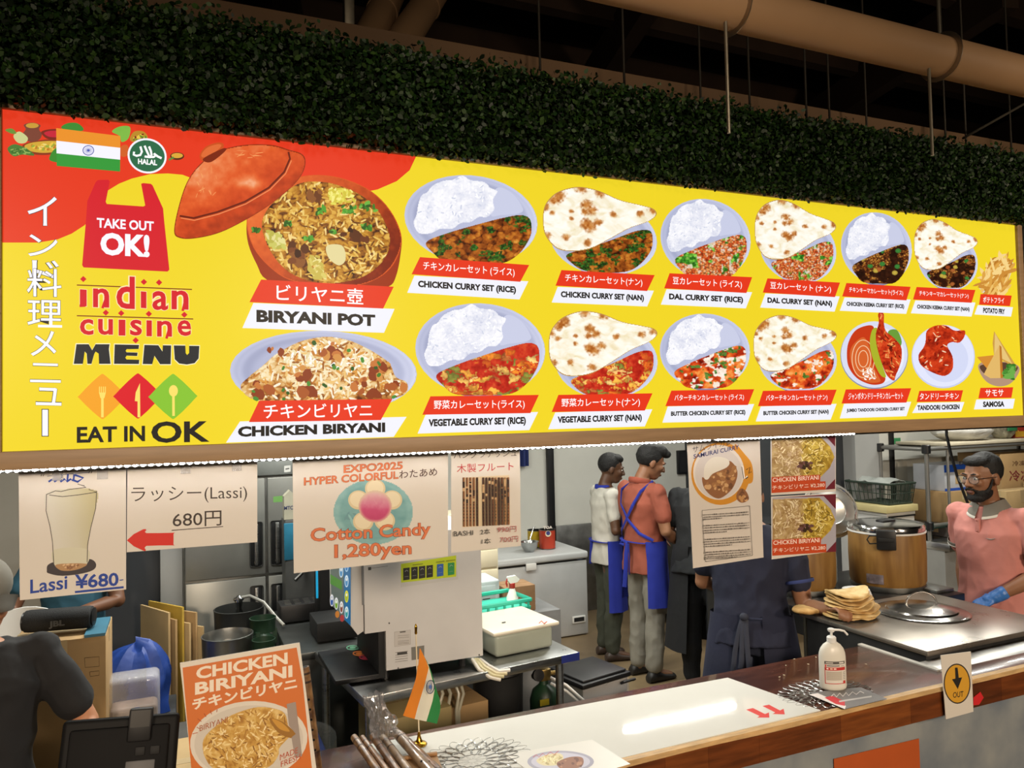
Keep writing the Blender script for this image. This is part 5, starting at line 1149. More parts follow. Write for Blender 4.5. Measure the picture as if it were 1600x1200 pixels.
# white cabinet with yellow board, wire basket, paper
cz = atY(1385, 797, 4.62).z; cx0 = atY(1386, 800, 4.5).x
t = thing('white_cabinet', (cx0 + .12, 4.7, 0), 'white cabinet under the wire basket beside the rack', 'cabinet'); x1_ = rx - .04
MB().box((cx0, 4.5, 0), (x1_, 5.03, cz - .03), r=.006).build('body', WHITEP, t); MB().box((cx0 - .015, 4.49, cz - .03), (x1_, 5.04, cz), r=.006).build('lid', WHITEP, t); MB().box((cx0 + .01, 4.488, cz - .042), (x1_, 4.5, cz - .032)).build('seam', BLACKM, t)
o = MB().box((cx0 - .05, 4.46, cz + .001), (x1_ - .002, 5.0, cz + .055), r=.004).build('yellow_board', pm('pale_yellow_board', 'c4b884', .6, var=.06)); tag(o, 'thick pale yellow board lying on the white cabinet', 'board')
zb_ = cz + .056; bx0, bx1, by0, by1 = cx0 + .03, x1_ - .02, 4.5, 4.9
t = thing('wire_basket', ((bx0 + bx1) / 2, 4.7, zb_), 'dark green plastic basket on the yellow board', 'basket'); GB = pm('dark_green_plastic', '2c3a30', .5, var=.1)
m = MB()
def rim(z, e):
    return [(bx0 - e, by0 - e, z), (bx1 + e, by0 - e, z), (bx1 + e, by1 + e, z), (bx0 - e, by1 + e, z)]
MB().tube(rim(zb_ + .17, .02), .009, 6, closed=True).build('rim', GB, t); MB().tube(rim(zb_ + .01, 0), .007, 6, closed=True).build('base_rim', GB, t)
def side(P, Q, n):
    for i in range(n + 1):
        u = i / n; a_ = V(P[0]).lerp(V(P[1]), u); b_ = V(Q[0]).lerp(V(Q[1]), u); MB().tube([a_, b_], .0035, 5).build('wire', GB, t)
R0, R1 = rim(zb_ + .01, 0), rim(zb_ + .17, .02)
side((R0[0], R0[1]), (R1[0], R1[1]), 14); side((R0[0], R0[3]), (R1[0], R1[3]), 10); side((R0[1], R0[2]), (R1[1], R1[2]), 10); side((R0[3], R0[2]), (R1[3], R1[2]), 14)
MB().tube(rim(zb_ + .09, .01), .004, 5, closed=True).build('wire', GB, t); MB().box((bx0, by0, zb_ + .002), (bx1, by1, zb_ + .008)).build('floor_plate', GB, t)
g = [[(bx0 + .02 + (bx1 - bx0 - .04) * i / 8, by0 + .03 + .33 * j / 6, zb_ + .17 + .035 * noise.noise(V((i * .6, j * .6, 1))) + .03 * sin(pi * i / 8)) for j in range(7)] for i in range(9)]
o = MB().sheet(g, (0, 0, -.003)).build('plastic_bag', pm('frosted_bag', 'b4bab6', .35, var=.08, alpha=.75), smooth=60); tag(o, 'frosted plastic bag lying over the green basket', 'bag')
# things on top of the rack
zt = rz1 + .043
def bag(c, r, h, mat, name, label, cat, seed):
    m = MB(); rings = []; c = V(c)
    for i in range(11):
        v = i / 10; row = []
        for j in range(20):
            a_ = 2 * pi * j / 20; q = sin(pi * (.12 + .86 * v)) ** .7 * (1 + .22 * noise.noise(V((cos(a_) * 2, sin(a_) * 2 + v * 4, seed)))); row.append(c + V((r[0] * q * cos(a_), r[1] * q * sin(a_), h * v)))
        rings.append(row)
    m.rings(rings); o = m.build(name, mat, smooth=50); tag(o, label, cat); return o
bag((6.27, 4.6, zt), (.29, .2), .17, pm('white_bag', 'c9c7c0', .4, var=.15, scale=7, bump=.8, bscale=14), 'plastic_bag', 'crumpled white plastic bag on top of the rack', 'bag', 3)
p = V((6.74, 4.55, zt)); t = thing('snack_bag', p, 'clear snack bag with a green label on top of the rack', 'bag')
bag_part = bag(p, (.12, .09), .2, pm('snack_clear', '9a9480', .3, var=.3, scale=30), 'pouch', None, None, 7); bag_part.parent = t; bag_part.location = ORG[bag_part] - p
MB().box(p + V((-.075, -.098, .07)), p + V((.05, -.088, .13)), r=.002).build('green_label', pm('green_label', '2f7a4c', .5), t)
p0 = atY(1587, 692, 4.5); t = thing('red_box', (p0.x + .15, 4.55, zt), 'red and yellow food box on top of the rack', 'box'); MB().box((p0.x, 4.5, zt), (p0.x + .4, 4.7, zt + .17), r=.002).build('box', pm('red_print_box', '8f2a20', .5, var=.06), t); MB().box((p0.x - .001, 4.498, zt + .01), (p0.x + .401, 4.5, zt + .06)).build('yellow_stripe', pm('yellow_stripe', 'c89a2a', .5), t); a = Art((0, 4.499, 0), (0, -1, 0), lay=2); a.poly([(1588, 677), (1591, 672), (1594, 677), (1591, 683)], 'd8b048'); a.build('print', PRINTM, t)
# hanging black cable and wall bits
pts = [atY(x, y, 3.3) for x, y in ((1478, 655), (1479, 680), (1486, 710), (1495, 742), (1508, 776), (1512, 786))]; pts[0].z = KZ - .02 if False else pts[0].z
pts = [V((pts[0].x - .02, 3.3, KZ))] + pts; o = MB().tube(pts, .0085, 8).build('hanging_cable', BLACKM); tag(o, 'black cable hanging down beside the man in pink', 'cable')
p = atY(1376, 718, YR - .002) ; t = thing('wall_switch', p, 'small white switch plate on the wall by the grey column', 'switch'); p = V((cr.x + .14, YR, p.z)); t.location = p; ORG[t] = p; MB().box(p + V((-.035, -.012, -.06)), p + V((.035, 0, .06)), r=.004).build('plate', WHITEP, t); MB().box(p + V((-.015, -.016, -.03)), p + V((.015, -.011, .03)), r=.003).build('rocker', WHITEP, t)
p = atY(1408, 745, YR - .002); o = MB().box(p + V((-.06, -.02, -.22)), p + V((.06, .002, .14)), r=.006).build('conduit_cover', pm('ivory_cover', 'bdb8aa', .5, var=.03)); tag(o, 'tall ivory cover plate on the right wall above the basket', 'cover')
p0, p1 = atY(1394, 694, YR - .003), atY(1407, 684, YR - .003); o = MB().box((p0.x, YR - .003, p0.z), (p1.x, YR - .0005, p1.z)).build('green_tag', pm('green_tag', '3f8f5a', .5)); tag(o, 'small green label stuck high on the right wall', 'label')
p0, p1 = atY(1059, 741, YB - .02), atY(1078, 703, YB - .02); t = thing('wall_frame', p0, 'dark framed notice on the back wall beside the samurai flyer', 'frame'); MB().box((p0.x, YB - .03, p0.z), (p1.x, YB, p1.z), r=.004).build('frame', BLACKP, t); MB().box((p0.x + .02, YB - .033, p0.z + .02), (p1.x - .02, YB - .029, p1.z - .02)).build('glass', pm('dark_glass', '2a2a2c', .1), t)
# ------------------------------------------------------------------ chest freezer with cans
fx0, fx1, fy0 = 2.30, 3.40, 6.2
t = thing('chest_freezer', ((fx0 + fx1) / 2, 6.5, 0), 'grey white chest freezer against the back wall', 'freezer'); FRZ = pm('freezer_enamel', 'b4b6b6', .4, var=.03)
MB().box((fx0, fy0, .01), (fx1, 6.9, .675), r=.012).build('body', FRZ, t); MB().box((fx0 - .01, fy0 - .015, .69), (fx1 + .01, 6.91, .755), r=.018, seg=3).build('lid', pm('freezer_lid', 'bfc2c2', .4, var=.03), t)
MB().box((fx0 + .01, fy0 + .005, .674), (fx1 - .01, 6.89, .692)).build('gasket', BLACKM, t); m = MB(); m.box((2.78, fy0 - .03, .64), (2.88, fy0 - .013, .70), r=.005); m.build('lock', WHITEP, t); MB().box((2.5, fy0 - .022, .70), (2.78, fy0 - .014, .725), r=.003).build('handle', FRZ, t)
p0, p1 = atY(895, 975, fy0 - .012), atY(915, 961, fy0 - .012); MB().box((p0.x, fy0 - .012, p0.z), (p1.x, fy0 + .001, p1.z), r=.004).build('control_panel', WHITEP, t); MB().box((p0.x + .015, fy0 - .014, p0.z + .015), (p1.x - .015, fy0 - .011, p1.z - .012)).build('grille', BLACKM, t)
a = Art((0, fy0, 0), (0, -1, 0), lay=3); a.ell(905, 872, 6, 2.4, '5a6478'); a.build('maker_badge', PRINTM, t)
for x in (fx0 + .08, fx1 - .08): MB().cyl((x, fy0 + .08, 0), (x, fy0 + .08, .02), .03, n=10).build('foot', BLACKP, t)
def can(p, r, h, mat, label, art=None):
    t = thing('food_can', p, label, 'can', 'tins on the chest freezer'); p = V(p); MB().lathe([(r, .006), (r, h - .006)], p, 24).build('wrapper', mat, t)
    MB().lathe([(r * .98, 0), (r * 1.03, .002), (r * 1.03, .007), (r, .008)], p, 24).build('base_rim', STEELD, t); MB().lathe([(r, h - .008), (r * 1.03, h - .006), (r * 1.03, h), (r * .96, h), (r * .95, h - .006), (0, h - .006)], p, 24).build('top_rim', STEELD, t); return t
c = atY(855, 845, 6.48); t = can((c.x, 6.48, .756), .075, .18, pm('red_tin_print', 'b8402a', .4, var=.05), 'red printed tin with white lettering on the chest freezer')
a = Art((0, 6.404, 0), (0, -1, 0), lay=20); a.ell(856.5, 834, 4.6, 4.8, 'e0d0b0'); a.ell(856.5, 833, 3.2, 3.4, '3a3f7a'); a.text('TOA', (849, 827), (863, 826), 4.5, 'f0e4d8', .03); a.build('print', PRINTM, t)
c = atY(836, 845, 6.62); can((c.x, 6.62, .756), .07, .16, pm('yellow_tin_print', 'b89a20', .4, var=.05), 'yellow tin behind the steel bowl on the freezer')
c = V((2.93, 6.42, .756)); t = thing('steel_bowl', c, 'small steel bowl with a spoon on the freezer', 'bowl'); MB().lathe([(.04, 0), (.07, .04), (.085, .09), (.088, .092), (.08, .088), (.06, .04), (0, .012)], c, 24, cap=False).build('bowl', STEEL, t); MB().tube([c + V((0, 0, .03)), c + V((.02, .02, .12)), c + V((.07, .04, .22))], [.006, .006, .009], 8).build('spoon', CHROME, t)
# blue apron hanging behind the flute poster
p0 = atY(810, 700, YB - .04); p1 = atY(825, 728, YB - .04); g = [[(p0.x + (p1.x - p0.x) * j / 5, YB - .06 + .02 * sin(j * 1.9), p0.z + .05 + (p1.z - p0.z - .05) * i / 6) for j in range(6)] for i in range(7)]; o = MB().sheet(g, (0, .008, 0)).build('hanging_apron', pm('navy_cloth', '1d2c66', .8, var=.1)); tag(o, 'dark blue cloth hanging on the back wall beside the flute poster', 'cloth')
# ------------------------------------------------------------------ drinks table
TB = atZ(568, 1091, .85); TB2 = atZ(905, 1019, .85); ang = math.atan2(TB2.y - TB.y, TB2.x - TB.x); TL = (TB2 - TB).length
T = TR((TB.x, TB.y, 0), ang)
t = thing('steel_table', (TB.x, TB.y, 0), 'stainless steel table carrying the white drinks machine', 'table')
MB(T).box((0, 0, .81), (TL, .75, .85), r=.004).build('top', STEEL, t); 
for x, y in ((.04, .04), (TL - .08, .06), (.04, .7), (TL - .04, .7)): MB(T).cyl((x, y, 0), (x, y, .81), .02, n=12).build('leg', STEEL, t)
MB(T).box((.03, .03, .2), (TL - .03, .72, .225), r=.003).build('under_shelf', STEELD, t)
MB(T).box((TL - .105, -.0005, .812), (TL + .001, .03, .849)).build('blue_tape', pm('blue_tape', '24307a', .4), t)
# drinks machine
mx0, mx1, my0, my1, mz0, mz1 = .705, 1.305, 3.415, 3.93, .90, 1.5
mt = thing('drinks_machine', (1.0, 3.66, .851), 'white drinks machine with round lit drink buttons on its front', 'drinks machine')
WM = pm('machine_white', 'c6c4c2', .4, var=.02)
xs = atY(568, 950, my0).x; xn = atY(603, 1000, my0).x; zn = atY(603, 986, my0).z; xd = atY(548, 950, my0).x
MB().prism([(xs + .004, my0, zn), (xn, my0, zn), (xn, my0, mz0), (mx1, my0, mz0), (mx1, my0, mz1), (xs + .004, my0, mz1)], (0, my1 - my0, 0)).build('cabinet', WM, mt, smooth=0)
zd = atY(552, 985, my0).z; zf = atY(556, 993, my0).z
MB().prism([(xd, my0 + .004, atY(548, 978, my0).z), (xd + .03, my0 + .004, zf), (xs, my0 + .004, zd - .01), (xs, my0 + .004, mz1), (xd, my0 + .004, mz1)], (0, my1 - my0 - .01, 0)).build('front_door', WM, mt, smooth=0)
a = Art((xd - .001, 0, 0), (-1, 0, 0), lay=1); a.poly([(515, 850), (548, 840), (548, 978), (518, 945)], '5f6a62'); a.poly([(536, 842), (548, 838), (548, 978), (538, 968)], '1f6a9a')
for x, y, c1, c2 in ((518.5, 938, 'f0f0f0', '2f5aa0'), (525.5, 943, 'f0f0f0', '7aa82c'), (533.5, 949, 'f0f0f0', '8a4a3a'), (541.5, 908, 'e0f0f8', '4a90c0'), (541.5, 932, 'e8e03a', 'b0c030'), (541.5, 957, 'e0f0f0', '3aa0a0'), (541.5, 884, 'c0e0f0', '3a80c0'), (533, 893, 'e0f0f8', '4a90c0')): a.ell(x, y, 3.0, 9.5, c1, n=20); a.ell(x, y + 1, 2.2, 7, c2, n=18); a.ell(x, y - 2.5, 1.3, 2.5, 'f4f4e8', n=12)
a.poly([(516, 897), (534, 908), (534, 922), (516, 912)], '4f8a34'); a.ell(527, 960, 3.4, 5.5, 'c87828', n=16); a.ell(534.5, 966, 3.4, 5.5, 'b03a3a', n=16); a.build('button_panel', SCREEN, mt)
for i, (x, y) in enumerate(((.85, 3.47), (1.22, 3.47), (.85, 3.88), (1.22, 3.88))): MB().cyl((x, y, .851), (x, y, mz0 + .002), .017, n=10).build('foot', BLACKP, mt)
MB().box((.62, my0 + .02, .862), (xn, my1 - .04, .885), r=.004).build('drip_tray', BLACKP, mt); MB().box((xn - .03, my0 + .02, .88), (xn, my1 - .04, zn), r=.002).build('recess_back', BLACKM, mt)
a = Art((0, 0, .886), (0, 0, 1), lay=1)
for x, y, c in ((551, 1012, '4a8a6a'), (561, 1021, 'c8702a'), (571, 1027, 'b03048')): a.ring(x, y, 10, 4, 1.8, c); a.ell(x, y, 5, 1.8, c)
a.build('tray_marks', PRINTM, mt)
a = Art((0, my0, 0), (0, -1, 0), lay=2); k = K(480, 850, .20833)
a.poly(k((700, 155), (1117, 88), (1132, 265), (700, 325)), 'bcbab6'); a.poly(k((703, 150), (1117, 85), (1117, 245), (705, 290)), 'b8c81e')
for x, c in ((745, '22221f'), (805, '22221f'), (862, '22221f'), (919, '22221f'), (998, '2a5aa8'), (1080, '2a8a4a')):
    y = 182 - (x - 745) * .115; a.poly(k((x - 25, y), (x + 24, y - 6), (x + 24, y + 84), (x - 25, y + 92)), c); a.line(k((x - 12, y + 26), (x, y + 14), (x + 12, y + 22)), .7, 'a8a8a0'); a.line(k((x - 14, y + 64), (x + 14, y + 60)), .5, '8a8a84')
for x0, x1, y in ((790, 868, 157), (965, 1030, 137), (1040, 1112, 127)): a.line(k((x0, y), (x1, y - 9)), 1.3, '7a861c')
a.build('cup_chart', PRINTM, mt, 'yellow chart of black, blue and green cups'); a = Art((0, my0, 0), (0, -1, 0), lay=2)
a.poly(k((655, 660), (775, 645), (775, 752), (655, 770)), 'b8b4b0'); a.line(k((655, 660), (775, 645), (775, 752), (655, 770), (655, 660)), .5, '8a8682'); a.line(k((695, 662), (738, 657)), 2, '5a5652')
for y in (690, 705, 730, 742, 752): a.line(k((680, y), (765, y - 8)), .6, '7a7672')
a.build('notice_sticker', PRINTM, mt); a = Art((0, my0, 0), (0, -1, 0), lay=2)
for y in (815, 835, 850, 868, 885): a.line(k((660, y), (755, y - 12)), .7, '6a6662')
a.poly(k((675, 815), (750, 806), (750, 825), (675, 834)), '3a3836'); a.build('rating_sticker', PRINTM, mt); a = Art((0, my0, 0), (0, -1, 0), lay=2); a.poly(k((780, 775), (878, 760), (878, 858), (783, 872)), '6f6d66'); a.build('grey_sticker', PRINTM, mt); a = Art((0, my0, 0), (0, -1, 0), lay=2); a.line(k((460, 185), (605, 165)), .6, '6a6662'); a.poly(k((456, 175), (480, 172), (480, 195), (458, 198)), '4a4846')
a.build('maker_sticker', PRINTM, mt)
for x, y in ((615, 594), (1290, 832), (683, 932)): a = Art((0, my0, 0), (0, -1, 0), lay=2); a.ell(*k((x, y))[0], 1.3, 1.5, '4a4846', n=10); a.build('screw', PRINTM, mt)
MB().box((xs - .006, my0 - .002, atY(568, 945, my0).z), (xs + .003, my0 + .02, mz1)).build('door_gap', pm('gap_grey', '77787a', .5), mt)
# tub, basket, spray bottle and friends on the table
c = V((1.545, 3.66, .851)); t = thing('plastic_tub', c, 'translucent plastic tub with a white lid on the steel table', 'tub'); TT = TR(c, ang)
m = MB(TT); m.box((-.165, -.16, 0), (.165, .17, .11), r=.02, seg=3); m.build('tub', pm('frosted_tub', 'b9c2b4', .3, var=.05, alpha=.8), t); MB(TT).box((-.19, -.185, .11), (.19, .19, .132), r=.010, seg=2).build('lid', pm('ivory_lid', 'd6d0be', .4, var=.03), t)
a = Art((0, 0, .984), (0, 0, 1), lay=1); a.line([(842, 974), (846, 970), (850, 974), (855, 971)], 1.4, 'b83a3a'); a.line([(784, 973), (790, 972)], 2, '3a3a38'); a.build('lid_marks', PRINTM, t)
c = V((1.58, 3.98, .851)); t = thing('teal_crate', c, 'teal plastic crate behind the translucent tub', 'crate'); MB(TR(c, ang)).prism([(-.2, -.12, .12), (.18, -.12, .12), (.16, -.10, 0), (-.18, -.10, 0)], (0, .26, 0)).build('body', TEAL, t); m = MB(TR(c, ang)); m.tube([(-.2, -.12, .155), (.18, -.12, .155), (.18, .14, .155), (-.2, .14, .155)], (.012, .008), 6, closed=True); m.build('rim', TEAL, t)
for i in range(8): MB(TR(c, ang)).box((-.19 + .05 * i, -.122, .115), (-.18 + .05 * i, -.112, .155)).build('slat', TEAL, t)
p = atY(801, 955, 4.05); c = V((p.x, 4.05, 1.01)); t = thing('spray_bottle', (c.x, c.y, .98), 'white spray bottle with a red collar behind the teal crate', 'spray bottle')
MB().lathe([(.03, -.16), (.033, -.15), (.033, -.02), (.02, .01), (.014, .03)], c, 16).build('bottle', WHITEP, t); MB().lathe([(.016, .028), (.017, .03), (.017, .055), (.014, .057)], c, 14).build('collar', pm('red_plastic', 'b02c24', .4), t)
m = MB(); m.prism([c + V((-.03, -.01, .075)), c + V((-.028, -.01, .095)), c + V((.02, -.01, .098)), c + V((.045, -.01, .075)), c + V((.03, -.01, .06)), c + V((-.012, -.01, .055))], (0, .02, 0)); m.build('head', WHITEP, t); MB().tube([c + V((-.028, 0, .085)), c + V((-.036, 0, .06)), c + V((-.03, 0, .04))], .005, 6).build('trigger', pm('red_plastic', 'b02c24', .4), t)
t = thing('back_stand', (1.75, 4.2, 0), 'grey stand behind the steel table under the spray bottle', 'stand'); MB().box((1.35, 3.97 + .2, 0), (2.1, 4.5, .848), r=.005).build('body', pm('stand_grey', '6d6f70', .5), t)
c = atY(812, 950, 4.3); t, T2, h, z = carton((c.x - .13, 4.22, .85), (c.x + .07, 4.40, 1.0), 'small brown paper box behind the spray bottle', pm('kraft_paper', '8a6a48', .8), tape=False)
p0, p1 = atY(753, 950, 4.25), atY(781, 905, 4.25); t = thing('small_appliance', (p0.x, 4.4, .85), 'white appliance with side vents behind the drinks machine', 'appliance'); MB().box((p0.x - .25, 4.25, .849), (p1.x, 4.48, p1.z), r=.014, seg=3).build('shell', pm('pale_blue_white', 'b9c4c8', .4), t); MB().box((p0.x - .2, 4.245, p0.z + .05), (p1.x - .03, 4.251, p1.z - .03), r=.002).build('side_panel', pm('pale_blue_white', 'b9c4c8', .4), t)
for i in range(4): MB().box((p0.x + .005, 4.243, p0.z + .012 + .012 * i), (p0.x + .05, 4.2455, p0.z + .017 + .012 * i)).build('vent_slot', BLACKM, t)
p0, p1 = atY(752, 905, 5.2), atY(782, 850, 5.2); t = thing('drawer_unit', (p0.x + .1, 5.4, 0), 'cream drawer tower behind the drinks machine', 'drawers'); MB().box((p0.x - .35, 5.2, 0), (p1.x - .02, 5.6, 1.3), r=.006).build('carcass', CREAM, t)
z = .08
while z < 1.25: MB().box((p0.x - .34, 5.185, z), (p1.x - .03, 5.205, z + .125), r=.006).build('drawer', CREAM, t); z += .14
# coil of hoses at the table edge
for i, c in enumerate((('d8d4c8'), ('c9c29a'), ('cfc6a0'), ('d0ccc4'))):
    q = [atY(738 + 4 * i, 1030, 3.42), atY(748 + 5 * i, 1046 - 2 * i, 3.36), atY(765 + 5 * i, 1058 - 3 * i, 3.33), atY(782 + 5 * i, 1062 - 5 * i, 3.32)]; q[0].z = max(q[0].z, .862); o = MB().tube(q, .009, 8).build('drink_hose', pm('hose_' + c, c, .4)); tag(o, ['lowest white drink hose looping over the table edge', 'second yellowish hose looping over the table edge', 'third pale yellow hose looping over the table edge', 'topmost white hose looping over the table edge'][i], 'hose', 'drink hoses at the table edge')
# under the table: crate box, bin, gas cylinder, pump
T = TR((TB.x, TB.y, 0), ang)
t, T2, h, z = carton((.80, 3.38, .226), (1.12, 3.75, .70), 'beige carton with a printed shield under the steel table', pm('beige_box', '9a8a5e', .8, var=.05), rz=ang, tape=False)
t, T2, h, z = carton((1.13, 3.48, .226), (1.34, 3.8, .66), 'second darker carton right of the shield carton under the table', CARD, rz=ang, tape=False)
c = V((1.50, 3.72, .226)); t = thing('waste_bin', c, 'black round bin under the steel table', 'bin'); MB().lathe([(.105, 0), (.12, .02), (.132, .5), (.136, .51), (.128, .515), (.12, .48), (0, .45)], c, 28).build('body', RUBBER, t); MB().lathe([(.134, .48), (.14, .49), (.134, .51)], c, 28, cap=False).build('rim', BLACKP, t)
c = V((1.72, 3.63, .226)); t = thing('gas_cylinder', c, 'dark green gas cylinder with regulator under the table', 'gas cylinder'); MB().lathe([(.07, 0), (.075, .01), (.075, .33), (.06, .38), (.025, .41), (.02, .44)], c, 24).build('cylinder', pm('dark_green_paint', '1c3a26', .4, var=.1), t)
m = MB(); m.box(c + V((-.03, -.03, .43)), c + V((.03, .03, .49)), r=.006); m.cyl(c + V((-.07, -.01, .46)), c + V((.07, -.01, .46)), .012); m.build('regulator', pm('brass', '8a7444', .35, .9), t); MB().lathe([(.03, 0), (.03, .02), (0, .021)], c + V((-.05, -.03, .47)), 16, ax=(0, -1, .2)).build('gauge', BLACKP, t); MB().box(c + V((-.06, -.079, .33)), c + V((-.01, -.073, .36))).build('yellow_tag', pm('yellow_tag', 'b8a81e', .5), t)
for i in range(2):
    o = MB().tube([c + V((.02, -.04, .45 - .03 * i)), c + V((.08, -.1, .42 - .03 * i)), c + V((.16, -.13, .34 - .03 * i)), c + V((.22, -.14, .2)), c + V((.24, -.1, 0.03))], .007, 8).build('gas_hose', WHITEP); tag(o, ['upper white hose curving away from the gas cylinder', 'lower white hose curving away from the gas cylinder'][i], 'hose', 'white gas hoses')
for i, x in enumerate((690, 700, 712, 722)):
    q0 = atY(x, 1065, 3.44); q1 = atY(x + (-4, 3, 6, -3)[i], 1130, 3.44); o = MB().tube([V((q0.x, 3.5, .805)), q0.lerp(q1, .3) + V((.01, 0, 0)), q0.lerp(q1, .7) - V((.01, 0, 0)), V((q1.x, 3.44, .24))], .008, 8).build('drain_tube', pm('clear_tube', 'b4b09c', .3)); tag(o, 'pale tube hanging under the table right of the flag, ' + ['leftmost', 'second', 'third', 'rightmost'][i] + ' of four', 'tube', 'tubes under the steel table')
# white bin with black lid
c = atZ(934, 1060, .56); c = V((2.17, 3.98, 0)); t = thing('lidded_bin', c, 'white bin with a black lid and plastic liner beside the table', 'bin'); T2 = TR(c, R(12))
MB(T2).prism([(-.15, -.13, 0), (.15, -.13, 0), (.17, -.15, .5), (-.17, -.15, .5)], (0, .28, 0)).build('body', pm('bin_white', 'b2b4b2', .45, var=.05), t, smooth=0); MB(T2).box((-.185, -.17, .5), (.185, .165, .53), r=.01).build('rim', BLACKP, t); MB(T2).box((-.165, -.15, .53), (.165, .145, .545), r=.008).build('lid', pm('bin_lid', '1d1e20', .45), t); MB(T2).tube([(.10, -.172, .48), (.10, -.19, .49), (.19, -.19, .49), (.19, -.172, .48)], .008, 8).build('handle', BLACKP, t)
g = [[(-.172 + .344 * i / 10, -.158 - .006 * noise.noise(V((i, j, 1))), .50 - .05 * j - .02 * noise.noise(V((i * .7, 3, 2)))) for j in range(4)] for i in range(11)]; MB(T2).sheet(g, (0, .002, 0)).build('liner', PVC, t)
# ------------------------------------------------------------------ fridge and left-hand side
f0, f1, fY = .027, 1.05, 5.1
ft = thing('steel_fridge', ((f0 + f1) / 2, 5.5, 0), 'four door stainless steel upright fridge', 'fridge'); sp = .505; zs_ = 1.045; zt_ = 1.655
MB().box((f0, fY + .03, .06), (f1, 5.85, 1.80), r=.006).build('body', STEELD, ft); MB().box((f0, fY + .005, zt_ + .015), (f1, fY + .03, 1.80), r=.004).build('top_panel', pm('grey_panel', '8f9390', .4, .5), ft)
FD = pm('fridge_door_steel', '8f908b', .36, .55, var=.10, scale=3, rvar=.06)
for x0, x1 in ((f0 + .004, sp - .008), (sp + .008, f1 - .004)):
    for z0, z1 in ((.1, zs_ - .008), (zs_ + .008, zt_)):
        d = MB().box((x0, fY, z0), (x1, fY + .032, z1), r=.006).build('door', FD, ft); hx = (x1 - .055) if x0 < .3 else (x0 + .055); hz = z0 + .05 if z0 > .5 else z1 - .33
        MB().box((hx - .04, fY - .003, hz), (hx + .04, fY + .004, hz + .28), r=.012).build('handle_recess', pm('recess_dark', '2c2d2e', .4, .6), d); MB().box((hx - .012, fY - .02, hz + .01), (hx + .012, fY - .006, hz + .27), r=.006).build('handle', STEEL, d)
        MB().lathe([(.014, 0), (.014, .012), (.008, .016)], (hx, fY - .002, hz + (.03 if z0 > .5 else .25)), 12, ax=(0, -1, 0)).build('lock', CHROME, d)
for x in (f0 + .06, f1 - .06): MB().cyl((x, fY + .08, 0), (x, fY + .08, .07), .03, n=10).build('foot', BLACKP, ft)
a = Art((0, fY, 0), (0, -1, 0), lay=4); a.poly([(427, 776), (457, 773), (457, 783), (427, 785)], '5f8f4a'); a.build('green_sticker', PRINTM, ft); a = Art((0, fY + .005, 0), (0, -1, 0), lay=3); a.poly([(444, 728), (454, 727), (454, 737), (444, 738)], 'b8b8b4'); a.line([(446, 733), (452, 732)], 2, '4a4a48'); a.build('badge', PRINTM, ft)
# grey-black beverage stations between fridge and machine
def station(px0, px1, Y, ztop, label, name='beverage_station', zt2=None):
    p0 = atY(px0, 950, Y); p1 = atY(px1, 950, Y); t = thing(name, ((p0.x + p1.x) / 2, Y + .2, 0), label, 'dispenser'); return t, p0.x, p1.x
bt = thing('bar_bench', (.62, 4.4, 0), 'dark grey bar bench behind the menu stand', 'bench'); MB(TR((.50, 4.05, 0), R(0))).box((0, 0, .80), (.40, .95, .84), r=.006).build('top', pm('dark_bench_top', '4a4d4c', .35, .6, var=.1), bt); MB().box((.52, 4.07, .0), (.88, 4.98, .80), r=.004).build('carcass', pm('dark_bench', '2a2e2c', .5, var=.1), bt); MB().box((.51, 4.2, .55), (.515, 4.5, .78)).build('green_panel', pm('green_panel', '2e4a34', .5), bt)
for y in (4.15, 4.28): MB().box((.512, y, .5), (.52, y + .03, .54), r=.003).build('switch', WHITEP, bt)
t = thing('beer_server', (.70, 4.65, .841), 'black drink server with a grille drip tray on the bar bench', 'dispenser'); MB().box((.53, 4.635, .85), (.84, 4.79, .95), r=.008).build('drip_tray', BLACKP, t)
for i in range(5):
    for j in range(4): MB().box((.56 + .055 * i, 4.65 + .033 * j, .9495), (.595 + .055 * i, 4.665 + .033 * j, .9525)).build('grille_bar', STEELD, t)
MB().box((.58, 4.80, .85), (.90, 4.97, 1.42), r=.01).build('column', pm('server_grey', '6a6c6b', .4, .5), t); MB().box((.575, 4.795, 1.18), (.74, 4.805, 1.40), r=.003).build('blue_panel', pm('panel_blue', '2a7896', .4), t); MB().tube([(.70, 4.80, 1.12), (.66, 4.70, 1.11), (.62, 4.68, 1.08)], .012, 8).build('tap', CHROME, t)
p = atY(451, 815, 4.8); t = thing('milk_carton', (p.x, 4.84, 1.421), 'small milk carton with a gabled top on the drink server', 'milk carton'); q = V((p.x + .01, 4.84, 1.421)); m = MB(); m.box(q + V((-.035, -.035, 0)), q + V((.035, .035, .14))); m.build('carton', pm('carton_white', 'bdb9a4', .5), t); MB().prism([q + V((-.035, -.035, .14)), q + V((.035, -.035, .14)), q + V((0, -.035, .175))], (0, .07, 0)).build('gable', pm('carton_white', 'bdb9a4', .5), t)
a = Art((0, q.y - .036, 0), (0, -1, 0), lay=1); a.text('MTC', (444, 797), (458, 796), 6, '2a3460', .03); a.build('print', PRINTM, t)
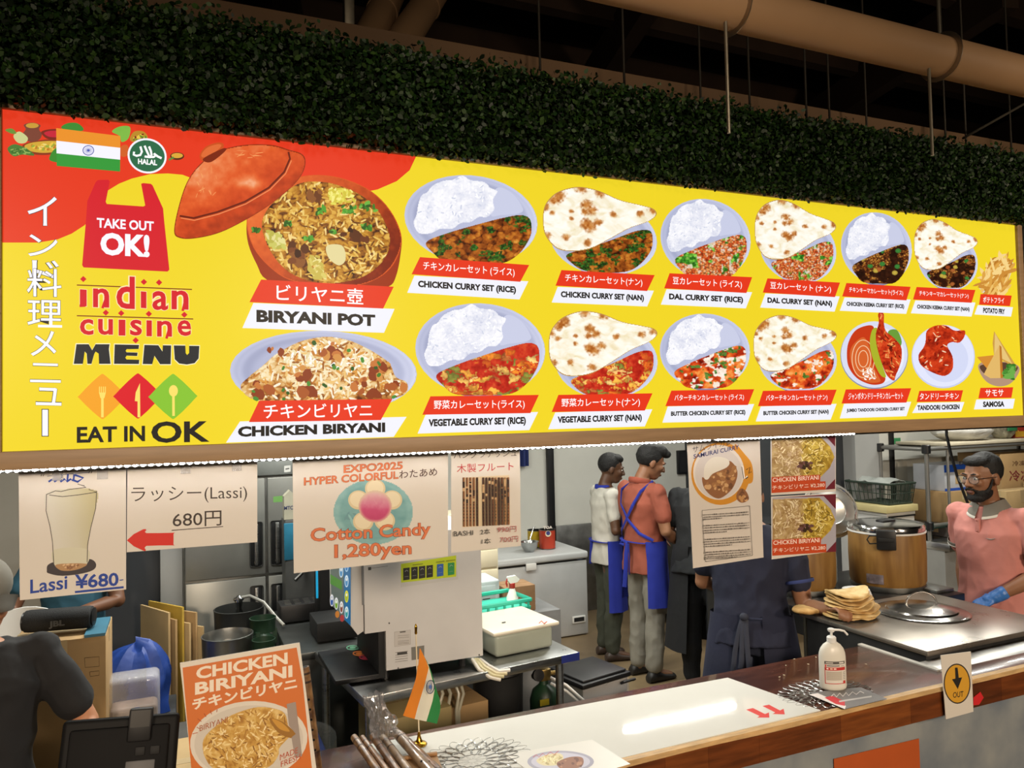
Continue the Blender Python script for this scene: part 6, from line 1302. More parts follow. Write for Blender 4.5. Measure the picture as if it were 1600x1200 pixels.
t = thing('tall_dispenser', (.80, 4.25, .841), 'tall black dispenser with a blue lit edge left of the drinks machine', 'dispenser'); MB().box((.66, 4.16, .85), (.88, 4.42, .95), r=.006).build('drip_tray', BLACKM, t); MB().box((.72, 4.43, .85), (.90, 4.62, 1.55), r=.006).build('tower', BLACKP, t); MB().box((.70, 4.425, 1.02), (.712, 4.435, 1.4), r=.002).build('blue_edge', pm('blue_edge_light', '1fa0d0', .4, emit=.5), t); MB().box((.79, 4.41, .96), (.81, 4.43, 1.45), r=.004).build('steel_post', STEEL, t); MB().box((.70, 4.35, 1.40), (.90, 4.62, 1.62), r=.01).build('head', BLACKP, t)
# kegs
def keg(c, r, h, mat, label):
    t = thing('drink_keg', c, label, 'keg', 'kegs by the fridge'); c = V(c); MB().lathe([(r * .96, 0), (r, .01), (r, .06), (r * .97, .07), (r * .97, h - .12), (r * .9, h - .08), (r * .3, h - .06), (0, h - .06)], c, 36).build('barrel', mat, t); MB().lathe([(r * .97, h - .12), (r, h - .01), (r * 1.02, h), (r * .97, h + .002), (r * .94, h - .02), (r * .93, h - .1)], c, 36, cap=False).build('collar', mat, t)
    MB().lathe([(.03, h - .065), (.035, h - .04), (.02, h - .03), (0, h - .03)], c, 16).build('valve', CHROME, t); return t
keg((.228, 4.35, 0), .128, .905, pm('keg_steel', '9c9d9a', .3, .95, var=.08), 'silver steel keg in front of the fridge')
k2 = keg((.31, 4.72, 0), .135, .95, pm('keg_dark', '2c2e2d', .45, .4, var=.1), 'black keg with a tap and hose in front of the fridge')
c = V((.31, 4.72, .89)); m = MB(); m.lathe([(.02, 0), (.026, .03), (.016, .06), (.022, .09), (.02, .12), (.01, .13)], c, 14); m.ell(c + V((0, 0, .11)), (.03, .02, .018)); m.build('tap_head', CHROME, k2)
o = MB().tube([c + V((.0, 0, .115)), c + V((.06, -.02, .125)), c + V((.13, -.06, .09)), c + V((.2, -.12, 0)), c + V((.23, -.16, -.03))], .009, 8).build('keg_hose', pm('grey_hose', '8f8f88', .4)); tag(o, 'grey hose arching from the black keg tap', 'hose')
def cyl2(c, r, h, label):
    t = thing('gas_bottle', c, label, 'gas bottle', 'green gas bottles'); c = V(c); G = pm('bottle_green', '1e3626', .4, var=.1); MB().lathe([(r, 0), (r, h - .16), (r * .8, h - .1), (.02, h - .08), (.02, h - .02)], c, 24).build('bottle', G, t); MB().lathe([(r * .95, h - .07), (r, h), (r * 1.03, h + .003), (r * .95, h + .004), (r * .9, h - .07)], c, 24, cap=False).build('guard_ring', G, t)
    for q in range(3): a_ = q * 2.1; MB().box(c + V((r * .9 * cos(a_) - .012, r * .9 * sin(a_) - .012, h - .14)), c + V((r * .9 * cos(a_) + .012, r * .9 * sin(a_) + .012, h - .06))).build('guard_post', G, t)
cyl2((.42, 4.5, 0), .07, .93, 'green gas bottle with a guard ring by the black keg'); cyl2((.40, 4.25, 0), .058, .88, 'shorter green gas bottle behind the menu stand')
# tied bundle of flattened cartons
p0 = atY(243, 1000, 4.9); rr = random.Random(2)
for i in range(6):
    x = p0.x + .028 * i; m = MB(TR((x, 4.85 - .02 * (i % 2), .35), R(-62 + 3 * i))); hgt = (.62, .58, .64, .55, .6, .52)[i]; m.box((-.16, -.006, 0), (.16, .006, hgt)); o = m.build('flat_carton', (CARD2, CARD, pm('yellow_card', 'b8983a', .7), CARD2, CARD, CARD2)[i]); tag(o, ['leftmost', 'second', 'yellow edged third', 'fourth', 'fifth', 'rightmost'][i] + ' flattened carton leaning on the grey post', 'carton', 'flattened cartons leaning on the post')
t = thing('low_ledge', (.05, 4.8, 0), 'low grey ledge under the flattened cartons', 'ledge'); MB().box((-.25, 4.55, 0), (.09, 5.18, .348), r=.006).build('body', pm('ledge_grey', '6a6a68', .6), t)
# cartons at the left: stack with speaker, flat one, bag, tarp
zt = atY(130, 1000, 3.6).z
t, T2, h, z = carton((-.62, 3.62, .62), (-.282, 3.95, atY(130, 997, 3.62).z), 'tall brown carton under the black speaker', CARD)
a = Art((0, 3.62, 0), (0, -1, 0), lay=5)
for q in ([(132, 1028), (155, 1026), (155, 1041), (133, 1043)], [(140, 1050), (155, 1048), (155, 1055), (141, 1057)]): a.line(q + [q[0]], .8, '5a4428')
a.build('print', PRINTM, t); ztop = .62 + z
MB().box((-.36, 3.615, ztop + .0005), (-.284, 3.9, ztop + .012)).build('blue_cover', pm('teal_cover', '3a6f86', .5), t)
t = thing('carton_stand', (-.4, 3.8, 0), 'grey crate stand under the tall brown carton', 'stand'); MB().box((-.66, 3.6, 0), (.10, 4.0, .618), r=.006).build('body', pm('stand_dark', '4a4844', .6), t)
sc = V((atY(90, 980, 3.7).x, 3.75, ztop + .013)); t = thing('bluetooth_speaker', sc, 'black barrel speaker with a metal wordmark on the carton', 'speaker')
MB(TR(sc + V((0, 0, .046)), R(-10))).lathe([(.03, -.13), (.044, -.125), (.046, -.11), (.046, .11), (.044, .125), (.03, .13)], (0, 0, 0), 28, ax=(1, 0, 0)).build('body', pm('speaker_mesh', '16181a', .75, var=.15, scale=90, bump=.3, bscale=300), t)
for s_ in (-1, 1): MB(TR(sc + V((0, 0, .046)), R(-10))).lathe([(.036, 0), (.038, .006), (.02, .01), (0, .008)], (.128 * s_, 0, 0), 24, ax=(s_, 0, 0)).build('end_cap', BLACKP, t)
a = Art(sc + V((0, -.0475, .046)), (-.17, -1, 0), lay=1); a.text('JBL', (76, 983), (101, 980), 12, '5a5c5e', .045); a.build('wordmark', PRINTM, t)
pz = .62; c = V((-.185, 3.85, pz)); t = thing('zip_bag', c, 'clear bag of wrapped packets with a blue stripe beside the carton', 'bag'); m = MB(); m.box(c + V((-.10, -.06, 0)), c + V((.09, .06, .17)), r=.02, seg=3); m.build('packets', pm('pale_packets', 'a08c84', .5, var=.2, scale=12), t); m = MB(); m.box(c + V((-.11, -.07, 0)), c + V((.10, .07, .30)), r=.025, seg=3); m.build('bag_film', PVC, t); MB().box(c + V((.0, -.0715, .02)), c + V((.02, -.0705, .17))).build('blue_stripe', BLUEP, t)
def tarp(c, r, h, mat, name, label, cat, seed):
    m = MB(); rings = []
    for i in range(19):
        v = i / 18; row = []
        for j in range(40):
            a_ = 2 * pi * j / 40; q = (1 - v ** 2.2) ** .55 * (1 + .26 * noise.noise(V((cos(a_) * 2.2, sin(a_) * 2.2, v * 2.5 + seed))) + .28 * abs(noise.noise(V((cos(a_) * 4, sin(a_) * 5, v * 1.2 + seed)))))
            row.append(c + V((r[0] * q * cos(a_) + .05 * v, r[1] * q * sin(a_), h * v * (1 + .12 * noise.noise(V((cos(a_) * 1.5, sin(a_) * 1.5, seed)))))))
        rings.append(row)
    m.rings(rings); o = m.build(name, mat, smooth=25); return tag(o, label, cat)
t = thing('tarp_stand', (-.24, 4.22, 0), 'dark crate behind the bag under the blue tarpaulin', 'stand'); MB().box((-.46, 4.02, 0), (-.02, 4.42, .615), r=.005).build('body', DARKP, t)
tarp(V((-.25, 4.22, .618)), (.19, .15), .34, pm('blue_tarp', '173d8e', .5, var=.2, scale=6, bump=.8, bscale=9), 'blue_tarpaulin', 'folded blue tarpaulin behind the clear bag', 'tarpaulin', 4)
t, T2, h, z = carton((-.30, 3.1, .40), (.10, 3.58, .70), 'wide closed carton with tape behind the till screen', CARD2); 
t = thing('stool', (-.1, 3.35, 0), 'low dark stand under the wide carton behind the till', 'stand'); MB().box((-.28, 3.12, .36), (.08, 3.56, .398)).build('seat', DARKP, t)
for x in (-.25, .05):
    for y in (3.15, 3.53): MB().cyl((x, y, 0), (x, y, .36), .015, n=8).build('leg', STEELD, t)
# white plastic chair back behind the speaker
p = atY(37, 965, 4.1); t = thing('plastic_chair', (p.x, 4.3, 0), 'white plastic chair behind the black speaker', 'chair'); 
g = [[(p.x - .17 + .34 * i / 8, 4.1 + .04 * cos((i - 4) * .5), .45 + .75 * j / 6 - .05 * ((i - 4) / 4) ** 2 * (j / 6)) for j in range(7)] for i in range(9)]; MB().sheet(g, (0, .012, 0)).build('backrest', WHITEP, t); MB().box((p.x - .2, 4.12, .43), (p.x + .2, 4.5, .455), r=.01).build('seat', WHITEP, t)
for x in (-.17, .17):
    for y in (4.15, 4.46): MB().cyl((p.x + x, y, 0), (p.x + x, y, .44), .018, n=8).build('leg', WHITEP, t)
# lidded tub with blue lid in a clear bag, lower left of the table
c = V((.44, 3.55, 0)); t = thing('bagged_bin', c, 'bin with a dark blue lid inside a clear bag by the steel table', 'bin'); MB().box(c + V((-.15, -.17, 0)), c + V((.13, .17, .55)), r=.02).build('body', pm('bin_grey', '9a9c98', .5), t); MB().box(c + V((-.16, -.18, .55)), c + V((.14, .18, .60)), r=.015).build('lid', pm('navy_lid', '1e2c5a', .4), t); MB().box(c + V((.02, -.184, .562)), c + V((.08, -.178, .58))).build('lid_label', WHITEP, t)
rings = []
for i in range(9):
    v = i / 8; rings.append([c + V(((.20 + .02 * noise.noise(V((j, i, 1)))) * cos(2 * pi * j / 20), (.23 + .02 * noise.noise(V((j, i, 4)))) * sin(2 * pi * j / 20), .02 + .60 * v)) for j in range(20)])
m = MB(); m.rings(rings, cap=False); m.build('bag', pm('milky_bag', 'b4b8b2', .3, var=.1, alpha=.35), t)
# small carton stack with books behind the black-clad cook
p = atY(1130, 905, 4.02); 
for i in range(4): o = MB().box((p.x - .04, 3.98, .90 + .046 * i), (p.x + .15, 4.15, .943 + .046 * i), r=.004).build('food_tray', CREAM); tag(o, ['lowest', 'second', 'third', 'topmost'][i] + ' cream food tray stacked behind the cook in navy', 'tray', 'stacked cream trays')
t = thing('prep_table', (p.x + .05, 4.2, 0), 'dark prep table behind the cook in navy', 'table'); MB().box((p.x - .05, 3.96, .86), (p.x + .16, 4.16, .898), r=.004).build('top', STEELD, t); MB().box((p.x - .03, 3.98, .08), (p.x + .15, 4.15, .86)).build('cabinet', pm('black_cabinet', '191a1b', .5), t)
for x in (p.x + .02, p.x + .11): MB().cyl((x, 4.06, 0), (x, 4.06, .08), .02, n=8).build('foot', BLACKP, t)
# worktop at which the aproned men stand
t = thing('rear_worktop', (4.6, 6.3, 0), 'long steel worktop along the back wall', 'worktop'); MB().box((4.15, 5.3, .84), (4.9, 6.9, .88), r=.004).build('top', STEEL, t); MB().box((4.2, 5.35, .1), (4.88, 6.88, .84)).build('carcass', STEELD, t)
for y in (5.4, 6.8): MB().cyl((4.25, y, 0), (4.25, y, .1), .02, n=8).build('foot', STEELD, t)
# ------------------------------------------------------------------ people
def remesh(name, mb, vox, mat, par, it=2, fold=0):
    me = bpy.data.meshes.new(name); O = ORG[par]
    me.from_pydata([p - O for p in mb.v], [], mb.f)
    bm = bmesh.new(); bm.from_mesh(me); bmesh.ops.recalc_face_normals(bm, faces=bm.faces[:]); bm.to_mesh(me); bm.free()
    o = bpy.data.objects.new(name, me); COL.objects.link(o)
    md = o.modifiers.new('r', 'REMESH'); md.mode = 'VOXEL'; md.voxel_size = vox
    if it: s = o.modifiers.new('s', 'SMOOTH'); s.factor = .5; s.iterations = it
    dg = bpy.context.evaluated_depsgraph_get(); ev = o.evaluated_get(dg); m2 = bpy.data.meshes.new_from_object(ev)
    o.modifiers.clear(); o.data = m2; bpy.data.meshes.remove(me); m2.name = name
    m2.polygons.foreach_set('use_smooth', [True] * len(m2.polygons)); m2.materials.clear(); m2.materials.append(mat)
    if fold:
        n_ = len(m2.vertices); co = np.empty(n_ * 3); no = np.empty(n_ * 3); m2.vertices.foreach_get('co', co); m2.vertices.foreach_get('normal', no); co = co.reshape(-1, 3); no = no.reshape(-1, 3); sd = float(O.x * 7 + O.y * 3)
        x, y, z = co[:, 0], co[:, 1], co[:, 2]; w1 = fbm(x * 6 + y * 5 + 1.5 * fbm(z * 4, x * 4, sd), z * 5 - x * 4, sd, 3); w2 = 1 - abs(2 * fbm(x * 9 - y * 8 + z * 3, z * 7 + y * 6, sd + 5, 2) - 1)
        m2.vertices.foreach_set('co', (co + no * (fold * ((w1 - .5) * 1.6 + (w2 - .75) * 1.3))[:, None]).ravel()); m2.update()
    o.parent = par; ORG[o] = O
    return o
def limb(m, pts, rads, side=None, n=12):
    """tapered limb: subdivided tube with rounded joints"""
    m.tube(pts, list(rads), n, side)
    for p, r in zip(pts, rads):
        if not isinstance(r, tuple): m.ell(p, r, n=12, m=8)
SKIN = {k_: pm('skin_' + k_, a_, .5, var=.05, scale=6, col2=b_) for k_, (a_, b_) in dict(dark=('5a3c2a', '50341f'), mid=('93694d', '85593d'), fair=('c08a68', 'b47c5a'), deep=('6a4630', '5e3c28')).items()}
HAIR = pm('black_hair', '0c0a09', .7, var=.3, scale=60, bump=.5, bscale=120)
EYEW = pm('eye_white', 'd8d2c8', .25, var=.02); IRIS = pm('iris_dark', '1a0f0a', .2); LIP = pm('lip', '7a4a3c', .45)
def cloth(name, c, **k): return pm(name, c, .85, var=.10, scale=5, bump=.5, bscale=9, **k)
def Zs(a, b, t): return V(a) * (1 - t) + V(b) * t
def hand(m, w, d, nrm, s=1, curl=.5, grip=0, side=1):
    """palm and five bent fingers; w wrist, d forearm direction, nrm back of the hand, side +1 right hand"""
    d = V(d).normalized(); nrm = V(nrm); nrm = (nrm - d * nrm.dot(d)).normalized(); x = d.cross(nrm) * side
    rt = M((x, d, nrm)).transposed()
    m.ell(w + d * .045 * s, (.040 * s, .052 * s, .016 * s), rt); limb(m, [w, w + d * .03 * s], [(.026 * s), (.028 * s)])
    for i, (o, l) in enumerate(((-.030, .066), (-.0105, .075), (.0105, .070), (.029, .055))):
        p = w + (d * .085 + x * o) * s; a_ = curl * .55; pts = [p - d * .02 * s, p]
        for q, f_ in enumerate((.45, .32, .25)):
            p = p + (d * cos(a_) - nrm * sin(a_)) * (l * f_ * s); pts.append(p); a_ += curl * .9
        limb(m, pts, [.0100 * s, .0095 * s, .0090 * s, .0084 * s, .0072 * s], n=8)
    p = w + (d * .022 - x * .030) * s; tdir = (d * .75 - x * .6 - nrm * (.25 + .5 * curl)).normalized(); pts = [p, p + tdir * .035 * s]; tdir = (tdir * .8 + d * .5 - nrm * .3 * curl).normalized(); pts += [pts[-1] + tdir * .028 * s, pts[-1] + tdir * .052 * s]
    limb(m, pts, [.014 * s, .0115 * s, .0105 * s, .0085 * s], n=8)
def person(loc, face, H, label, skin, shirt, trousers, arms, head=(0, 0), sleeve=.55, hem=.86, hair='short', lean=0, shoe='1c1a1a', vox=.0075, beard=False, build=1.0, legs=True, hs_=1.08):
    """arms: {'R': (elbow, wrist, back-of-hand), 'L': ...} in body space (x right, y forward, z up, metres for 1.7 m)"""
    s = H / 1.7; loc = V(loc); ang = math.atan2(face[1], face[0]) - pi / 2
    root = thing('person', loc, label, 'person'); B = M.Translation(loc) @ M.Rotation(ang, 4, 'Z') @ M.Scale(s, 4)
    LE = M.Translation((0, 0, .92)) @ M.Rotation(-lean, 4, 'X') @ M.Translation((0, 0, -.92))   # lean forward from the hips
    def up(p): return LE @ V(p)
    hm = LE @ M.Translation((0, .012, 1.485)) @ M.Rotation(head[1], 4, 'Z') @ M.Rotation(head[0], 4, 'X') @ M.Translation((0, .02, .105 * hs_)) @ M.Scale(hs_, 4)
    def hp(p): return hm @ V(p)
    hr = hm.to_3x3()
    arms = {q: (tuple(B.inverted() @ V(v_) if getattr(v_, 'w_', 0) or isinstance(v_, V) else v_ for v_ in a_[:2]) + tuple(a_[2:])) for q, a_ in arms.items()}
    sk = SKIN[skin]; m = MB(B); w_ = build
    tors = [(.88, .150 * w_, .100), (.96, .148 * w_, .102 * w_), (1.06, .138 * w_, .098 * w_), (1.18, .150 * w_, .104 * w_), (1.29, .165 * w_, .108 * w_), (1.37, .160, .092), (1.42, .105, .070), (1.455, .060, .058)]
    def trings(m, lst, e=0, yo=0):
        rs = []
        for z, a_, b_ in lst:
            rs.append([up((( a_ + e) * cos(2 * pi * j / 44), (b_ + e) * sin(2 * pi * j / 44) - .012 * (1.29 - z > -.2) * max(0, (z - 1.1)) + yo, z)) for j in range(44)])
        m.rings(rs)
    trings(m, tors)
    limb(m, [up((0, -.012, 1.42)), up((0, 0, 1.47)), hp((0, -.015, -.06))], [.062, .054, .054])
    # head
    m.ell(hp((0, -.012, .022)), (.073, .094, .088), hr); m.ell(hp((0, .026, -.028)), (.061, .064, .080), hr); m.ell(hp((0, .046, -.080)), (.042, .040, .032), hr); m.ell(hp((0, .03, -.055)), (.055, .05, .05), hr)
    limb(m, [hp((0, .086, .012)), hp((0, .100, -.010)), hp((0, .107, -.028))], [.008, .010, .0125], n=8)
    for q in (-1, 1):
        m.ell(hp((q * .013, .094, -.031)), (.009, .010, .008), hr, 8, 6); m.ell(hp((q * .074, -.004, -.012)), (.009, .019, .031), hr); m.ell(hp((q * .034, .068, -.018)), (.022, .020, .022), hr); m.ell(hp((q * .030, .079, .020)), (.026, .012, .010), hr)
    m.ell(hp((0, .088, -.058)), (.022, .010, .006), hr, 10, 6); m.ell(hp((0, .086, -.068)), (.020, .010, .007), hr, 10, 6)
    SH = {}
    for q, kx in (('R', 1), ('L', -1)):
        e_, w2, nb = arms[q][:3]; shd = up((kx * .175 * (1 + (w_ - 1) * .6), -.01, 1.375)); e_, w2 = V(e_), V(w2); SH[q] = (shd, e_, w2)
        mid = Zs(shd, e_, .5); lo = Zs(e_, w2, .35)
        limb(m, [up((kx * .09, -.01, 1.37)), shd, mid, e_, lo, w2], [.06, .056, .047 * w_, .041, .040 * w_, .0275])
        hs = arms[q][3] if len(arms[q]) > 3 else .45
        hand(m, w2, w2 - e_, nb, 1.0, hs, side=kx)
    if legs:
        for kx in (-1, 1):
            limb(m, [(kx * .082, 0, .90), (kx * .088, .012, .68), (kx * .090, .016, .49), (kx * .092, -.006, .33), (kx * .094, -.014, .10)], [.088, .075, .056, .052, .036]); limb(m, [(kx * .094, -.02, .06), (kx * .10, .06, .045), (kx * .105, .12, .03)], [.036, .034, .028])
    remesh('body', m, vox, sk, root, 2)
    # shirt
    m = MB(B); lst = [(z, a_, b_) for z, a_, b_ in tors if z > hem - .01]; lst = [(hem, .166 * w_, .122 * w_), (hem + .08, .158 * w_, .114 * w_)] + [q for q in lst if q[0] > hem + .1][:-1]
    trings(m, lst + [(1.435, .088, .072)], .017)
    for q in 'RL':
        shd, e_, w2 = SH[q]; kx = 1 if q == 'R' else -1; en = Zs(shd, e_, sleeve / .55 * .62) if sleeve < .9 else e_
        limb(m, [up((kx * .08, -.01, 1.36)), shd, Zs(shd, en, .5), en], [.072, .065, .060 * w_, .061 * w_])
    sh = remesh('shirt', m, vox * 1.1, shirt, root, 3, .010)
    if legs:
        m = MB(B); rs = []
        for z, a_, b_ in ((.80, .155 * w_, .112), (.88, .160 * w_, .114), (.98, .154 * w_, .110)): rs.append([(a_ * cos(2 * pi * j / 20), b_ * sin(2 * pi * j / 20), z) for j in range(20)])
        m.rings(rs)
        for kx in (-1, 1): limb(m, [(kx * .078, 0, .86), (kx * .088, .012, .66), (kx * .092, .016, .48), (kx * .094, .0, .30), (kx * .096, -.010, .11)], [.088, .086, .074, .070, .062])
        remesh('trousers', m, vox * 1.2, trousers, root, 3, .012)
        SM = pm('shoe_' + shoe, shoe, .5, var=.1)
        for kx in (-1, 1):
            m = MB(B); rs = []
            for y, wd, h in ((-.075, .030, .06), (-.05, .040, .085), (0, .042, .085), (.06, .045, .06), (.12, .046, .045), (.16, .036, .035), (.175, .015, .02)): rs.append([(kx * .10 + wd * cos(2 * pi * j / 14), y, max(.002, h * .5 + h * .52 * sin(2 * pi * j / 14))) for j in range(14)])
            m.rings(rs); m.build('shoe', SM, root, smooth=60)
    # hair
    m = MB(B)
    if hair == 'short': m.ell(hp((0, -.024, .034)), (.080, .092, .088), hr, 22, 14); m.ell(hp((0, .02, .082)), (.060, .062, .038), hr, 16, 10)
    if hair == 'under': m.ell(hp((0, -.03, -.004)), (.077, .088, .075), hr, 22, 14)
    if hair == 'quiff': m.ell(hp((0, -.026, .034)), (.082, .094, .090), hr, 22, 14); m.ell(hp((0, .03, .092)), (.066, .068, .042), hr, 16, 10); m.ell(hp((.01, .075, .088)), (.045, .035, .030), hr, 16, 10)
    if hair == 'fade': m.ell(hp((0, -.022, .036)), (.0775, .086, .086), hr, 22, 14); m.ell(hp((0, .028, .080)), (.062, .058, .030), hr, 16, 10)
    if hair:
        m.v = [p + V((noise.noise(p * 40), noise.noise(p * 40 + V((9, 0, 0))), noise.noise(p * 40 + V((0, 9, 0))))) * .004 for p in m.v]
        remesh('hair', m, .006, HAIR, root, 1)
    for q in (-1, 1):
        e_ = MB(B).ell(hp((q * .031, .0795, .002)), (.0125, .008, .0072), hr, 12, 8).build('eye', EYEW, root, 60); MB(B).ell(hp((q * .031, .0862, .002)), (.0055, .002, .0058), hr, 10, 6).build('iris', IRIS, e_, 60)
        MB(B).tube([hp((q * .012, .088, .021)), hp((q * .030, .0905, .0265)), hp((q * .050, .079, .020))], [.003, .0045, .0025], 6).build('eyebrow', HAIR, root)
    MB(B).ell(hp((0, .0945, -.0625)), (.021, .005, .0075), hr, 12, 6).build('lips', LIP, root, 60)
    if beard:
        m = MB(B); m.ell(hp((0, .030, -.072)), (.0585, .058, .044), hr, 20, 12); m.ell(hp((0, .052, -.095)), (.046, .042, .027), hr, 18, 10); m.tube([hp((-.030, .080, -.062)), hp((-.02, .0945, -.048)), hp((0, .1005, -.045)), hp((.02, .0945, -.048)), hp((.030, .080, -.062))], .0065, 8)
        for q in (-1, 1): m.tube([hp((q * .071, .015, .0)), hp((q * .066, .03, -.04)), hp((q * .052, .045, -.07))], [.004, .008, .014], 8)
        remesh('beard', m, .005, HAIR, root, 1)
    return root, B, hp, hr, up, SH, tors, w_
def apron(P, mat, z0, z1, a0, a1, zt=None, bib=None, straps='cross', e=.030, n=24, label=None, flare=.02):
    """apron wrapped round the front from angle a0 to a1 (0 = right, pi/2 = front)"""
    root, B, hp, hr, up, SH, tors, w_ = P
    def rad(z):
        for (za, a_, b_), (zb, c_, d_) in zip(tors, tors[1:]):
            if za <= z <= zb: t = (z - za) / (zb - za); return a_ + (c_ - a_) * t, b_ + (d_ - b_) * t
        return (tors[0][1], tors[0][2]) if z < tors[0][0] else (tors[-1][1], tors[-1][2])
    def pt(a_, z, ex=0):
        r = rad(z); f_ = flare * max(0, (.95 - z)) / .5; q = e + ex + f_; p = (((r[0] + q) * cos(a_)), (r[1] + q) * sin(a_), z); return up(p) if z > .9 else V(p)
    g = [[pt(a0 + (a1 - a0) * j / n, z0 + (z1 - z0) * i / 14, .006 * sin(j * 1.7) * (1 - i / 14)) for j in range(n + 1)] for i in range(15)]
    m = MB(B); m.sheet(g, (0, 0, 0)); m.sheet([[p + V((0, .004, 0)) for p in r] for r in g]); ap = m.build('apron', mat, root, 60)
    if bib:
        b0, b1, zt = bib; g = [[pt(b0 + (b1 - b0) * j / 10, z1 + (zt - z1) * i / 8, .004) for j in range(11)] for i in range(9)]; MB(B).sheet(g).build('apron_bib', mat, root, 60)
    MB(B).tube([pt(a1 + (a0 + 2 * pi - a1) * i / 16, z1 - .01, .004) for i in range(17)], (.004, .014), 6, side=(0, 0, 1)).build('apron_string', mat, root)
    return pt
FACE_R = (.95, .12)
# two men in blue aprons by the back wall
BLUEA = cloth('royal_blue_cloth', '1f2f9a')
wt = cloth('white_tee', 'c4c1b6'); P = person((3.24, 5.56, 0), (.97, -.14), 1.655, 'man in a white t-shirt and blue apron with dark green trousers', 'dark', wt, cloth('olive_trousers', '3c4034'), {'R': ((.25, -.02, 1.10), (.16, .22, 1.06), (0, 0, 1)), 'L': ((-.24, .06, 1.10), (-.10, .26, 1.08), (0, 0, 1))}, head=(-.22, -.30), hem=.80, shoe='3a2c24')
pt = apron(P, BLUEA, .42, 1.0, -.45, pi + .1, bib=(.55, pi - .55, 1.30))
MB(P[1]).tube([pt(-pi / 2 - .0, .99, .005) + V((-.01 * i, 0, -.05 * i)) for i in range(5)], (.004, .016), 6).build('apron_tie', BLUEA, P[0])
MB(P[1]).tube([P[4]((.075 * cos(t), -.012 + .075 * sin(t), 1.435 - .05 * (sin(t) > 0) * sin(t))) for t in [pi * 2 * i / 20 for i in range(20)]], (.022, .006), 6, side=(0, 0, 1), closed=True).build('neck_strap', BLUEA, P[0])
P = person((3.25, 5.02, 0), (.95, .10), 1.75, 'man in a salmon red shirt with a crossed strap blue apron and grey joggers', 'mid', cloth('salmon_shirt', '99503c'), cloth('grey_joggers', '8e8b80'), {'R': ((.25, .0, 1.10), (.17, .20, .98), (0, 0, 1)), 'L': ((-.25, .05, 1.10), (-.12, .25, 1.0), (0, 0, 1))}, head=(-.40, -.42), hem=.78, hair='quiff', build=1.08, shoe='1c1a18')
pt = apron(P, BLUEA, .55, 1.02, -.75, pi + .5, bib=(.5, pi - .5, 1.30), e=.034)
B, up = P[1], P[4]
def strap(pts, w=(.004, .012)): MB(B).tube(pts, w, 6, side=(0, 0, 1)).build('apron_strap', BLUEA, P[0])
def bk(a_, z, ex=.008): return pt(a_, z, ex)
strap([up((-.10, .02, 1.445)), bk(-2.2, 1.38), bk(-1.9, 1.28), bk(-1.5, 1.17), bk(-1.0, 1.08), bk(-.4, 1.03)], (.012, .004))
strap([up((.10, .02, 1.445)), bk(-.95, 1.38), bk(-1.25, 1.28), bk(-1.6, 1.17), bk(-2.1, 1.08), bk(-2.7, 1.03)], (.012, .004))
strap([bk(-1.55, 1.0, .012), bk(-1.6, .93, .02), bk(-1.62, .84, .025), bk(-1.66, .68, .03)], (.016, .004)); strap([bk(-1.5, 1.0, .012), bk(-1.45, .9, .02), bk(-1.42, .78, .03)], (.014, .004))
m = MB(B); m.tube([bk(-1.55, 1.0, .012), bk(-1.8, 1.02, .03), bk(-1.95, .99, .03), bk(-1.7, .985, .02)], (.012, .004), 6, side=(0, 0, 1)); m.build('bow_knot', BLUEA, P[0])
m = MB(B); m.tube([up((.082 * cos(t), -.018 + .078 * sin(t), 1.44 - .02 * sin(t))) for t in [pi * 2 * i / 20 for i in range(20)]], (.022, .008), 6, side=(0, 0, 1), closed=True); m.build('collar', cloth('salmon_collar', '9c4c38'), P[0])
# cook all in black, head behind the flyer
BLK = cloth('black_cloth', '14171a'); BLKA = cloth('black_apron_cloth', '101216')
P = person((3.47, 4.60, 0), (.80, .60), 1.72, 'cook dressed all in black with his head behind the samurai flyer', 'deep', BLK, cloth('black_trousers', '0f1216'), {'R': ((.27, .05, 1.10), (.20, .28, 1.02), (0, 0, 1)), 'L': ((-.26, .06, 1.10), (-.14, .28, 1.02), (0, 0, 1))}, head=(-.45, 0), hem=.82, build=1.24, lean=.2, shoe='15130f')
apron(P, BLKA, .30, 1.02, -1.3, pi + 1.3, e=.036, flare=.05)
# cook in navy at the tandoor
NAVY = cloth('navy_shirt', '181d34')
P = person((2.68, 3.16, 0), (.62, .78), 1.70, 'cook in a navy polo and apron reaching for the naan stack', 'mid', NAVY, cloth('navy_trousers', '1c2236'), {'R': (atY(1258, 952, 2.98), atY(1296, 952, 2.80), (0, .3, 1), .9), 'L': ((-.24, .08, 1.12), (-.02, .30, 1.05), (0, 0, 1), .8)}, head=(-.45, 0), hem=.84, build=1.18, lean=.10, shoe='15130f')
pt = apron(P, cloth('navy_apron', '191e36'), .30, .99, -1.35, pi + 1.35, e=.034, flare=.07)
B = P[1]
for i, dx in enumerate((-.03, .0, .035)): MB(B).tube([pt(-1.75 + dx, .985, .012), pt(-1.78 + dx * 2, .93, .026), pt(-1.8 + dx * 4, .84 - .05 * i, .03), pt(-1.82 + dx * 5, .70 + .06 * i, .03)], (.012, .003), 6).build('apron_tie', pm('grey_navy_tie', '2b3040', .8), P[0])
m = MB(B); m.ell(pt(-1.75, .99, .02), (.022, .014, .02), n=10, m=7); m.build('knot', pm('grey_navy_tie', '2b3040', .8), P[0])
shd, e_, w2 = P[5]['R']; en = Zs(shd, e_, .62); m = MB(B); d_ = (e_ - shd).normalized(); m.lathe([(.074, -.008), (.076, 0), (.074, .008)], en, 20, ax=d_, cap=False); m.build('sleeve_band', pm('navy_band', '2c3a70', .8), P[0])
